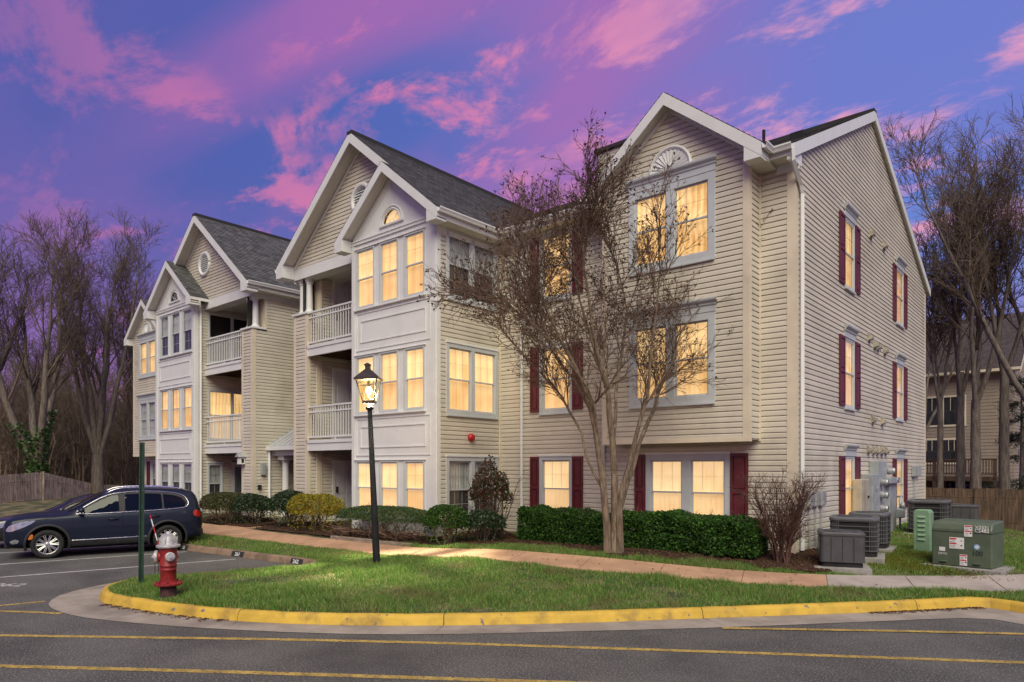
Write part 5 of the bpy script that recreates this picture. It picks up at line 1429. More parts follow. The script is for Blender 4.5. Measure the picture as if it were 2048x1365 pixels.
def shrub(name, label, cat, loc, half, n, size, mat, seed, power=3.0, amp=.14, zc=None, stems=10, group=None, aspect=.6, extra=None, core=True):
    rng = np.random.default_rng(seed); z0 = float(zt(loc[0], loc[1]))
    root = thing(name, label, cat, (loc[0], loc[1], z0), (0, 0, loc[2] if len(loc) > 2 else 0), group)
    h = half[2]; zc = zc if zc is not None else h * .9
    P, d = lump(rng, n, (0, 0, zc), half, power, amp)
    P = P[P[:, 2] > .05]
    V, F = leaves(P, size, rng, aspect=aspect)
    np_mesh('foliage', V, [F], mat, root)
    S = []
    for i in range(stems):
        bx, by = rng.uniform(-.5, .5) * half[0], rng.uniform(-.5, .5) * half[1]
        tx, ty = bx + rng.normal() * half[0] * .35, by + rng.normal() * half[1] * .35
        S.append(stem([(bx * .6, by * .6, -.05), ((bx + tx) / 2, (by + ty) / 2, zc * .7), (tx, ty, zc + h * .6)], [.022, .015, .005], 7, rng, .015))
    lv = grow(S, [dict(k=8, t0=.2, ang=.6, len=.45 * h + .15, up=.2, wob=.2, n=4, rr=.5, rmin=.004), dict(k=4, t0=.2, ang=.6, len=.2, wob=.2, n=3, rr=.6, rmin=.003)], rng)
    V, F = tubes(lv, [5, 4, 3]); np_mesh('branches', V, F, 'twig_grey', root)
    if extra: extra(root, rng, z0)
    return root

# clipped hedge in front of the end block
def hedge():
    rng = np.random.default_rng(31); a, b = np.array([-10.45, 12.32]), np.array([-5.02, 12.95])
    c = (a + b) / 2; z0 = float(zt(*c)); root = thing('hedge', 'long clipped green box hedge under the ground floor windows', 'hedge', (c[0], c[1], z0), (0, 0, math.atan2(b[1] - a[1], b[0] - a[0])))
    L_ = np.linalg.norm(b - a); hx, D, H = L_ / 2, 1.0, .76
    n = 52000; f = rng.random(n); u = rng.uniform(-hx, hx, n); P = np.zeros((n, 3))
    front = f < .42; top = (f >= .42) & (f < .82); endr = (f >= .82) & (f < .92); endl = f >= .92
    depth = rng.random(n) ** 2 * .16
    P[front] = np.stack([u, depth, rng.uniform(.04, H, n)], 1)[front]
    P[top] = np.stack([u, rng.uniform(0, D, n), H - depth], 1)[top]
    P[endr] = np.stack([hx - depth, rng.uniform(0, D, n), rng.uniform(.04, H, n)], 1)[endr]
    P[endl] = np.stack([-hx + depth, rng.uniform(0, D, n), rng.uniform(.04, H, n)], 1)[endl]
    w = .035 * np.sin(P[:, 0] * 2.1) + .03 * np.sin(P[:, 0] * 5.3 + P[:, 2] * 4) + .02 * np.sin(P[:, 1] * 7 + P[:, 0] * 9)
    edge = np.clip((P[:, 2] - (H - .12)) / .12, 0, 1) * np.clip((.14 - P[:, 1]) / .14, 0, 1)
    P[:, 2] += w * (P[:, 2] > .4) - .06 * edge ; P[:, 1] += w * 1.2 * front + .05 * edge
    P += rng.normal(size=P.shape) * .012
    V, F = leaves(P, .026, rng, aspect=.62); np_mesh('foliage', V, [F], 'box_leaf', root)
    cm = MB().box(-hx + .16, hx - .16, .16, D - .1, .0, H - .15); 
    S = [stem([(x, .5 + rng.normal() * .15, -.05), (x + rng.normal() * .1, .45, .35), (x + rng.normal() * .2, .5 + rng.normal() * .2, .68)], [.02, .014, .005], 6, rng, .01) for x in np.linspace(-hx + .2, hx - .2, 34)]
    lv = grow(S, [dict(k=12, t0=.1, ang=.8, len=.36, up=.15, wob=.2, n=4, rr=.5, rmin=.004), dict(k=4, t0=.2, ang=.7, len=.16, wob=.2, n=3, rr=.6, rmin=.003)], rng)
    V, F = tubes(lv, [4, 3, 3]); np_mesh('branches', V, F, 'twig_grey', root)
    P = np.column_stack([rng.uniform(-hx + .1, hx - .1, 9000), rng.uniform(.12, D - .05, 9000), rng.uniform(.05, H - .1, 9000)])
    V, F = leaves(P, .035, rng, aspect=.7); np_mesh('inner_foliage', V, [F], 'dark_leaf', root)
hedge()
shrub('shrub', 'wide olive green clipped shrub at the rear of the blue car', 'shrub', (-21.75, 10.95), (1.0, .62, .52), 9000, .028, 'olive_leaf', 41, 4.0, .08)
shrub('shrub', 'dark rounded evergreen shrub left of the entrance path', 'shrub', (-20.55, 11.15), (.66, .55, .50), 6500, .028, 'dark_leaf', 42, 3.0, .14)
shrub('shrub', 'dark narrow shrub tucked behind the golden shrub', 'shrub', (-18.72, 11.35), (.60, .55, .58), 6000, .03, 'dark_leaf', 43, 2.6, .2)
shrub('golden_shrub', 'golden yellow leaved shrub beside the sidewalk near the ground floor door', 'shrub', (-17.15, 11.25), (.98, .55, .56), 9500, .024, 'gold_leaf', 44, 3.2, .16)
def brown_stems(root, rng, z0):
    S = [stem([(x, rng.uniform(-.3, .3), 0), (x + rng.normal() * .3, -.35 + rng.normal() * .15, .18), (x + rng.normal() * .6, -.5, .30)], [.025, .018, .006], 7, rng, .03) for x in np.linspace(-1.5, 1.5, 26)]
    lv = grow(S, [dict(k=7, t0=.2, ang=.7, len=.4, up=.05, wob=.25, n=4, rr=.5, rmin=.004)], rng)
    V, F = tubes(lv, [5, 3]); np_mesh('bare_stems', V, F, 'twig_myrtle', root)
shrub('juniper', 'low spreading green juniper with bare brown stems behind the timber edging', 'shrub', (-14.05, 11.35), (1.75, .62, .34), 12000, .03, 'juniper_leaf', 45, 3.0, .16, zc=.50, aspect=.35, extra=brown_stems)
shrub('shrub', 'round green boxwood at the foot of the white bay', 'shrub', (-11.72, 11.25), (.56, .48, .50), 6500, .024, 'box_leaf', 46, 2.6, .12)
shrub('photinia', 'tall loose shrub with reddish leaves against the dark ground floor window', 'shrub', (-11.35, 12.35), (.62, .45, .92), 2600, .034, 'photinia_leaf', 47, 1.6, .5, zc=.95, stems=16)
shrub('shrub', 'small dark green shrub at the foot of the reddish leaved shrub', 'shrub', (-11.05, 11.85), (.48, .42, .40), 3600, .026, 'dark_leaf', 48, 2.6, .2)
def twig_shrub():
    rng = np.random.default_rng(51); x, y = -4.62, 13.30; root = thing('twiggy_shrub', 'leafless twiggy clipped shrub at the front right corner of the building', 'shrub', (x, y, float(zt(x, y))))
    S = []
    for i in range(20):
        a = rng.uniform(0, 6.28); r_ = rng.uniform(.1, 1) ** .7
        S.append(stem([(math.cos(a) * .12 * r_, math.sin(a) * .12 * r_, -.05), (math.cos(a) * .28 * r_, math.sin(a) * .25 * r_, .55), (math.cos(a) * .74 * r_, math.sin(a) * .60 * r_, 1.30 + .16 * rng.random())], [.018, .013, .006], 9, rng, .012))
    lv = grow(S, [dict(k=9, t0=.25, ang=.55, len=.52, up=.18, curl=.06, wob=.12, n=5, rr=.6, rmin=.0055), dict(k=6, t0=.2, ang=.6, len=.28, up=.12, wob=.15, n=4, rr=.7, rmin=.0038), dict(k=3, t0=.3, ang=.6, len=.12, up=.1, wob=.15, n=3, rr=.8, rmin=.003)], rng)
    V, F = tubes(lv[:1], [6]); np_mesh('stems', V, F, 'twig_red', root, True)
    V, F = tubes(lv[1:], [4, 3, 3]); np_mesh('twigs', V, F, 'twig_red', root)
twig_shrub()

# ---- grass
def grass():
    rng = np.random.default_rng(77)
    def field(x0, x1, y0, y1, dens, hb, wb):
        n = int((x1 - x0) * (y1 - y0) * dens); x = rng.uniform(x0, x1, n); y = rng.uniform(y0, y1, n)
        ok = inpoly(x, y, lawn_poly) & ~inpoly(x, y, sw_poly)
        for b_ in BEDS: ok &= ~inpoly(x, y, b_)
        ok &= ~((x < XR + .1) & (y > Y0 - .1)) & ~((x < X1 + .05) & (y > Y1 - .05)) & ~((x > -22.5) & (x < -19.6) & (y > 10.4))
        return x[ok], y[ok], hb, wb
    VV = []
    for (args) in ((-13.7, -1.0, 4.2, 13.6, 5200, .055, .006), (-1.2, 2.5, 11.5, 16, 2500, .055, .006), (-6.0, 3.0, 12, 19.5, 3200, .05, .006), (-5, 6, 19.5, 29, 900, .055, .010), (-24, -13.6, 7.6, 10.0, 2600, .06, .008), (-13.0, -8, 10.4, 12.4, 2600, .05, .007)):
        x, y, hb, wb = field(*args); n = len(x)
        # patchy turf: thinner and shorter in places, tufted in others
        f = .5 + .5 * np.sin(x * 1.7 + np.sin(y * 1.3) * 2) * np.sin(y * 2.1 + np.cos(x * .9) * 2); g = .5 + .5 * np.sin(x * 6.1 + y * 2) * np.sin(y * 5.3 - x * 3)
        bald = np.clip(np.sin(x * .9 + 1.3 * np.sin(y * .7)) * np.sin(y * 1.1 - .6 * x) * 1.6 - .55, 0, .42); keep = rng.random(n) < .50 + .45 * f * g + .15 - bald; x, y, f, g = x[keep], y[keep], f[keep], g[keep]; n = len(x)
        z = zt(x, y); h = hb * rng.uniform(.4, 1.7, n) * (.5 + .95 * f) * (.7 + .6 * g)
        a = rng.uniform(0, 6.28, n); ln = rng.normal(size=(n, 2)) * .45
        w = wb * rng.uniform(.6, 1.3, n)
        b0 = np.stack([x - np.cos(a) * w, y - np.sin(a) * w, z - .005], 1); b1 = np.stack([x + np.cos(a) * w, y + np.sin(a) * w, z - .005], 1)
        tp = np.stack([x + ln[:, 0] * h, y + ln[:, 1] * h, z + h], 1)
        VV.append(np.stack([b0, b1, tp], 1).reshape(-1, 3))
    V = np.concatenate(VV); o = np_mesh('grass', V, [np.arange(len(V)).reshape(-1, 3)], 'grass')
    struct(o, 'stuff', 'short green lawn grass with straw coloured patches'); o['category'] = 'grass'
    # mossy yellow patch by the air conditioners
    n = 9000; p = rng.normal(size=(n, 2)) * np.array([.55, .9]) + np.array([-2.95, 15.6]); z = zt(p[:, 0], p[:, 1])
    ok = (p[:, 0] > XR + 1.1) & (p[:, 1] > 14.3); p, z = p[ok], z[ok]; n = len(p)
    a = rng.uniform(0, 6.28, n); h = rng.uniform(.03, .07, n)
    V = np.stack([np.stack([p[:, 0] - np.cos(a) * .012, p[:, 1] - np.sin(a) * .012, z], 1), np.stack([p[:, 0] + np.cos(a) * .012, p[:, 1] + np.sin(a) * .012, z], 1), np.stack([p[:, 0], p[:, 1], z + h], 1)], 1).reshape(-1, 3)
    o = np_mesh('moss', V, [np.arange(len(V)).reshape(-1, 3)], 'moss_grass'); struct(o, 'stuff', 'yellow green moss between the air conditioners and the transformer'); o['category'] = 'moss'
    # dead leaves on the grass, along the kerb foot and by the beds
    Q = []
    x = rng.uniform(-13.5, -2, 2200); y = rng.uniform(4.4, 13, 2200); ok = inpoly(x, y, lawn_poly); x, y = x[ok][:900], y[ok][:900]; Q.append(np.stack([x, y, zt(x, y) + .04], 1))
    ii = rng.integers(ikey(-11.9, 4.1), ikey(-9.3, 4.85), 300); off = -np.abs(rng.normal(size=300)) * .035 - .01; p = KP[ii] + KN[ii] * off[:, None]; p += rng.normal(size=p.shape) * .05; dd = ((p - KP[ii]) * KN[ii]).sum(1); p -= KN[ii] * np.maximum(dd + .012, 0)[:, None]; Q.append(np.column_stack([p, np.full(len(p), .014)]))
    ii = rng.integers(ikey(-2.6, 11.4), ikey(-1.2, 12.95), 420); off = -np.abs(rng.normal(size=420)) * .06 - .012; p = KP[ii] + KN[ii] * off[:, None]; p += _t[ii] * rng.normal(size=(420, 1)) * .1; Q.append(np.column_stack([p, np.full(len(p), .014)]))
    x = rng.uniform(-12.5, -8, 500); y = rng.uniform(10.75, 12.2, 500); Q.append(np.stack([x, y, zt(x, y) + .05], 1)[:260])
    x = rng.normal(size=160) * .35 - 1.95; y = rng.normal(size=160) * .2 + 14.75; Q.append(np.stack([x, y, zt(x, y) + .05], 1))
    P = np.concatenate(Q); nn = np.tile([0, 0, 1.0], (len(P), 1)); V, F = leaves(P, .022, rng, flat=3.0, aspect=.7, nor=nn)
    o = np_mesh('fallen_leaves', V, [F], 'litter'); struct(o, 'stuff', 'scattered brown fallen leaves on the grass and along the kerb'); o['category'] = 'leaves'
grass()
# ------------------------------------------------------------------ street lamp
def street_lamp():
    x, y = -10.86, 8.52; z0 = float(zt(x, y))
    root = thing('street_lamp', 'black leaning lamp post with a lit four sided lantern on the grass', 'street lamp', (x, y, z0))
    root.rotation_euler = Matrix.Rotation(R(-2.6), 3, Vector(FWD)).to_euler()
    P = [(0, 0, -.15), (0, 0, 0), (0, 0, .8), (0, 0, 3.15)]
    pole = obj('pole', MB().tube(P, [.072, .072, .066, .044], 16), 'dark_metal', root, True)
    for z, h in ((1.42, .12), (1.85, .07), (.95, .2)):
        s = MB(); s.lathe([(.0655 - z * .0075 + .003, z), (.0655 - (z + h) * .0075 + .003, z + h)], 10, (0, 0, 0), 'Z', R(-150), R(-80)); obj('sticker', s, 'sticker' if h < .13 else 'grey_metal', pole)
    obj('collar', MB().lathe([(.044, 3.06), (.078, 3.09), (.078, 3.12), (.05, 3.15), (.03, 3.19)], 16), 'dark_metal', root, True)  # flared wide to keep the added spot's beam off the pole
    ang = R(45) + YAW
    def sq(r, z): return [(r * math.cos(ang + i * math.pi / 2), r * math.sin(ang + i * math.pi / 2), z) for i in range(4)]
    zb, zt_, rb, rt = 3.24, 3.66, .155, .285
    b = MB(); b.add(sq(rb + .012, 3.20) + sq(rb + .012, 3.25) + sq(rb - .01, 3.20) + sq(rb - .01, 3.25), [(i, (i + 1) % 4, (i + 1) % 4 + 4, i + 4) for i in range(4)] + [(i + 8, (i + 1) % 4 + 8, (i + 1) % 4 + 12, i + 12) for i in range(4)] + [(i, (i + 1) % 4, (i + 1) % 4 + 8, i + 8) for i in range(4)] + [(i + 4, (i + 1) % 4 + 4, (i + 1) % 4 + 12, i + 12) for i in range(4)])
    obj('lantern_base', b, 'lamp_bronze', root)
    bs = sq(rb - .01, 3.215)
    for i in range(2): obj('base_bar', MB().tube([bs[i], bs[i + 2]], .014, 4), 'lamp_bronze', root)
    lo_, hi_ = sq(rb, zb), sq(rt, zt_)
    for i in range(4): obj('lantern_rib', MB().tube([lo_[i], hi_[i]], .011, 6), 'lamp_bronze', root)
    l2, h2 = sq(rb - .008, zb), sq(rt - .01, zt_)
    for i in range(4):
        j = (i + 1) % 4; obj('lantern_pane', MB().quad(l2[i], l2[j], h2[j], h2[i]), 'lantern_glass', root)
    rf = MB(); A, B, C, D = sq(rt + .055, 3.655), sq(rt + .055, 3.69), sq(.07, 3.88), sq(.055, 3.90)
    rf.add(A + B + C, [(0, 1, 2, 3)] + [(i, (i + 1) % 4, (i + 1) % 4 + 4, i + 4) for i in range(4)] + [(i + 4, (i + 1) % 4 + 4, (i + 1) % 4 + 8, i + 8) for i in range(4)])
    rfo = obj('lantern_roof', rf, 'lamp_bronze', root)
    fn = MB(); E_, G_, H_ = sq(.068, 3.88), sq(.068, 3.955), sq(.09, 3.955); I_, J_ = sq(.09, 3.97), sq(.02, 4.005)
    pts = E_ + G_ + H_ + I_ + J_; fn.add(pts, [(k * 4 + i, k * 4 + (i + 1) % 4, k * 4 + 4 + (i + 1) % 4, k * 4 + 4 + i) for k in range(4) for i in range(4)] + [(16, 17, 18, 19)])
    obj('finial', fn, 'lamp_bronze', rfo)
    m = bpy.data.materials.new('bulb'); m.use_nodes = True; p = m.node_tree.nodes['Principled BSDF']; p.inputs['Emission Color'].default_value = (1, .82, .45, 1); p.inputs['Emission Strength'].default_value = 22; MATS['bulb'] = m
    obj('bulb', MB().lathe([(0, -.085), (.035, -.07), (.058, -.03), (.06, .01), (.045, .05), (.028, .07), (0, .08)], 14, (0, 0, 3.46)), 'bulb', root, True)
    obj('bulb_socket', MB().lathe([(.03, 3.53), (.03, 3.68)], 10), 'lamp_bronze', root)
    ld = bpy.data.lights.new('lamp_light', 'POINT'); ld.energy = 330; ld.color = (1, .80, .42); ld.shadow_soft_size = .10
    ls = bpy.data.lights.new('added_pool_spot', 'SPOT'); ls.energy = 3600; ls.color = (1, .92, .66); ls.spot_size = R(104); ls.spot_blend = 1.0; ls.shadow_soft_size = .012  # spot added inside the lantern to brighten the pool on the grass
    so = bpy.data.objects.new('added_pool_spot', ls); COL.objects.link(so); so.parent = root; so.location = (0, 0, 3.34)
    lo = bpy.data.objects.new('lamp_light', ld); COL.objects.link(lo); lo.parent = root; lo.location = (0, 0, 3.46)
street_lamp()

# ------------------------------------------------------------------ fire hydrant
def hydrant():
    x, y = -11.2, 4.67; z0 = float(zt(x, y)) - .01
    root = thing('fire_hydrant', 'red fire hydrant with silver cap and caps near the yellow kerb', 'fire hydrant', (x, y, z0), (0, 0, YAW + R(8)))
    obj('base_barrel', MB().lathe([(.118, -.1), (.118, .20), (.112, .205)], 28), 'hyd_base', root, True)
    fl = obj('base_flange', MB().lathe([(.11, .205), (.195, .205), (.205, .215), (.205, .238), (.195, .245), (.12, .255), (.118, .275)], 32), 'hyd_red', root)
    for i in range(8):
        a = 2 * math.pi * (i + .3) / 8; obj('bolt', MB().lathe([(0, .275), (.017, .275), (.017, .20), (0, .2)], 6, (.172 * math.cos(a), .172 * math.sin(a), 0)), 'hyd_red', fl)
    obj('barrel', MB().lathe([(.118, .27), (.116, .44), (.124, .445), (.124, .462), (.118, .468), (.118, .50), (.128, .505), (.128, .525), (.122, .53), (.122, .70), (.128, .74), (.13, .80)], 32), 'hyd_red', root, True)
    b = obj('bonnet', MB().lathe([(.13, .795), (.17, .80), (.175, .81), (.175, .835), (.168, .842), (.135, .85), (.128, .88), (.118, .93), (.095, .975), (.06, 1.0), (.04, 1.008), (.035, 1.01), (.035, 1.05), (0, 1.055)], 32), 'hyd_silver', root, True)
    for i in range(8):
        a = 2 * math.pi * i / 8; obj('bonnet_rib', MB().tube([(.13 * math.cos(a), .13 * math.sin(a), .86), (.122 * math.cos(a), .122 * math.sin(a), .93), (.098 * math.cos(a), .098 * math.sin(a), .98), (.05 * math.cos(a), .05 * math.sin(a), 1.012)], .011, 6), 'hyd_silver', b)
    # nozzles: a big one to the left, smaller ones in front and behind
    def nozzle(ang, r, ln, z=.655):
        d = Vector((math.cos(ang), math.sin(ang), 0)); c = Vector((0, 0, z))
        nz = obj('nozzle', MB().tube([c + d * .08, c + d * (ln - .05)], r * .92, 20), 'hyd_red', root, True)
        obj('nozzle_cap', MB().tube([c + d * (ln - .06), c + d * (ln - .05), c + d * (ln - .01), c + d * ln], [r * 1.06, r * 1.16, r * 1.16, r * .95], 20), 'hyd_silver', nz)
        obj('cap_nut', MB().tube([c + d * ln, c + d * (ln + .035)], r * .32, 5), 'hyd_silver', nz)
    nozzle(R(186), .088, .20); nozzle(R(-62), .062, .185, .665); nozzle(R(70), .062, .185, .665)
    def chain(a, z0_, n):
        for k in range(n):
            t = MB(); c = Vector((a[0], a[1], z0_ - .024 * k)); q = (k % 2) * math.pi / 2
            t.tube([c + Vector((math.cos(q) * .009 * math.cos(u), math.sin(q) * .009 * math.cos(u), .016 * math.sin(u))) for u in np.linspace(0, 2 * math.pi, 9)], .003, 4); obj('chain_link', t, 'chain', root)
    chain((-.185, -.045), .60, 9); chain((-.118, -.075), .56, 7); chain((.145, -.115), .585, 4)
    # marker rod
    a, e = Vector((-.135, .0, .80)), Vector((-.275, .02, 1.30)); n = 9
    for k in range(n):
        p, q = a.lerp(e, k / n), a.lerp(e, (k + 1) / n); obj('marker_rod', MB().tube([p, q], .0085, 6), 'rod_red' if (k % 4 < 2 or k == n - 1) else 'rod_white', root)
    obj('rod_tip', MB().tube([e, e + (e - a).normalized() * .012], .012, 8), 'rod_red', root)
    obj('rod_bracket', MB().tube([Vector((-.15, 0, .82)), Vector((-.12, 0, .78))], .014, 6), 'hyd_silver', root)
hydrant()

# ------------------------------------------------------------------ green sign post
def sign_post():
    x, y = -12.61, 4.80; z0 = float(zt(x, y)); root = thing('sign_post', 'thin green steel channel post beside the hydrant, no sign on it', 'post', (x, y, z0), (0, 0, YAW + R(25)))
    root.rotation_euler = (0, R(.4), YAW + R(25))
    prof = [(-.042, -.008), (-.024, -.008), (-.018, .024), (.018, .024), (.024, -.008), (.042, -.008), (.042, -.003), (.028, -.003), (.022, .030), (-.022, .030), (-.028, -.003), (-.042, -.003)]
    obj('post', MB().prism([(a, b, -.1) for a, b in prof], (0, 0, 2.58)), 'post_green', root)
    for k in range(30):
        z = .25 + k * .072; obj('bolt_hole', MB().lathe([(0, 0), (.006, 0)], 8, (0, .0235, z), 'Y'), 'ac_black', root)
sign_post()

# ------------------------------------------------------------------ kerb numbers
def kerb_number(txt, x, y, lb):
    i = ikey(x, y); p, n, t = KP[i], KN[i], _t[i]
    root = thing('kerb_number', lb, 'number', (p[0], p[1], 0), (0, 0, math.atan2(t[1], t[0])), 'stall numbers on the kerb')
    w = .25; f = lambda s, z, d: (s, d + (0 if z < .012 else min((z - .012) / .093, 1) * .030 + max(0, z - .105) * .55), z)
    mb = MB()
    for za, zb in ((.014, .105), (.105, .135)): mb.quad(f(-w, za, -.004), f(w, za, -.004), f(w, zb, -.004), f(-w, zb, -.004))
    obj('number_patch', mb, 'plate_black', root)
    tilt = math.atan2(.030, .093)
    mw = Matrix.Translation((.0, -.0085 + .016, .068)) @ Matrix.Rotation(R(90) - tilt, 4, 'X')
    text_mesh('number', txt, .125, 'stencil', mw, root, .0006, .004, 1.15)
for txt, x, y, lb in (('262', -13.72, 8.54, 'black kerb patch with the white number 262, nearest the lamp post'), ('261', -16.1, 8.31, 'black kerb patch with the white number 261, between two other numbers'), ('258', -18.62, 8.07, 'faded kerb patch with a white number, just behind the blue car')): kerb_number(txt, x, y, lb)

# ------------------------------------------------------------------ transformer, pedestal
def transformer():
    x, y = -1.92, 15.42; z0 = float(zt(x, y)) - .03
    root = thing('transformer_cabinet', 'large olive green pad mounted transformer box with warning stickers', 'transformer', (x, y, z0), (0, 0, R(-9)))
    obj('concrete_pad', MB().box(-.66, .66, -.42, .5, -.1, .07), 'pad', root, bevel=.02)
    W, D, H = .49, .36, .92
    b = MB(); prof = [(-D, .07), (-D, H - .16), (-D + .04, H - .07), (-D + .12, H - .02), (D, H), (D, .07)]
    b.prism([(-W, py, pz) for py, pz in prof], (2 * W, 0, 0)); obj('cabinet', b, 'trans_green', root, bevel=.025)
    obj('lid_seam', MB().box(-W - .003, W + .003, -D - .003, D + .003, H - .215, H - .205), 'ac_black', root)
    f = -D - .004
    def stk(x0, z0_, w, h, reds, tx=True):
        s = obj('warning_sticker', MB().box(x0, x0 + w, f - .002, f, z0_, z0_ + h), 'sticker', root)
        for a, bb in reds: obj('red_band', MB().box(x0 + .008, x0 + w * (1 if w < .17 else .52) - .008, f - .0035, f - .0021, z0_ + h * a, z0_ + h * bb), 'sticker_red', s)
        if tx:
            for k in range(5):
                zz_ = z0_ + h * (.12 + .155 * k)
                if any(a - .03 < (zz_ - z0_) / h < bb for a, bb in reds): continue
                obj('print_line', MB().box(x0 + .012, x0 + w * (.55 if w < .17 else .40), f - .0035, f - .0021, zz_, zz_ + .006), 'sticker_ink', s)
            obj('pictogram', MB().lathe([(0, 0), (.016, 0)], 5, (x0 + w * .82, f - .003, z0_ + h * .3), 'Y'), 'sticker_ink', s)
            obj('pictogram', MB().lathe([(0, 0), (.014, 0)], 4, (x0 + w * .82, f - .003, z0_ + h * .72), 'Y'), 'sticker_ink', s)
    stk(.05, .64, .13, .21, ((.86, .96), (.42, .52))); stk(-.19, .40, .24, .21, ((.82, .94), (.40, .52))); stk(-.02, .10, .12, .20, ((.86, .96), (.42, .52)))
    stk(-.36, .34, .10, .075, (), False)
    Rm = Matrix.Translation((.0, f - .002, 0)) @ Matrix.Rotation(R(90), 4, 'X')
    for txt, px, pz, sz, mt in (('X0331', .335, .815, .085, 'stencil'), ('C5482', .33, .755, .085, 'stencil'), ('100', .26, .34, .12, 'sticker_ink'), ('SITE', .24, .62, .0, 'sticker_ink')):
        if sz: text_mesh('marking', txt, sz, mt, Matrix.Translation((px, 0, pz)) @ Rm, root, .0005, .002)
    text_mesh('marking', 'DFPD', .06, 'stencil', Matrix.Translation((-.30, 0, .29)) @ Rm, root, .0005, .001)
    obj('round_sticker', MB().lathe([(0, 0), (.05, 0)], 24, (.255, f - .002, .46), 'Y'), 'sticker_blue', root)
    obj('round_sticker_centre', MB().lathe([(0, 0), (.028, 0)], 20, (.255, f - .0035, .46), 'Y'), 'sticker', root)
    for xx in (-.34, .20): obj('handle', MB().box(xx, xx + .12, f - .04, f, .14, .165), 'trans_green', root, bevel=.008)
transformer()
def pedestal():
    x, y = -2.85, 16.62; z0 = float(zt(x, y)); root = thing('utility_pedestal', 'pale green louvred utility pedestal beside the transformer', 'pedestal', (x, y, z0), (0, 0, R(-4)))
    b = MB(); b.prism([(-.16, -.14, -.1), (.16, -.14, -.1), (.16, -.14, .84), (.12, -.14, .90), (-.12, -.14, .90), (-.16, -.14, .84)], (0, .28, 0)); obj('body', b, 'ped_green', root, bevel=.02)
    for k in range(6): obj('louvre', MB().prism([(-.07, -.14, .26 + k * .095), (-.07, -.165, .26 + k * .095), (-.07, -.14, .30 + k * .095)], (.14, 0, 0)), 'ped_green', root)
pedestal()

# ------------------------------------------------------------------ air conditioners
def ac_round(name, label, x, y, s, rz, h, kind, grp='air conditioner units by the end wall'):
    z0 = float(zt(x, y)); root = thing(name, label, 'air conditioner', (x, y, z0), (0, 0, rz), grp)
    obj('concrete_pad', MB().box(-s - .1, s + .1, -s - .1, s + .1, -.1, .06), 'pad', root, bevel=.01)
    def rsq(r, c, n=6):
        out = []
        for q in range(4):
            a0 = q * math.pi / 2; cx, cy = (r - c) * (1 if q in (0, 3) else -1), (r - c) * (1 if q in (0, 1) else -1)
            out += [(cx + c * math.cos(a0 + math.pi / 2 * k / n), cy + c * math.sin(a0 + math.pi / 2 * k / n)) for k in range(n + 1)]
        return out
    def shell(name, levels, mat, par, cap=True, smooth=False):
        mb = MB(); n = None
        for r, c, z in levels:
            p = rsq(r, c); n = len(p); mb.v += [(a, b, z) for a, b in p]
        for k in range(len(levels) - 1): mb.f += [(k * n + i, k * n + (i + 1) % n, (k + 1) * n + (i + 1) % n, (k + 1) * n + i) for i in range(n)]
        if cap: mb.f += [tuple(range(n))[::-1], tuple(range((len(levels) - 1) * n, len(levels) * n))]
        return obj(name, mb, mat, par, smooth)
    c = s * (.34 if kind == 'round' else .22)
    shell('base', [(s * .92, c * .9, .06), (s * .92, c * .9, .16)], 'ac_black', root)
    if kind == 'panel':
        b = shell('casing', [(s, c, .15), (s, c, h - .07)], 'ac_grey', root)
        for k in range(3): obj('casing_rib', MB().box(-s * .5 + k * s * .5 - .006, -s * .5 + k * s * .5 + .006, -s - .004, -s + .01, .17, h - .09), 'ac_black', b)
        obj('rating_label', MB().box(-s - .003, -s + .002, -s * .55, -s * .25, .38, .47), 'sticker', b); obj('badge', MB().box(-s - .003, -s + .002, -s * .5, -s * .2, h - .22, h - .13), 'grey_metal', b)
    else:
        b = shell('coil', [(s * .93, c * .9, .16), (s * .93, c * .9, h - .07)], 'ac_black', root)
        for k in range(7):
            z = .17 + (h - .26) * k / 6; shell('guard_ring', [(s * .985, c, z), (s, c, z + .004), (s, c, z + .012), (s * .985, c, z + .016)], 'ac_light', b, False)
        for k in range(28):
            p = rsq(s * .975, c); q = p[int(k * len(p) / 28)]; obj('guard_wire', MB().box(q[0] - .006, q[0] + .006, q[1] - .006, q[1] + .006, .16, h - .07), 'ac_light', b)
    t = shell('top', [(s * 1.0, c, h - .08), (s * 1.03, c * 1.03, h - .06), (s * 1.03, c * 1.03, h - .025), (s * .98, c, h)], 'ac_light' if kind == 'round' else 'ac_grey', root)
    obj('fan_opening', MB().lathe([(0, h + .002), (s * .74, h + .002)], 28), 'ac_black', t)
    for k in range(7): obj('fan_grille', MB().lathe([(s * (.12 + .1 * k), h + .004), (s * (.12 + .1 * k) + .008, h + .010), (s * (.12 + .1 * k) + .016, h + .004)], 26), 'ac_grey', t)
    obj('fan_hub', MB().lathe([(s * .1, h + .004), (s * .1, h + .018), (0, h + .02)], 14), 'ac_grey', t)
ac_round('air_conditioner', 'smooth panelled dark grey air conditioner nearest the sidewalk', -3.74, 13.86, .38, R(20), .70, 'panel')
ac_round('air_conditioner', 'larger wire guarded air conditioner behind the panelled one', -3.80, 15.08, .44, R(12), .83, 'round')
ac_round('air_conditioner', 'wire guarded air conditioner farthest back in the near row of three', -3.80, 16.3, .37, R(5), .80, 'round')
ac_round('air_conditioner', 'dark louvred air conditioner behind the green pedestal', -3.55, 21.5, .48, R(3), .95, 'round')
ac_round('air_conditioner', 'grey panelled air conditioner near the wooden fence', -3.1, 23.6, .42, R(8), .86, 'panel')

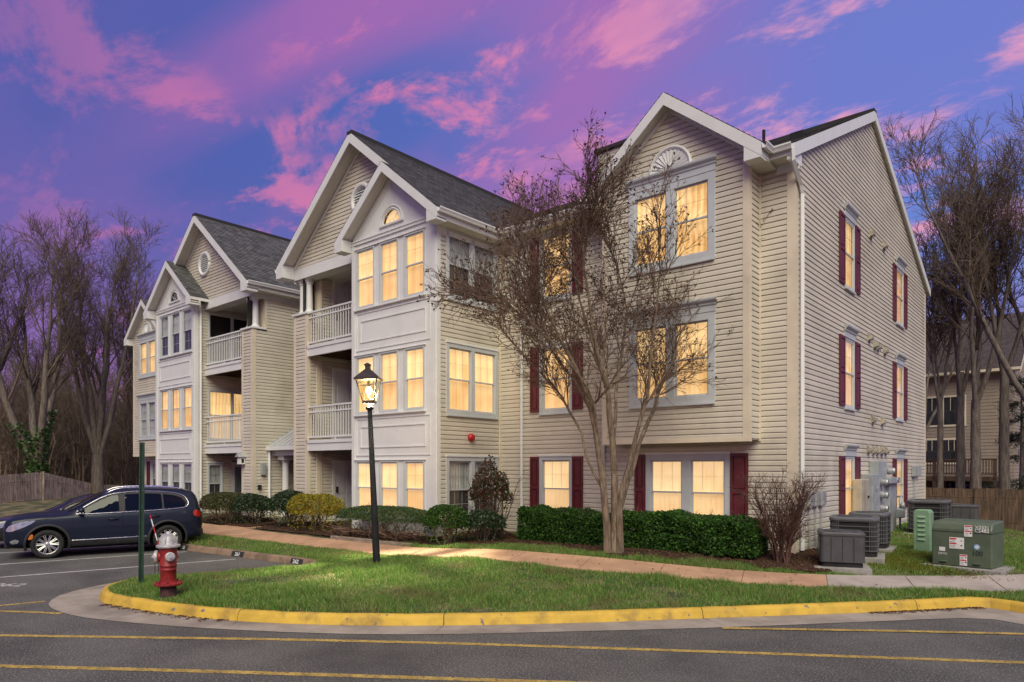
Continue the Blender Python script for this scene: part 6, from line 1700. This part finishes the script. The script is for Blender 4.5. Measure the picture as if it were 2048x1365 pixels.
# ------------------------------------------------------------------ electric meters and boxes on the end wall
def meters():
    F = Fr('right', 0.0); root = thing('meter_bank', 'grey electric meter bank with round meters on the end wall', 'electric meters', (XR, 20.2, .4))
    def bx(name, y0, y1, w0, w1, z0, z1, mat, par=root, bev=.01): return obj(name, MB().fb(F, y0 - 20.2, y1 - 20.2, w0, w1, z0 - .4, z1 - .4), mat, par, bevel=bev)
    bx('main_box', 19.30, 20.05, .03, .30, .45, 2.02, 'grey_metal'); bx('tall_box', 20.05, 20.95, .03, .26, .80, 2.36, 'grey_metal'); bx('lower_box', 20.95, 21.75, .03, .34, .42, 1.75, 'grey_metal')
    bx('trough', 18.95, 19.28, .03, .20, .45, 1.2, 'grey_metal'); bx('arm_box', 20.55, 21.75, .30, .44, 1.76, 1.92, 'grey_metal')
    for y, z in ((20.25, 1.80), (20.25, 1.46), (20.25, 1.10), (20.25, .76), (21.05, 2.10), (21.4, 1.84)):
        m = obj('meter', MB().lathe([(.095, .26), (.105, .30), (.105, .33), (.09, .34), (.088, .42), (.075, .45), (0, .455)], 18, (0, y - 20.2, z - .4), 'X'), 'galv', root)
        obj('meter_glass', MB().lathe([(.078, .452), (0, .462)], 16, (0, y - 20.2, z - .4), 'X'), 'pane_dark', m)
    for y, z in ((19.6, 1.6), (19.8, 1.0), (21.3, .9)): bx('latch', y, y + .06, .30, .34, z, z + .1, 'galv')
    r2 = thing('utility_box', 'tan utility box on the end wall left of the meters', 'utility box', (XR, 18.8, 1.1))
    obj('box', MB().box(.03, .24, -.35, .42, -.15, .80), 'tan_metal', r2, bevel=.02); obj('conduit', MB().tube([(.12, -.1, -.15), (.12, -.1, -.7)], .02, 8), 'dark_metal', r2); obj('cable', MB().tube([(.2, .3, -.15), (.26, .1, -.4), (.2, .35, -.62)], .012, 6), 'dark_metal', r2)
    obj('box_seam', MB().box(.241, .244, -.05, -.035, -.1, .75), 'deck_wood', r2); obj('lock', MB().box(.24, .27, .22, .28, .32, .38), 'dark_metal', r2)
    for i, (y, lb) in enumerate(((15.02, 'leftmost of three small grey disconnect boxes behind the twiggy shrub'), (15.42, 'middle one of three small grey disconnect boxes behind the twiggy shrub'), (15.82, 'rightmost of three small grey disconnect boxes behind the twiggy shrub'))):
        r3 = thing('disconnect_box', lb, 'electric box', (XR, y, 1.36), group='disconnect boxes on the end wall')
        obj('box', MB().box(.03, .13, -.09, .09, 0, .30), 'grey_metal', r3, bevel=.008); obj('cover', MB().box(.13, .15, -.095, .095, .02, .31), 'galv', r3, bevel=.006)
        obj('conduit', MB().tube([(.07, 0, 0), (.07, 0, -.7), (.10, .02, -.95)], .014, 6), 'grey_metal', r3)
    r4 = thing('gas_meter', 'grey gas riser pipe with regulator right of the meter bank', 'gas meter', (XR, 22.15, .3))
    obj('riser', MB().tube([(.35, 0, 0), (.35, 0, .95), (.35, .12, 1.05), (.35, .3, 1.05), (.03, .3, 1.05)], .028, 8), 'grey_metal', r4, True); obj('regulator', MB().lathe([(0, -.05), (.09, -.045), (.11, 0), (.09, .045), (0, .05)], 18, (.42, 0, .8), 'X'), 'grey_metal', r4); obj('gauge_body', MB().box(.26, .46, -.12, .12, .45, .72), 'grey_metal', r4, bevel=.03)
    r5 = thing('outlet_box', 'small grey box with conduit near the rear corner of the end wall', 'electric box', (XR, 25.9, 1.9))
    obj('box', MB().box(.03, .14, -.45, .0, 0, .33).box(.03, .14, .12, .5, .02, .35), 'grey_metal', r5, bevel=.01); obj('conduit', MB().tube([(.08, -.25, 0), (.08, -.25, -1.1)], .02, 6), 'grey_metal', r5)
meters()
r_ = thing('timber_edging', 'weathered timber edging along the sidewalk before the juniper', 'timber', (-13.95, 10.74, float(zt(-13.95, 10.74))), (0, 0, R(2.5)))
obj('timber', MB().box(-1.55, .2, -.055, .055, -.03, .105), 'timber', r_, bevel=.012); obj('timber', MB().box(.215, 1.5, -.06, .05, -.03, .10), 'timber', r_, bevel=.012)

# ------------------------------------------------------------------ fences
def fence(name, label, pts, mat, w=.14, seed=1, gap=.006):
    """pts: (x, y, zbase, ztop) along the fence"""
    rng = np.random.default_rng(seed); root = thing(name, label, 'fence', (pts[0][0], pts[0][1], pts[0][2])); o = Vector(pts[0][:3])
    for a, b in zip(pts[:-1], pts[1:]):
        A, B = Vector(a[:2]), Vector(b[:2]); L_ = (B - A).length; d = (B - A) / L_; n = Vector((-d.y, d.x)); N_ = int(L_ / w)
        for k in range(N_):
            u = (k + .5) / N_; p = A.lerp(B, u); z0 = a[2] + (b[2] - a[2]) * u; z1 = a[3] + (b[3] - a[3]) * u + rng.uniform(-.02, .02)
            t = rng.uniform(-.006, .006); hw = L_ / N_ / 2 - gap / 2; ln = rng.normal() * .008
            q = [p - d * hw + n * t, p + d * hw + n * t, p + d * hw + n * (t + .018), p - d * hw + n * (t + .018)]
            mb = MB(); top = [(v.x - o.x + ln, v.y - o.y, z1 - o.z) for v in q]
            mb.add([(v.x - o.x, v.y - o.y, z0 - o.z - .05) for v in q] + top, [(0, 1, 5, 4), (1, 2, 6, 5), (2, 3, 7, 6), (3, 0, 4, 7), (4, 5, 6, 7)])
            obj('plank', mb, mat, root)
        for f in (.25, .8):
            ra = (A.x - o.x + n.x * .03, A.y - o.y + n.y * .03, a[2] + (a[3] - a[2]) * f - o.z); rb = (B.x - o.x + n.x * .03, B.y - o.y + n.y * .03, b[2] + (b[3] - b[2]) * f - o.z)
            obj('rail', MB().tube([ra, rb], .04, 4), mat, root)
        obj('post', MB().box(A.x - o.x - .05, A.x - o.x + .05, A.y - o.y - .05, A.y - o.y + .05, a[2] - o.z - .1, a[3] - o.z + .04), mat, root)
fence('wooden_fence', 'weathered grey wooden plank fence behind the parked cars at left', [(-39.9, 8.0, -.1, 1.76), (-43.3, 11.5, .1, 1.93), (-46.8, 15.2, -.5, 1.15), (-49.5, 19.5, -.8, .9)], 'fence_grey', .16, 1)
fence('wooden_fence', 'brown wooden plank fence behind the transformer at right', [(-6.4, 28.9, .0, 1.45), (-3.35, 29.0, -.1, 1.45), (-.2, 29.1, -.1, 1.46), (3.5, 29.2, -.1, 1.46)], 'fence_brown', .13, 2)

# ------------------------------------------------------------------ neighbouring house
def house():
    yaw = R(-4); root = thing('neighbour_house', 'tan sided house with dark roof and raised wooden deck behind the right trees', 'house', (-6.9, 50.0, -.5), (0, 0, yaw))
    # local: x right, y away, front face at y=0
    W0, W1, H = -4.5, 3.0, 8.6
    wl = obj('wall', MB().box(W0, W1, 0, 9, 0, H), 'house_siding', root)
    for k in range(int(H / .2)):
        z = k * .2; obj('siding_board', MB().prism([(W0, 0, z), (W0, -.022, z), (W0, -.004, z + .2)], (W1 - W0, 0, 0)).prism([(W1, 0, z), (W1 + .022, 0, z), (W1 + .004, 0, z + .2)], (0, 9, 0)), 'house_siding', wl)
    rf = MB(); rf.prism([(W0 - 3, -.5, H - .1), (W0 - 3, 4.5, H + 4.0), (W0 - 3, 9.5, H - .1), (W0 - 3, 4.5, H + 3.7)], (W1 - W0 + 3.4, 0, 0)); ro = obj('roof', rf, 'house_roof', root)
    obj('gable_wall', MB().prism([(W1 - .01, 0, H), (W1 - .01, 9, H), (W1 - .01, 4.5, H + 3.7)], (.02, 0, 0)), 'house_siding', root)
    obj('rake_board', MB().prism([(W1 + .36, -.5, H - .35), (W1 + .36, -.5, H - .1), (W1 + .36, 4.5, H + 3.98), (W1 + .36, 4.5, H + 3.7)], (.05, 0, 0)), 'trim_cream', ro); obj('rake_board', MB().prism([(W1 + .36, 9.5, H - .35), (W1 + .36, 9.5, H - .1), (W1 + .36, 4.5, H + 3.98), (W1 + .36, 4.5, H + 3.7)], (.05, 0, 0)), 'trim_cream', ro)
    obj('rain_gutter', MB().box(W0 - 3, W1 + .4, -.62, -.5, H - .22, H - .06), 'trim_cream', ro); obj('soffit', MB().box(W0 - 3, W1 + .35, -.5, 0, H - .24, H - .18), 'trim_cream', ro)
    # left wing
    obj('wall', MB().box(-9, W0 + .02, 1.2, 9, 0, H - .1), 'house_siding', root)
    for zb, zt_, xs in ((5.35, 7.05, (-1.9, .5)), (3.0, 4.4, (-1.8, .3))):
        w = obj('window', MB().box(xs[0] - .12, xs[1] + .12, -.06, -.02, zb - .12, zt_ + .12), 'trim_cream', root); n = 2; uw = (xs[1] - xs[0] - .3) / 2
        for k in range(2):
            a = xs[0] + k * (uw + .3); obj('pane', MB().box(a, a + uw, -.075, -.062, zb, (zb + zt_) / 2 - .03), 'pane_dark', w); obj('pane', MB().box(a, a + uw, -.075, -.062, (zb + zt_) / 2 + .03, zt_), 'pane_dark', w)
            obj('glass_backing', MB().box(a, a + uw, -.061, -.0605, zb, zt_), 'screen', w)
            for mxx in (a + uw / 3, a + 2 * uw / 3): obj('muntin', MB().box(mxx - .015, mxx + .015, -.085, -.076, (zb + zt_) / 2 + .03, zt_), 'trim_cream', w)
    # deck
    dz = 2.15; dk = obj('deck', MB().box(-3.6, 2.6, -2.6, -.03, dz - .25, dz), 'house_wood', root)
    for x in (-3.5, -.5, 2.5): obj('deck_post', MB().box(x - .08, x + .08, -2.6, -2.44, 0, dz + 1.05), 'house_wood', dk)
    obj('deck_rail', MB().box(-3.6, 2.6, -2.6, -2.5, dz + .95, dz + 1.05), 'house_wood', dk); obj('deck_rail', MB().box(-3.6, 2.6, -2.58, -2.52, dz + .12, dz + .2), 'house_wood', dk)
    for k in range(44): x = -3.5 + 6.0 * k / 43; obj('baluster', MB().box(x - .022, x + .022, -2.58, -2.53, dz + .2, dz + .95), 'house_wood', dk)
    dr = obj('door', MB().box(-.4, 1.2, -.08, -.02, 0, 1.8), 'interior', root); obj('pane', MB().box(-.3, 1.1, -.10, -.085, .1, 1.7), 'pane_dark', dr)
    sh = MB(); 
    for k in (0, 1): obj('flue', MB().lathe([(0, H + 3.6), (.12, H + 3.6), (.12, H + 4.7), (0, H + 4.72)], 10, (-.6 + k * .45, 4.3, 0)), 'dark_metal', ro)
house()
# ------------------------------------------------------------------ cars
def cr(xs, ys, x):
    """smooth monotone-ish interpolation through stations"""
    xs, ys = np.array(xs, float), np.array(ys, float); m = np.gradient(ys, xs)
    x = np.asarray(x, float); i = np.clip(np.searchsorted(xs, x) - 1, 0, len(xs) - 2); h = xs[i + 1] - xs[i]; t = np.clip((x - xs[i]) / h, 0, 1)
    return (2 * t ** 3 - 3 * t ** 2 + 1) * ys[i] + (t ** 3 - 2 * t ** 2 + t) * h * m[i] + (-2 * t ** 3 + 3 * t ** 2) * ys[i + 1] + (t ** 3 - t ** 2) * h * m[i + 1]

def fixn(me):
    b = bmesh.new(); b.from_mesh(me); bmesh.ops.remove_doubles(b, verts=b.verts, dist=1e-5); bmesh.ops.recalc_face_normals(b, faces=b.faces); b.to_mesh(me); b.free()

def car(name, label, loc, rz, paint, spec, group=None):
    root = thing(name, label, 'car', loc, (0, 0, rz), group)
    # local: +x = nose, y = left, origin midway between the axles on the ground
    WB, WR = spec['wb'], spec['wr']; fx, rx = WB / 2, -WB / 2
    st = sorted(spec['st']); X = np.array([s[0] for s in st])
    col = lambda k: np.array([s[k] for s in st])
    xs = np.unique(np.concatenate([np.linspace(X.min(), X.max(), 150), X]).round(4))
    zb, hw, zs, zh, wt, zc = [cr(X, col(k), xs) for k in range(1, 7)]
    # zb bottom, hw half width, zs shoulder height, zh top-edge height, wt top half width, zc centre-line height
    n = None; V = []; SUBD = [4, 1, 2, 5, 4, 4, 2, 1, 2, 2, 2, 1, 2, 3, 4]
    for i in range(len(xs)):
        cab = max(0.0, zh[i] - zs[i])
        sec = [(0, zb[i]), (hw[i] * .80, zb[i]), (hw[i] * .93, zb[i] + .03), (hw[i] * .985, zb[i] + .12), (hw[i] * .995, zb[i] + (zs[i] - zb[i]) * .40), (hw[i], zb[i] + (zs[i] - zb[i]) * .62),
               (hw[i] * .985, zb[i] + (zs[i] - zb[i]) * .82), (hw[i] * .965, zs[i] - .035), (hw[i] * .94, zs[i])]
        a, b = (hw[i] * .94, zs[i]), (wt[i], zh[i])
        for f, bow in ((.33, .018), (.66, .020), (.9, .010)): sec.append((a[0] + (b[0] - a[0]) * f + bow * min(1, cab * 3), a[1] + (b[1] - a[1]) * f))
        sec += [b, (wt[i] * .86, zh[i] + (zc[i] - zh[i]) * .55), (wt[i] * .5, zh[i] + (zc[i] - zh[i]) * .9), (0, zc[i])]
        sec = np.array(sec); ss_ = np.concatenate([[0], np.cumsum(np.linalg.norm(np.diff(sec, axis=0), axis=1))]); keep_ = [np.linspace(ss_[k], ss_[k + 1], SUBD[k], endpoint=False) for k in range(len(sec) - 1)]
        uu = np.concatenate(keep_ + [ss_[-1:]]); sec = np.column_stack([np.interp(uu, ss_, sec[:, 0]), np.interp(uu, ss_, sec[:, 1])])
        n = len(sec); V.append(sec)
    V = np.array(V)                           # (m, n, 2) half sections
    m = len(xs); full = np.concatenate([V, V[:, ::-1][:, 1:-1] * np.array([-1, 1])], 1); q = full.shape[1]
    mb = MB()
    for i in range(m): mb.v += [(xs[i], p[0], p[1]) for p in full[i]]
    mb.f = [(i * q + j, i * q + (j + 1) % q, (i + 1) * q + (j + 1) % q, (i + 1) * q + j) for i in range(m - 1) for j in range(q)]
    mb.f += [tuple(range(q))[::-1], tuple(range((m - 1) * q, m * q))]
    body = obj('body', mb, paint, root, True); fixn(body.data)
    # open the wheel arches: snap the skin to the arch circle, then drop what is inside it
    bm = bmesh.new(); bm.from_mesh(body.data); AR = WR + .075
    for v in bm.verts:
        for cx in (fx, rx):
            dx, dz = v.co.x - cx, v.co.z - WR - .01; d = math.hypot(dx, dz)
            if abs(d - AR) < .024 and abs(v.co.y) > .4: v.co.x = cx + dx * AR / d; v.co.z = WR + .01 + dz * AR / d
    kill = []
    for f in bm.faces:
        c_ = f.calc_center_median()
        if abs(c_.y) > .42 and any(math.hypot(c_.x - cx, c_.z - WR - .01) < AR - .004 for cx in (fx, rx)): kill.append(f)
    bmesh.ops.delete(bm, geom=kill, context='FACES'); bm.to_mesh(body.data); bm.free(); body.data.update()
    obj('wheel_well', MB().box(rx - WR - .02, rx + WR + .02, -hw.max() * .62, hw.max() * .62, .28, WR * 2 + .05).box(fx - WR - .02, fx + WR + .02, -hw.max() * .62, hw.max() * .62, .28, WR * 2 + .05).box(rx, fx, -.6, .6, .2, .4), 'well', body)
    def ysurf(x, z, side=1):
        x = np.atleast_1d(np.asarray(x, float)); z = np.atleast_1d(np.asarray(z, float)); out = np.zeros(len(x))
        for k in range(len(x)):
            i = int(np.clip(np.searchsorted(xs, x[k]) - 1, 0, m - 2)); t = (x[k] - xs[i]) / (xs[i + 1] - xs[i]); s = V[i] * (1 - t) + V[i + 1] * t
            zz_, yy = s[5:, 1], s[5:, 0]; o = np.argsort(zz_, kind='stable'); out[k] = np.interp(z[k], zz_[o], yy[o])
        return out
    def dense(poly, st_=.05):
        out = []
        for a_, b_ in zip(poly, list(poly[1:]) + [poly[0]]):
            nn_ = max(1, int(math.dist(a_, b_) / st_)); out += [(a_[0] + (b_[0] - a_[0]) * q_ / nn_, a_[1] + (b_[1] - a_[1]) * q_ / nn_) for q_ in range(nn_)]
        return out
    def panel(nm, poly, mat, off, side, par, step=.06):
        """flat outline (x,z) laid on the body side"""
        poly = dense(poly); P = [Vector(p) for p in poly]; k = len(P); arr = np.array(poly); g = gridpts(arr[:, 0].min(), arr[:, 0].max(), arr[:, 1].min(), arr[:, 1].max(), step)
        g = g[inpoly(g[:, 0], g[:, 1], poly)]; P += [Vector((float(a), float(b))) for a, b in g]
        vo, eo, fo, *_ = geometry.delaunay_2d_cdt(P, [(i, (i + 1) % k) for i in range(k)], [], 1, 1e-5)
        y = ysurf([v.x for v in vo], [v.y for v in vo]) + off
        return obj(nm, MB().add([(v.x, side * yy, v.y) for v, yy in zip(vo, y)], [tuple(f)[::-1] if side > 0 else tuple(f) for f in fo]), mat, par, True)
    def strip(nm, pts, r, mat, off, side, par, nn=6, close=False):
        P = np.array(pts, float); s = np.concatenate([[0], np.cumsum(np.linalg.norm(np.diff(P, axis=0), axis=1))]); u = np.linspace(0, s[-1], max(4, int(s[-1] / .06)))
        x, z = np.interp(u, s, P[:, 0]), np.interp(u, s, P[:, 1]); y = ysurf(x, z) + off
        return obj(nm, MB().tube([(a, side * b, c) for a, b, c in zip(x, y, z)], r, nn), mat, par, True)
    def smoothpoly(poly, it=2, cut=.2):
        P = np.array(poly, float)
        for _ in range(it): P = np.concatenate([np.stack([P * (1 - cut) + np.roll(P, -1, 0) * cut, P * cut + np.roll(P, -1, 0) * (1 - cut)], 1).reshape(-1, 2)])
        return [tuple(p) for p in P]
    for side in (1, -1):
        wo = smoothpoly(spec['win'])
        panel('window_surround', wo, 'car_plastic', .003, side, root)
        for pane in spec['panes']: panel('side_window', smoothpoly(pane, 1, .06), 'car_glass', .010, side, root)
        strip('window_trim', wo + [wo[0]], .012, spec['trim'], .010, side, root)
        for ln in spec['seams']: strip('door_seam', ln, .006, 'well', -.001, side, root)
        for hx, hz in spec['handles']:
            y = float(ysurf(hx, hz)[0]); obj('door_handle', MB().tube([(hx + .11, side * (y + .004), hz), (hx + .08, side * (y + .035), hz + .004), (hx - .08, side * (y + .035), hz + .006), (hx - .11, side * (y + .004), hz + .004)], .016, 8), paint, root, True)
        for cx in (fx, rx):      # arch cladding
            a = [(cx + (WR + .105) * math.cos(t), WR + .01 + (WR + .105) * math.sin(t)) for t in np.linspace(R(-18), R(198), 34)]
            strip('arch_trim', [p for p in a if p[1] > .16], .034, 'car_plastic' if spec['clad'] else paint, -.006, side, root)
        if spec['clad']:
            lo_ = [(fx - WR - .10, .27), (rx + WR + .10, .29), (rx + WR + .12, .42), (fx - WR - .12, .40)]
            panel('sill_cladding', lo_, 'car_plastic', .010, side, root); strip('sill_chrome', [(fx - WR - .12, .415), (rx + WR + .13, .435)], .011, 'chrome', .016, side, root)
        mr = MB(); mxp, mz = spec['mirror']; y = float(ysurf(mxp, mz)[0])
        prof = [(0, -.10), (.06, -.095), (.10, -.05), (.105, 0), (.09, .05), (.045, .085), (0, .09)]
        mr.lathe([(r_, z_) for r_, z_ in prof], 16, (0, 0, 0), 'X'); mr.v = [(mxp + x_ * .75, side * (y + .10 + yy * 1.15), mz + .09 + zz_ * .85) for x_, yy, zz_ in mr.v]
        mo = obj('mirror', mr, paint, root, True); obj('mirror_foot', MB().tube([(mxp + .02, side * (y - .02), mz), (mxp, side * (y + .08), mz + .05)], .025, 8), 'car_plastic', mo)
        obj('mirror_lower', MB().box(mxp - .055, mxp + .05, side * (y + .03) if side > 0 else side * (y + .19), side * (y + .19) if side > 0 else side * (y + .03), mz + .012, mz + .045), 'chrome' if spec['clad'] else 'car_plastic', mo, bevel=.01)
        for nm, poly, mt in spec['lamps']: panel(nm, smoothpoly(poly, 1), mt, .012, side, root, .05)
        if spec['rails']:
            r0, r1 = spec['rails']; u = np.linspace(0, 1, 16); P = []
            for t in u:
                x_ = r0 + (r1 - r0) * t; i = int(np.clip(np.searchsorted(xs, x_), 0, m - 1)); lift = .045 * min(1, min(t, 1 - t) * 9); P.append((x_, side * (wt[i] - .03), zh[i] + .012 + lift))
            obj('roof_rail', MB().tube(P, .018, 8), 'chrome', root, True)
    # windscreen and rear window as curved patches
    for nm, (xa, xb, inset) in (('windscreen', spec['ws']), ('rear_window', spec['rw'])):
        mb = MB(); nu, nv = 10, 12
        for i in range(nu):
            x_ = xa + (xb - xa) * i / (nu - 1); k = int(np.clip(np.searchsorted(xs, x_), 1, m - 1)); t = (x_ - xs[k - 1]) / (xs[k] - xs[k - 1]); s = V[k - 1] * (1 - t) + V[k] * t
            top = s[sum(SUBD[:12]):][::-1]              # centre -> edge
            for j in range(nv):
                v = -1 + 2 * j / (nv - 1); yy = abs(v) * top[-1][0] * inset; zz_ = np.interp(yy, top[:, 0], top[:, 1]); mb.v.append((x_ + .012 * (1 if nm == 'windscreen' else -1), math.copysign(yy, v), zz_ + .010))
        mb.f = [(i * nv + j, i * nv + j + 1, (i + 1) * nv + j + 1, (i + 1) * nv + j) for i in range(nu - 1) for j in range(nv - 1)]
        obj(nm, mb, 'car_glass' if nm == 'rear_window' else 'windscreen_glass', root, True)
    # bumper, grille
    fr = X.max(); zl = spec['bump']
    obj('lower_bumper', MB().box(fr - .16, fr - .02, -.66, .66, zl - .06, zl + .10), 'car_plastic', root, bevel=.04)
    for k in range(3): obj('grille_bar', MB().box(fr - .10 - .012 * k, fr + .004 - .012 * k, -.42, .42, spec['grille'] + k * .05, spec['grille'] + k * .05 + .018), 'chrome', root, bevel=.006)
    obj('grille', MB().box(fr - .10, fr - .02, -.44, .44, spec['grille'] - .02, spec['grille'] + .15), 'well', root, bevel=.02)
    bk = X.min(); obj('rear_bumper', MB().box(bk - .012, bk + .22, -hw.max() * .72, hw.max() * .72, .34, .56), 'car_plastic' if spec['clad'] else paint, root, bevel=.05)
    # wheels
    def wheel(cx, side):
        yo = side * spec['track']
        w = MB().lathe([(WR * .66, -.105), (WR * .9, -.115), (WR * .975, -.095), (WR, -.05), (WR, .05), (WR * .975, .095), (WR * .9, .115), (WR * .68, .105), (WR * .66, .06)], 40, (cx, yo, WR), 'Y')
        wo_ = obj('wheel', w, 'rubber', root, True)
        f = side * .085
        obj('rim', MB().lathe([(WR * .70, f * 1.16), (WR * .655, f * 1.16), (WR * .63, f * .5), (WR * .62, -f * .6)], 40, (cx, yo, WR), 'Y'), 'alloy', wo_, True)
        obj('rim_back', MB().lathe([(0, f * .15), (WR * .64, f * .1)], 30, (cx, yo, WR), 'Y'), 'well', wo_)
        for k in range(spec['spokes']):
            a = 2 * math.pi * k / spec['spokes'] + (.0 if side > 0 else .2)
            for da in ((-.085, .085) if spec['spokes'] < 12 else (0,)):
                p0 = (cx + .055 * math.cos(a + da * 2), yo + f * .95, WR + .055 * math.sin(a + da * 2)); p1 = (cx + WR * .66 * math.cos(a + da), yo + f * 1.05, WR + WR * .66 * math.sin(a + da)); obj('spoke', MB().tube([p0, p1], [.012, .010], 6), 'alloy', wo_)
        obj('hub_cap', MB().lathe([(0, f * 1.12), (.045, f * 1.10), (.062, f * .95), (.065, f * .6)], 18, (cx, yo, WR), 'Y'), 'alloy', wo_, True)
    for cx in (fx, rx):
        for side in (1, -1): wheel(cx, side)
    # seats seen through the glass
    if spec.get('seats'):
        for x_ in spec['seats']:
            for y_ in (-.38, .38): obj('seat', MB().box(x_ - .07, x_ + .07, y_ - .22, y_ + .22, .7, 1.22).box(x_ - .05, x_ + .05, y_ - .12, y_ + .12, 1.25, 1.42), 'seat', root, bevel=.04)
    return root
glass_mat('windscreen_glass', (.14, .16, .16), 1.6, extra=.16)

SUV = dict(wb=2.604, wr=.345, track=.795, spokes=10, clad=True, trim='chrome', bump=.33, grille=.66,
    #      x     zb   hw    zs(shoulder) zh    wt    zc
    st=[(2.175, .44, .66, .72, .79, .58, .83), (2.13, .35, .78, .83, .895, .68, .935), (2.05, .30, .85, .895, .95, .73, .985), (1.85, .27, .888, .95, 1.00, .755, 1.03), (1.55, .25, .902, .985, 1.03, .76, 1.065),
        (1.20, .24, .905, 1.00, 1.05, .765, 1.09), (.95, .24, .905, 1.01, 1.07, .765, 1.115), (.78, .24, .905, 1.015, 1.13, .745, 1.19), (.45, .24, .905, 1.02, 1.33, .695, 1.39), (.12, .24, .905, 1.03, 1.51, .645, 1.56), (-.15, .24, .905, 1.04, 1.59, .62, 1.635),
        (-.55, .24, .905, 1.05, 1.625, .605, 1.672), (-1.0, .24, .905, 1.065, 1.625, .60, 1.672), (-1.45, .25, .90, 1.085, 1.60, .59, 1.65), (-1.78, .28, .875, 1.10, 1.56, .58, 1.61), (-1.92, .32, .845, 1.11, 1.51, .59, 1.55), (-2.02, .35, .80, 1.10, 1.36, .61, 1.40), (-2.10, .38, .72, 1.04, 1.13, .60, 1.16), (-2.15, .42, .63, .96, 1.01, .53, 1.03), (-2.175, .46, .54, .86, .92, .46, .94)],
    win=[(.80, 1.04), (.58, 1.20), (.28, 1.39), (.0, 1.52), (-.45, 1.58), (-1.0, 1.578), (-1.45, 1.535), (-1.70, 1.46), (-1.82, 1.27), (-1.76, 1.14), (-1.2, 1.095), (-.4, 1.07), (.3, 1.05)],
    panes=[[(.66, 1.06), (.50, 1.20), (.22, 1.36), (-.03, 1.475), (-.18, 1.50), (-.20, 1.085), (.25, 1.075)], [(-.33, 1.09), (-.33, 1.515), (-.85, 1.525), (-1.16, 1.505), (-1.18, 1.12)], [(-1.22, 1.125), (-1.20, 1.50), (-1.45, 1.465), (-1.64, 1.40), (-1.74, 1.26), (-1.70, 1.16)]],
    seams=[[(.78, 1.0), (.80, .75), (.74, .45)], [(-.26, 1.05), (-.27, .45)], [(-1.02, 1.08), (-1.03, .78), (-.93, .60)], [(2.0, .80), (1.5, .93), (.9, 1.02)]],
    handles=[(-.07, .90), (-1.0, .935)], mirror=(.62, 1.045),
    lamps=[('headlight', [(2.13, .70), (2.05, .83), (1.80, .91), (1.52, .935), (1.62, .85), (1.82, .75), (2.05, .67)], 'lamp_lens'), ('side_marker', [(1.70, .47), (1.64, .60), (1.58, .60), (1.60, .48)], 'amber'),
           ('fog_lamp', [(2.05, .44), (1.95, .50), (1.86, .47), (1.88, .40), (2.0, .38)], 'lamp_lens'), ('tail_light', [(-1.90, .98), (-1.93, 1.07), (-2.03, 1.06), (-2.12, .99), (-2.12, .88), (-1.96, .89)], 'tail_red')],
    rails=(.10, -1.80), ws=(.88, .16, .93), rw=(-1.93, -2.08, .85), seats=(-.2, -1.0))
hx, hy = -.28, -.96
ang = math.atan2(hy, hx)
px, py = -18.92 - .96 * .80, 6.47 + .28 * .80
car('blue_suv', 'dark blue sport utility vehicle parked tail first at the kerb', (px, py, 0), ang, 'paint_blue', SUV)
SEDAN = dict(wb=2.70, wr=.32, track=.76, spokes=14, clad=False, trim='car_plastic', bump=.28, grille=.55,
    st=[(2.30, .42, .58, .52, .57, .50, .60), (2.25, .32, .72, .62, .67, .62, .70), (2.10, .24, .82, .70, .745, .70, .775), (1.75, .21, .87, .78, .82, .72, .85), (1.30, .20, .885, .835, .875, .73, .915), (.98, .20, .885, .86, .91, .73, .96), (.70, .20, .885, .875, 1.01, .68, 1.07), (.25, .20, .885, .89, 1.26, .60, 1.31), (-.15, .20, .885, .905, 1.37, .56, 1.415),
        (-.6, .20, .885, .92, 1.385, .555, 1.43), (-1.05, .20, .885, .935, 1.31, .56, 1.36), (-1.45, .21, .88, .95, 1.13, .60, 1.17), (-1.75, .23, .87, .955, 1.01, .66, 1.05), (-2.1, .27, .85, .95, .99, .66, 1.02), (-2.28, .33, .80, .86, .92, .62, .95), (-2.34, .42, .70, .72, .78, .55, .80)],
    win=[(.72, .91), (.45, 1.10), (.15, 1.25), (-.2, 1.335), (-.7, 1.34), (-1.15, 1.22), (-1.45, 1.03), (-1.3, .965), (-.4, .94), (.3, .92)],
    panes=[[(.6, .93), (.35, 1.12), (.1, 1.22), (-.25, 1.30), (-.27, .955)], [(-.36, .96), (-.36, 1.31), (-.7, 1.305), (-1.05, 1.22), (-1.25, 1.02), (-1.2, .985)]],
    seams=[[(.74, .88), (.72, .4)], [(-.31, .9), (-.31, .38)], [(-1.1, .93), (-1.0, .5)]], handles=[(-.15, .80), (-1.0, .83)], mirror=(.55, .92),
    lamps=[('headlight', [(2.2, .55), (2.0, .66), (1.7, .72), (1.75, .62), (2.1, .52)], 'lamp_lens'), ('tail_light', [(-2.0, .80), (-2.05, .90), (-2.22, .86), (-2.25, .74), (-2.1, .72)], 'tail_red')],
    rails=None, ws=(.92, .28, .92), rw=(-1.05, -1.66, .9))
car('black_car', 'dark low car mostly hidden behind the blue vehicle at the left edge', (px - .96 * 2.75 - .22, py + .28 * 2.75 - .45, 0), ang, 'paint_black', SEDAN)
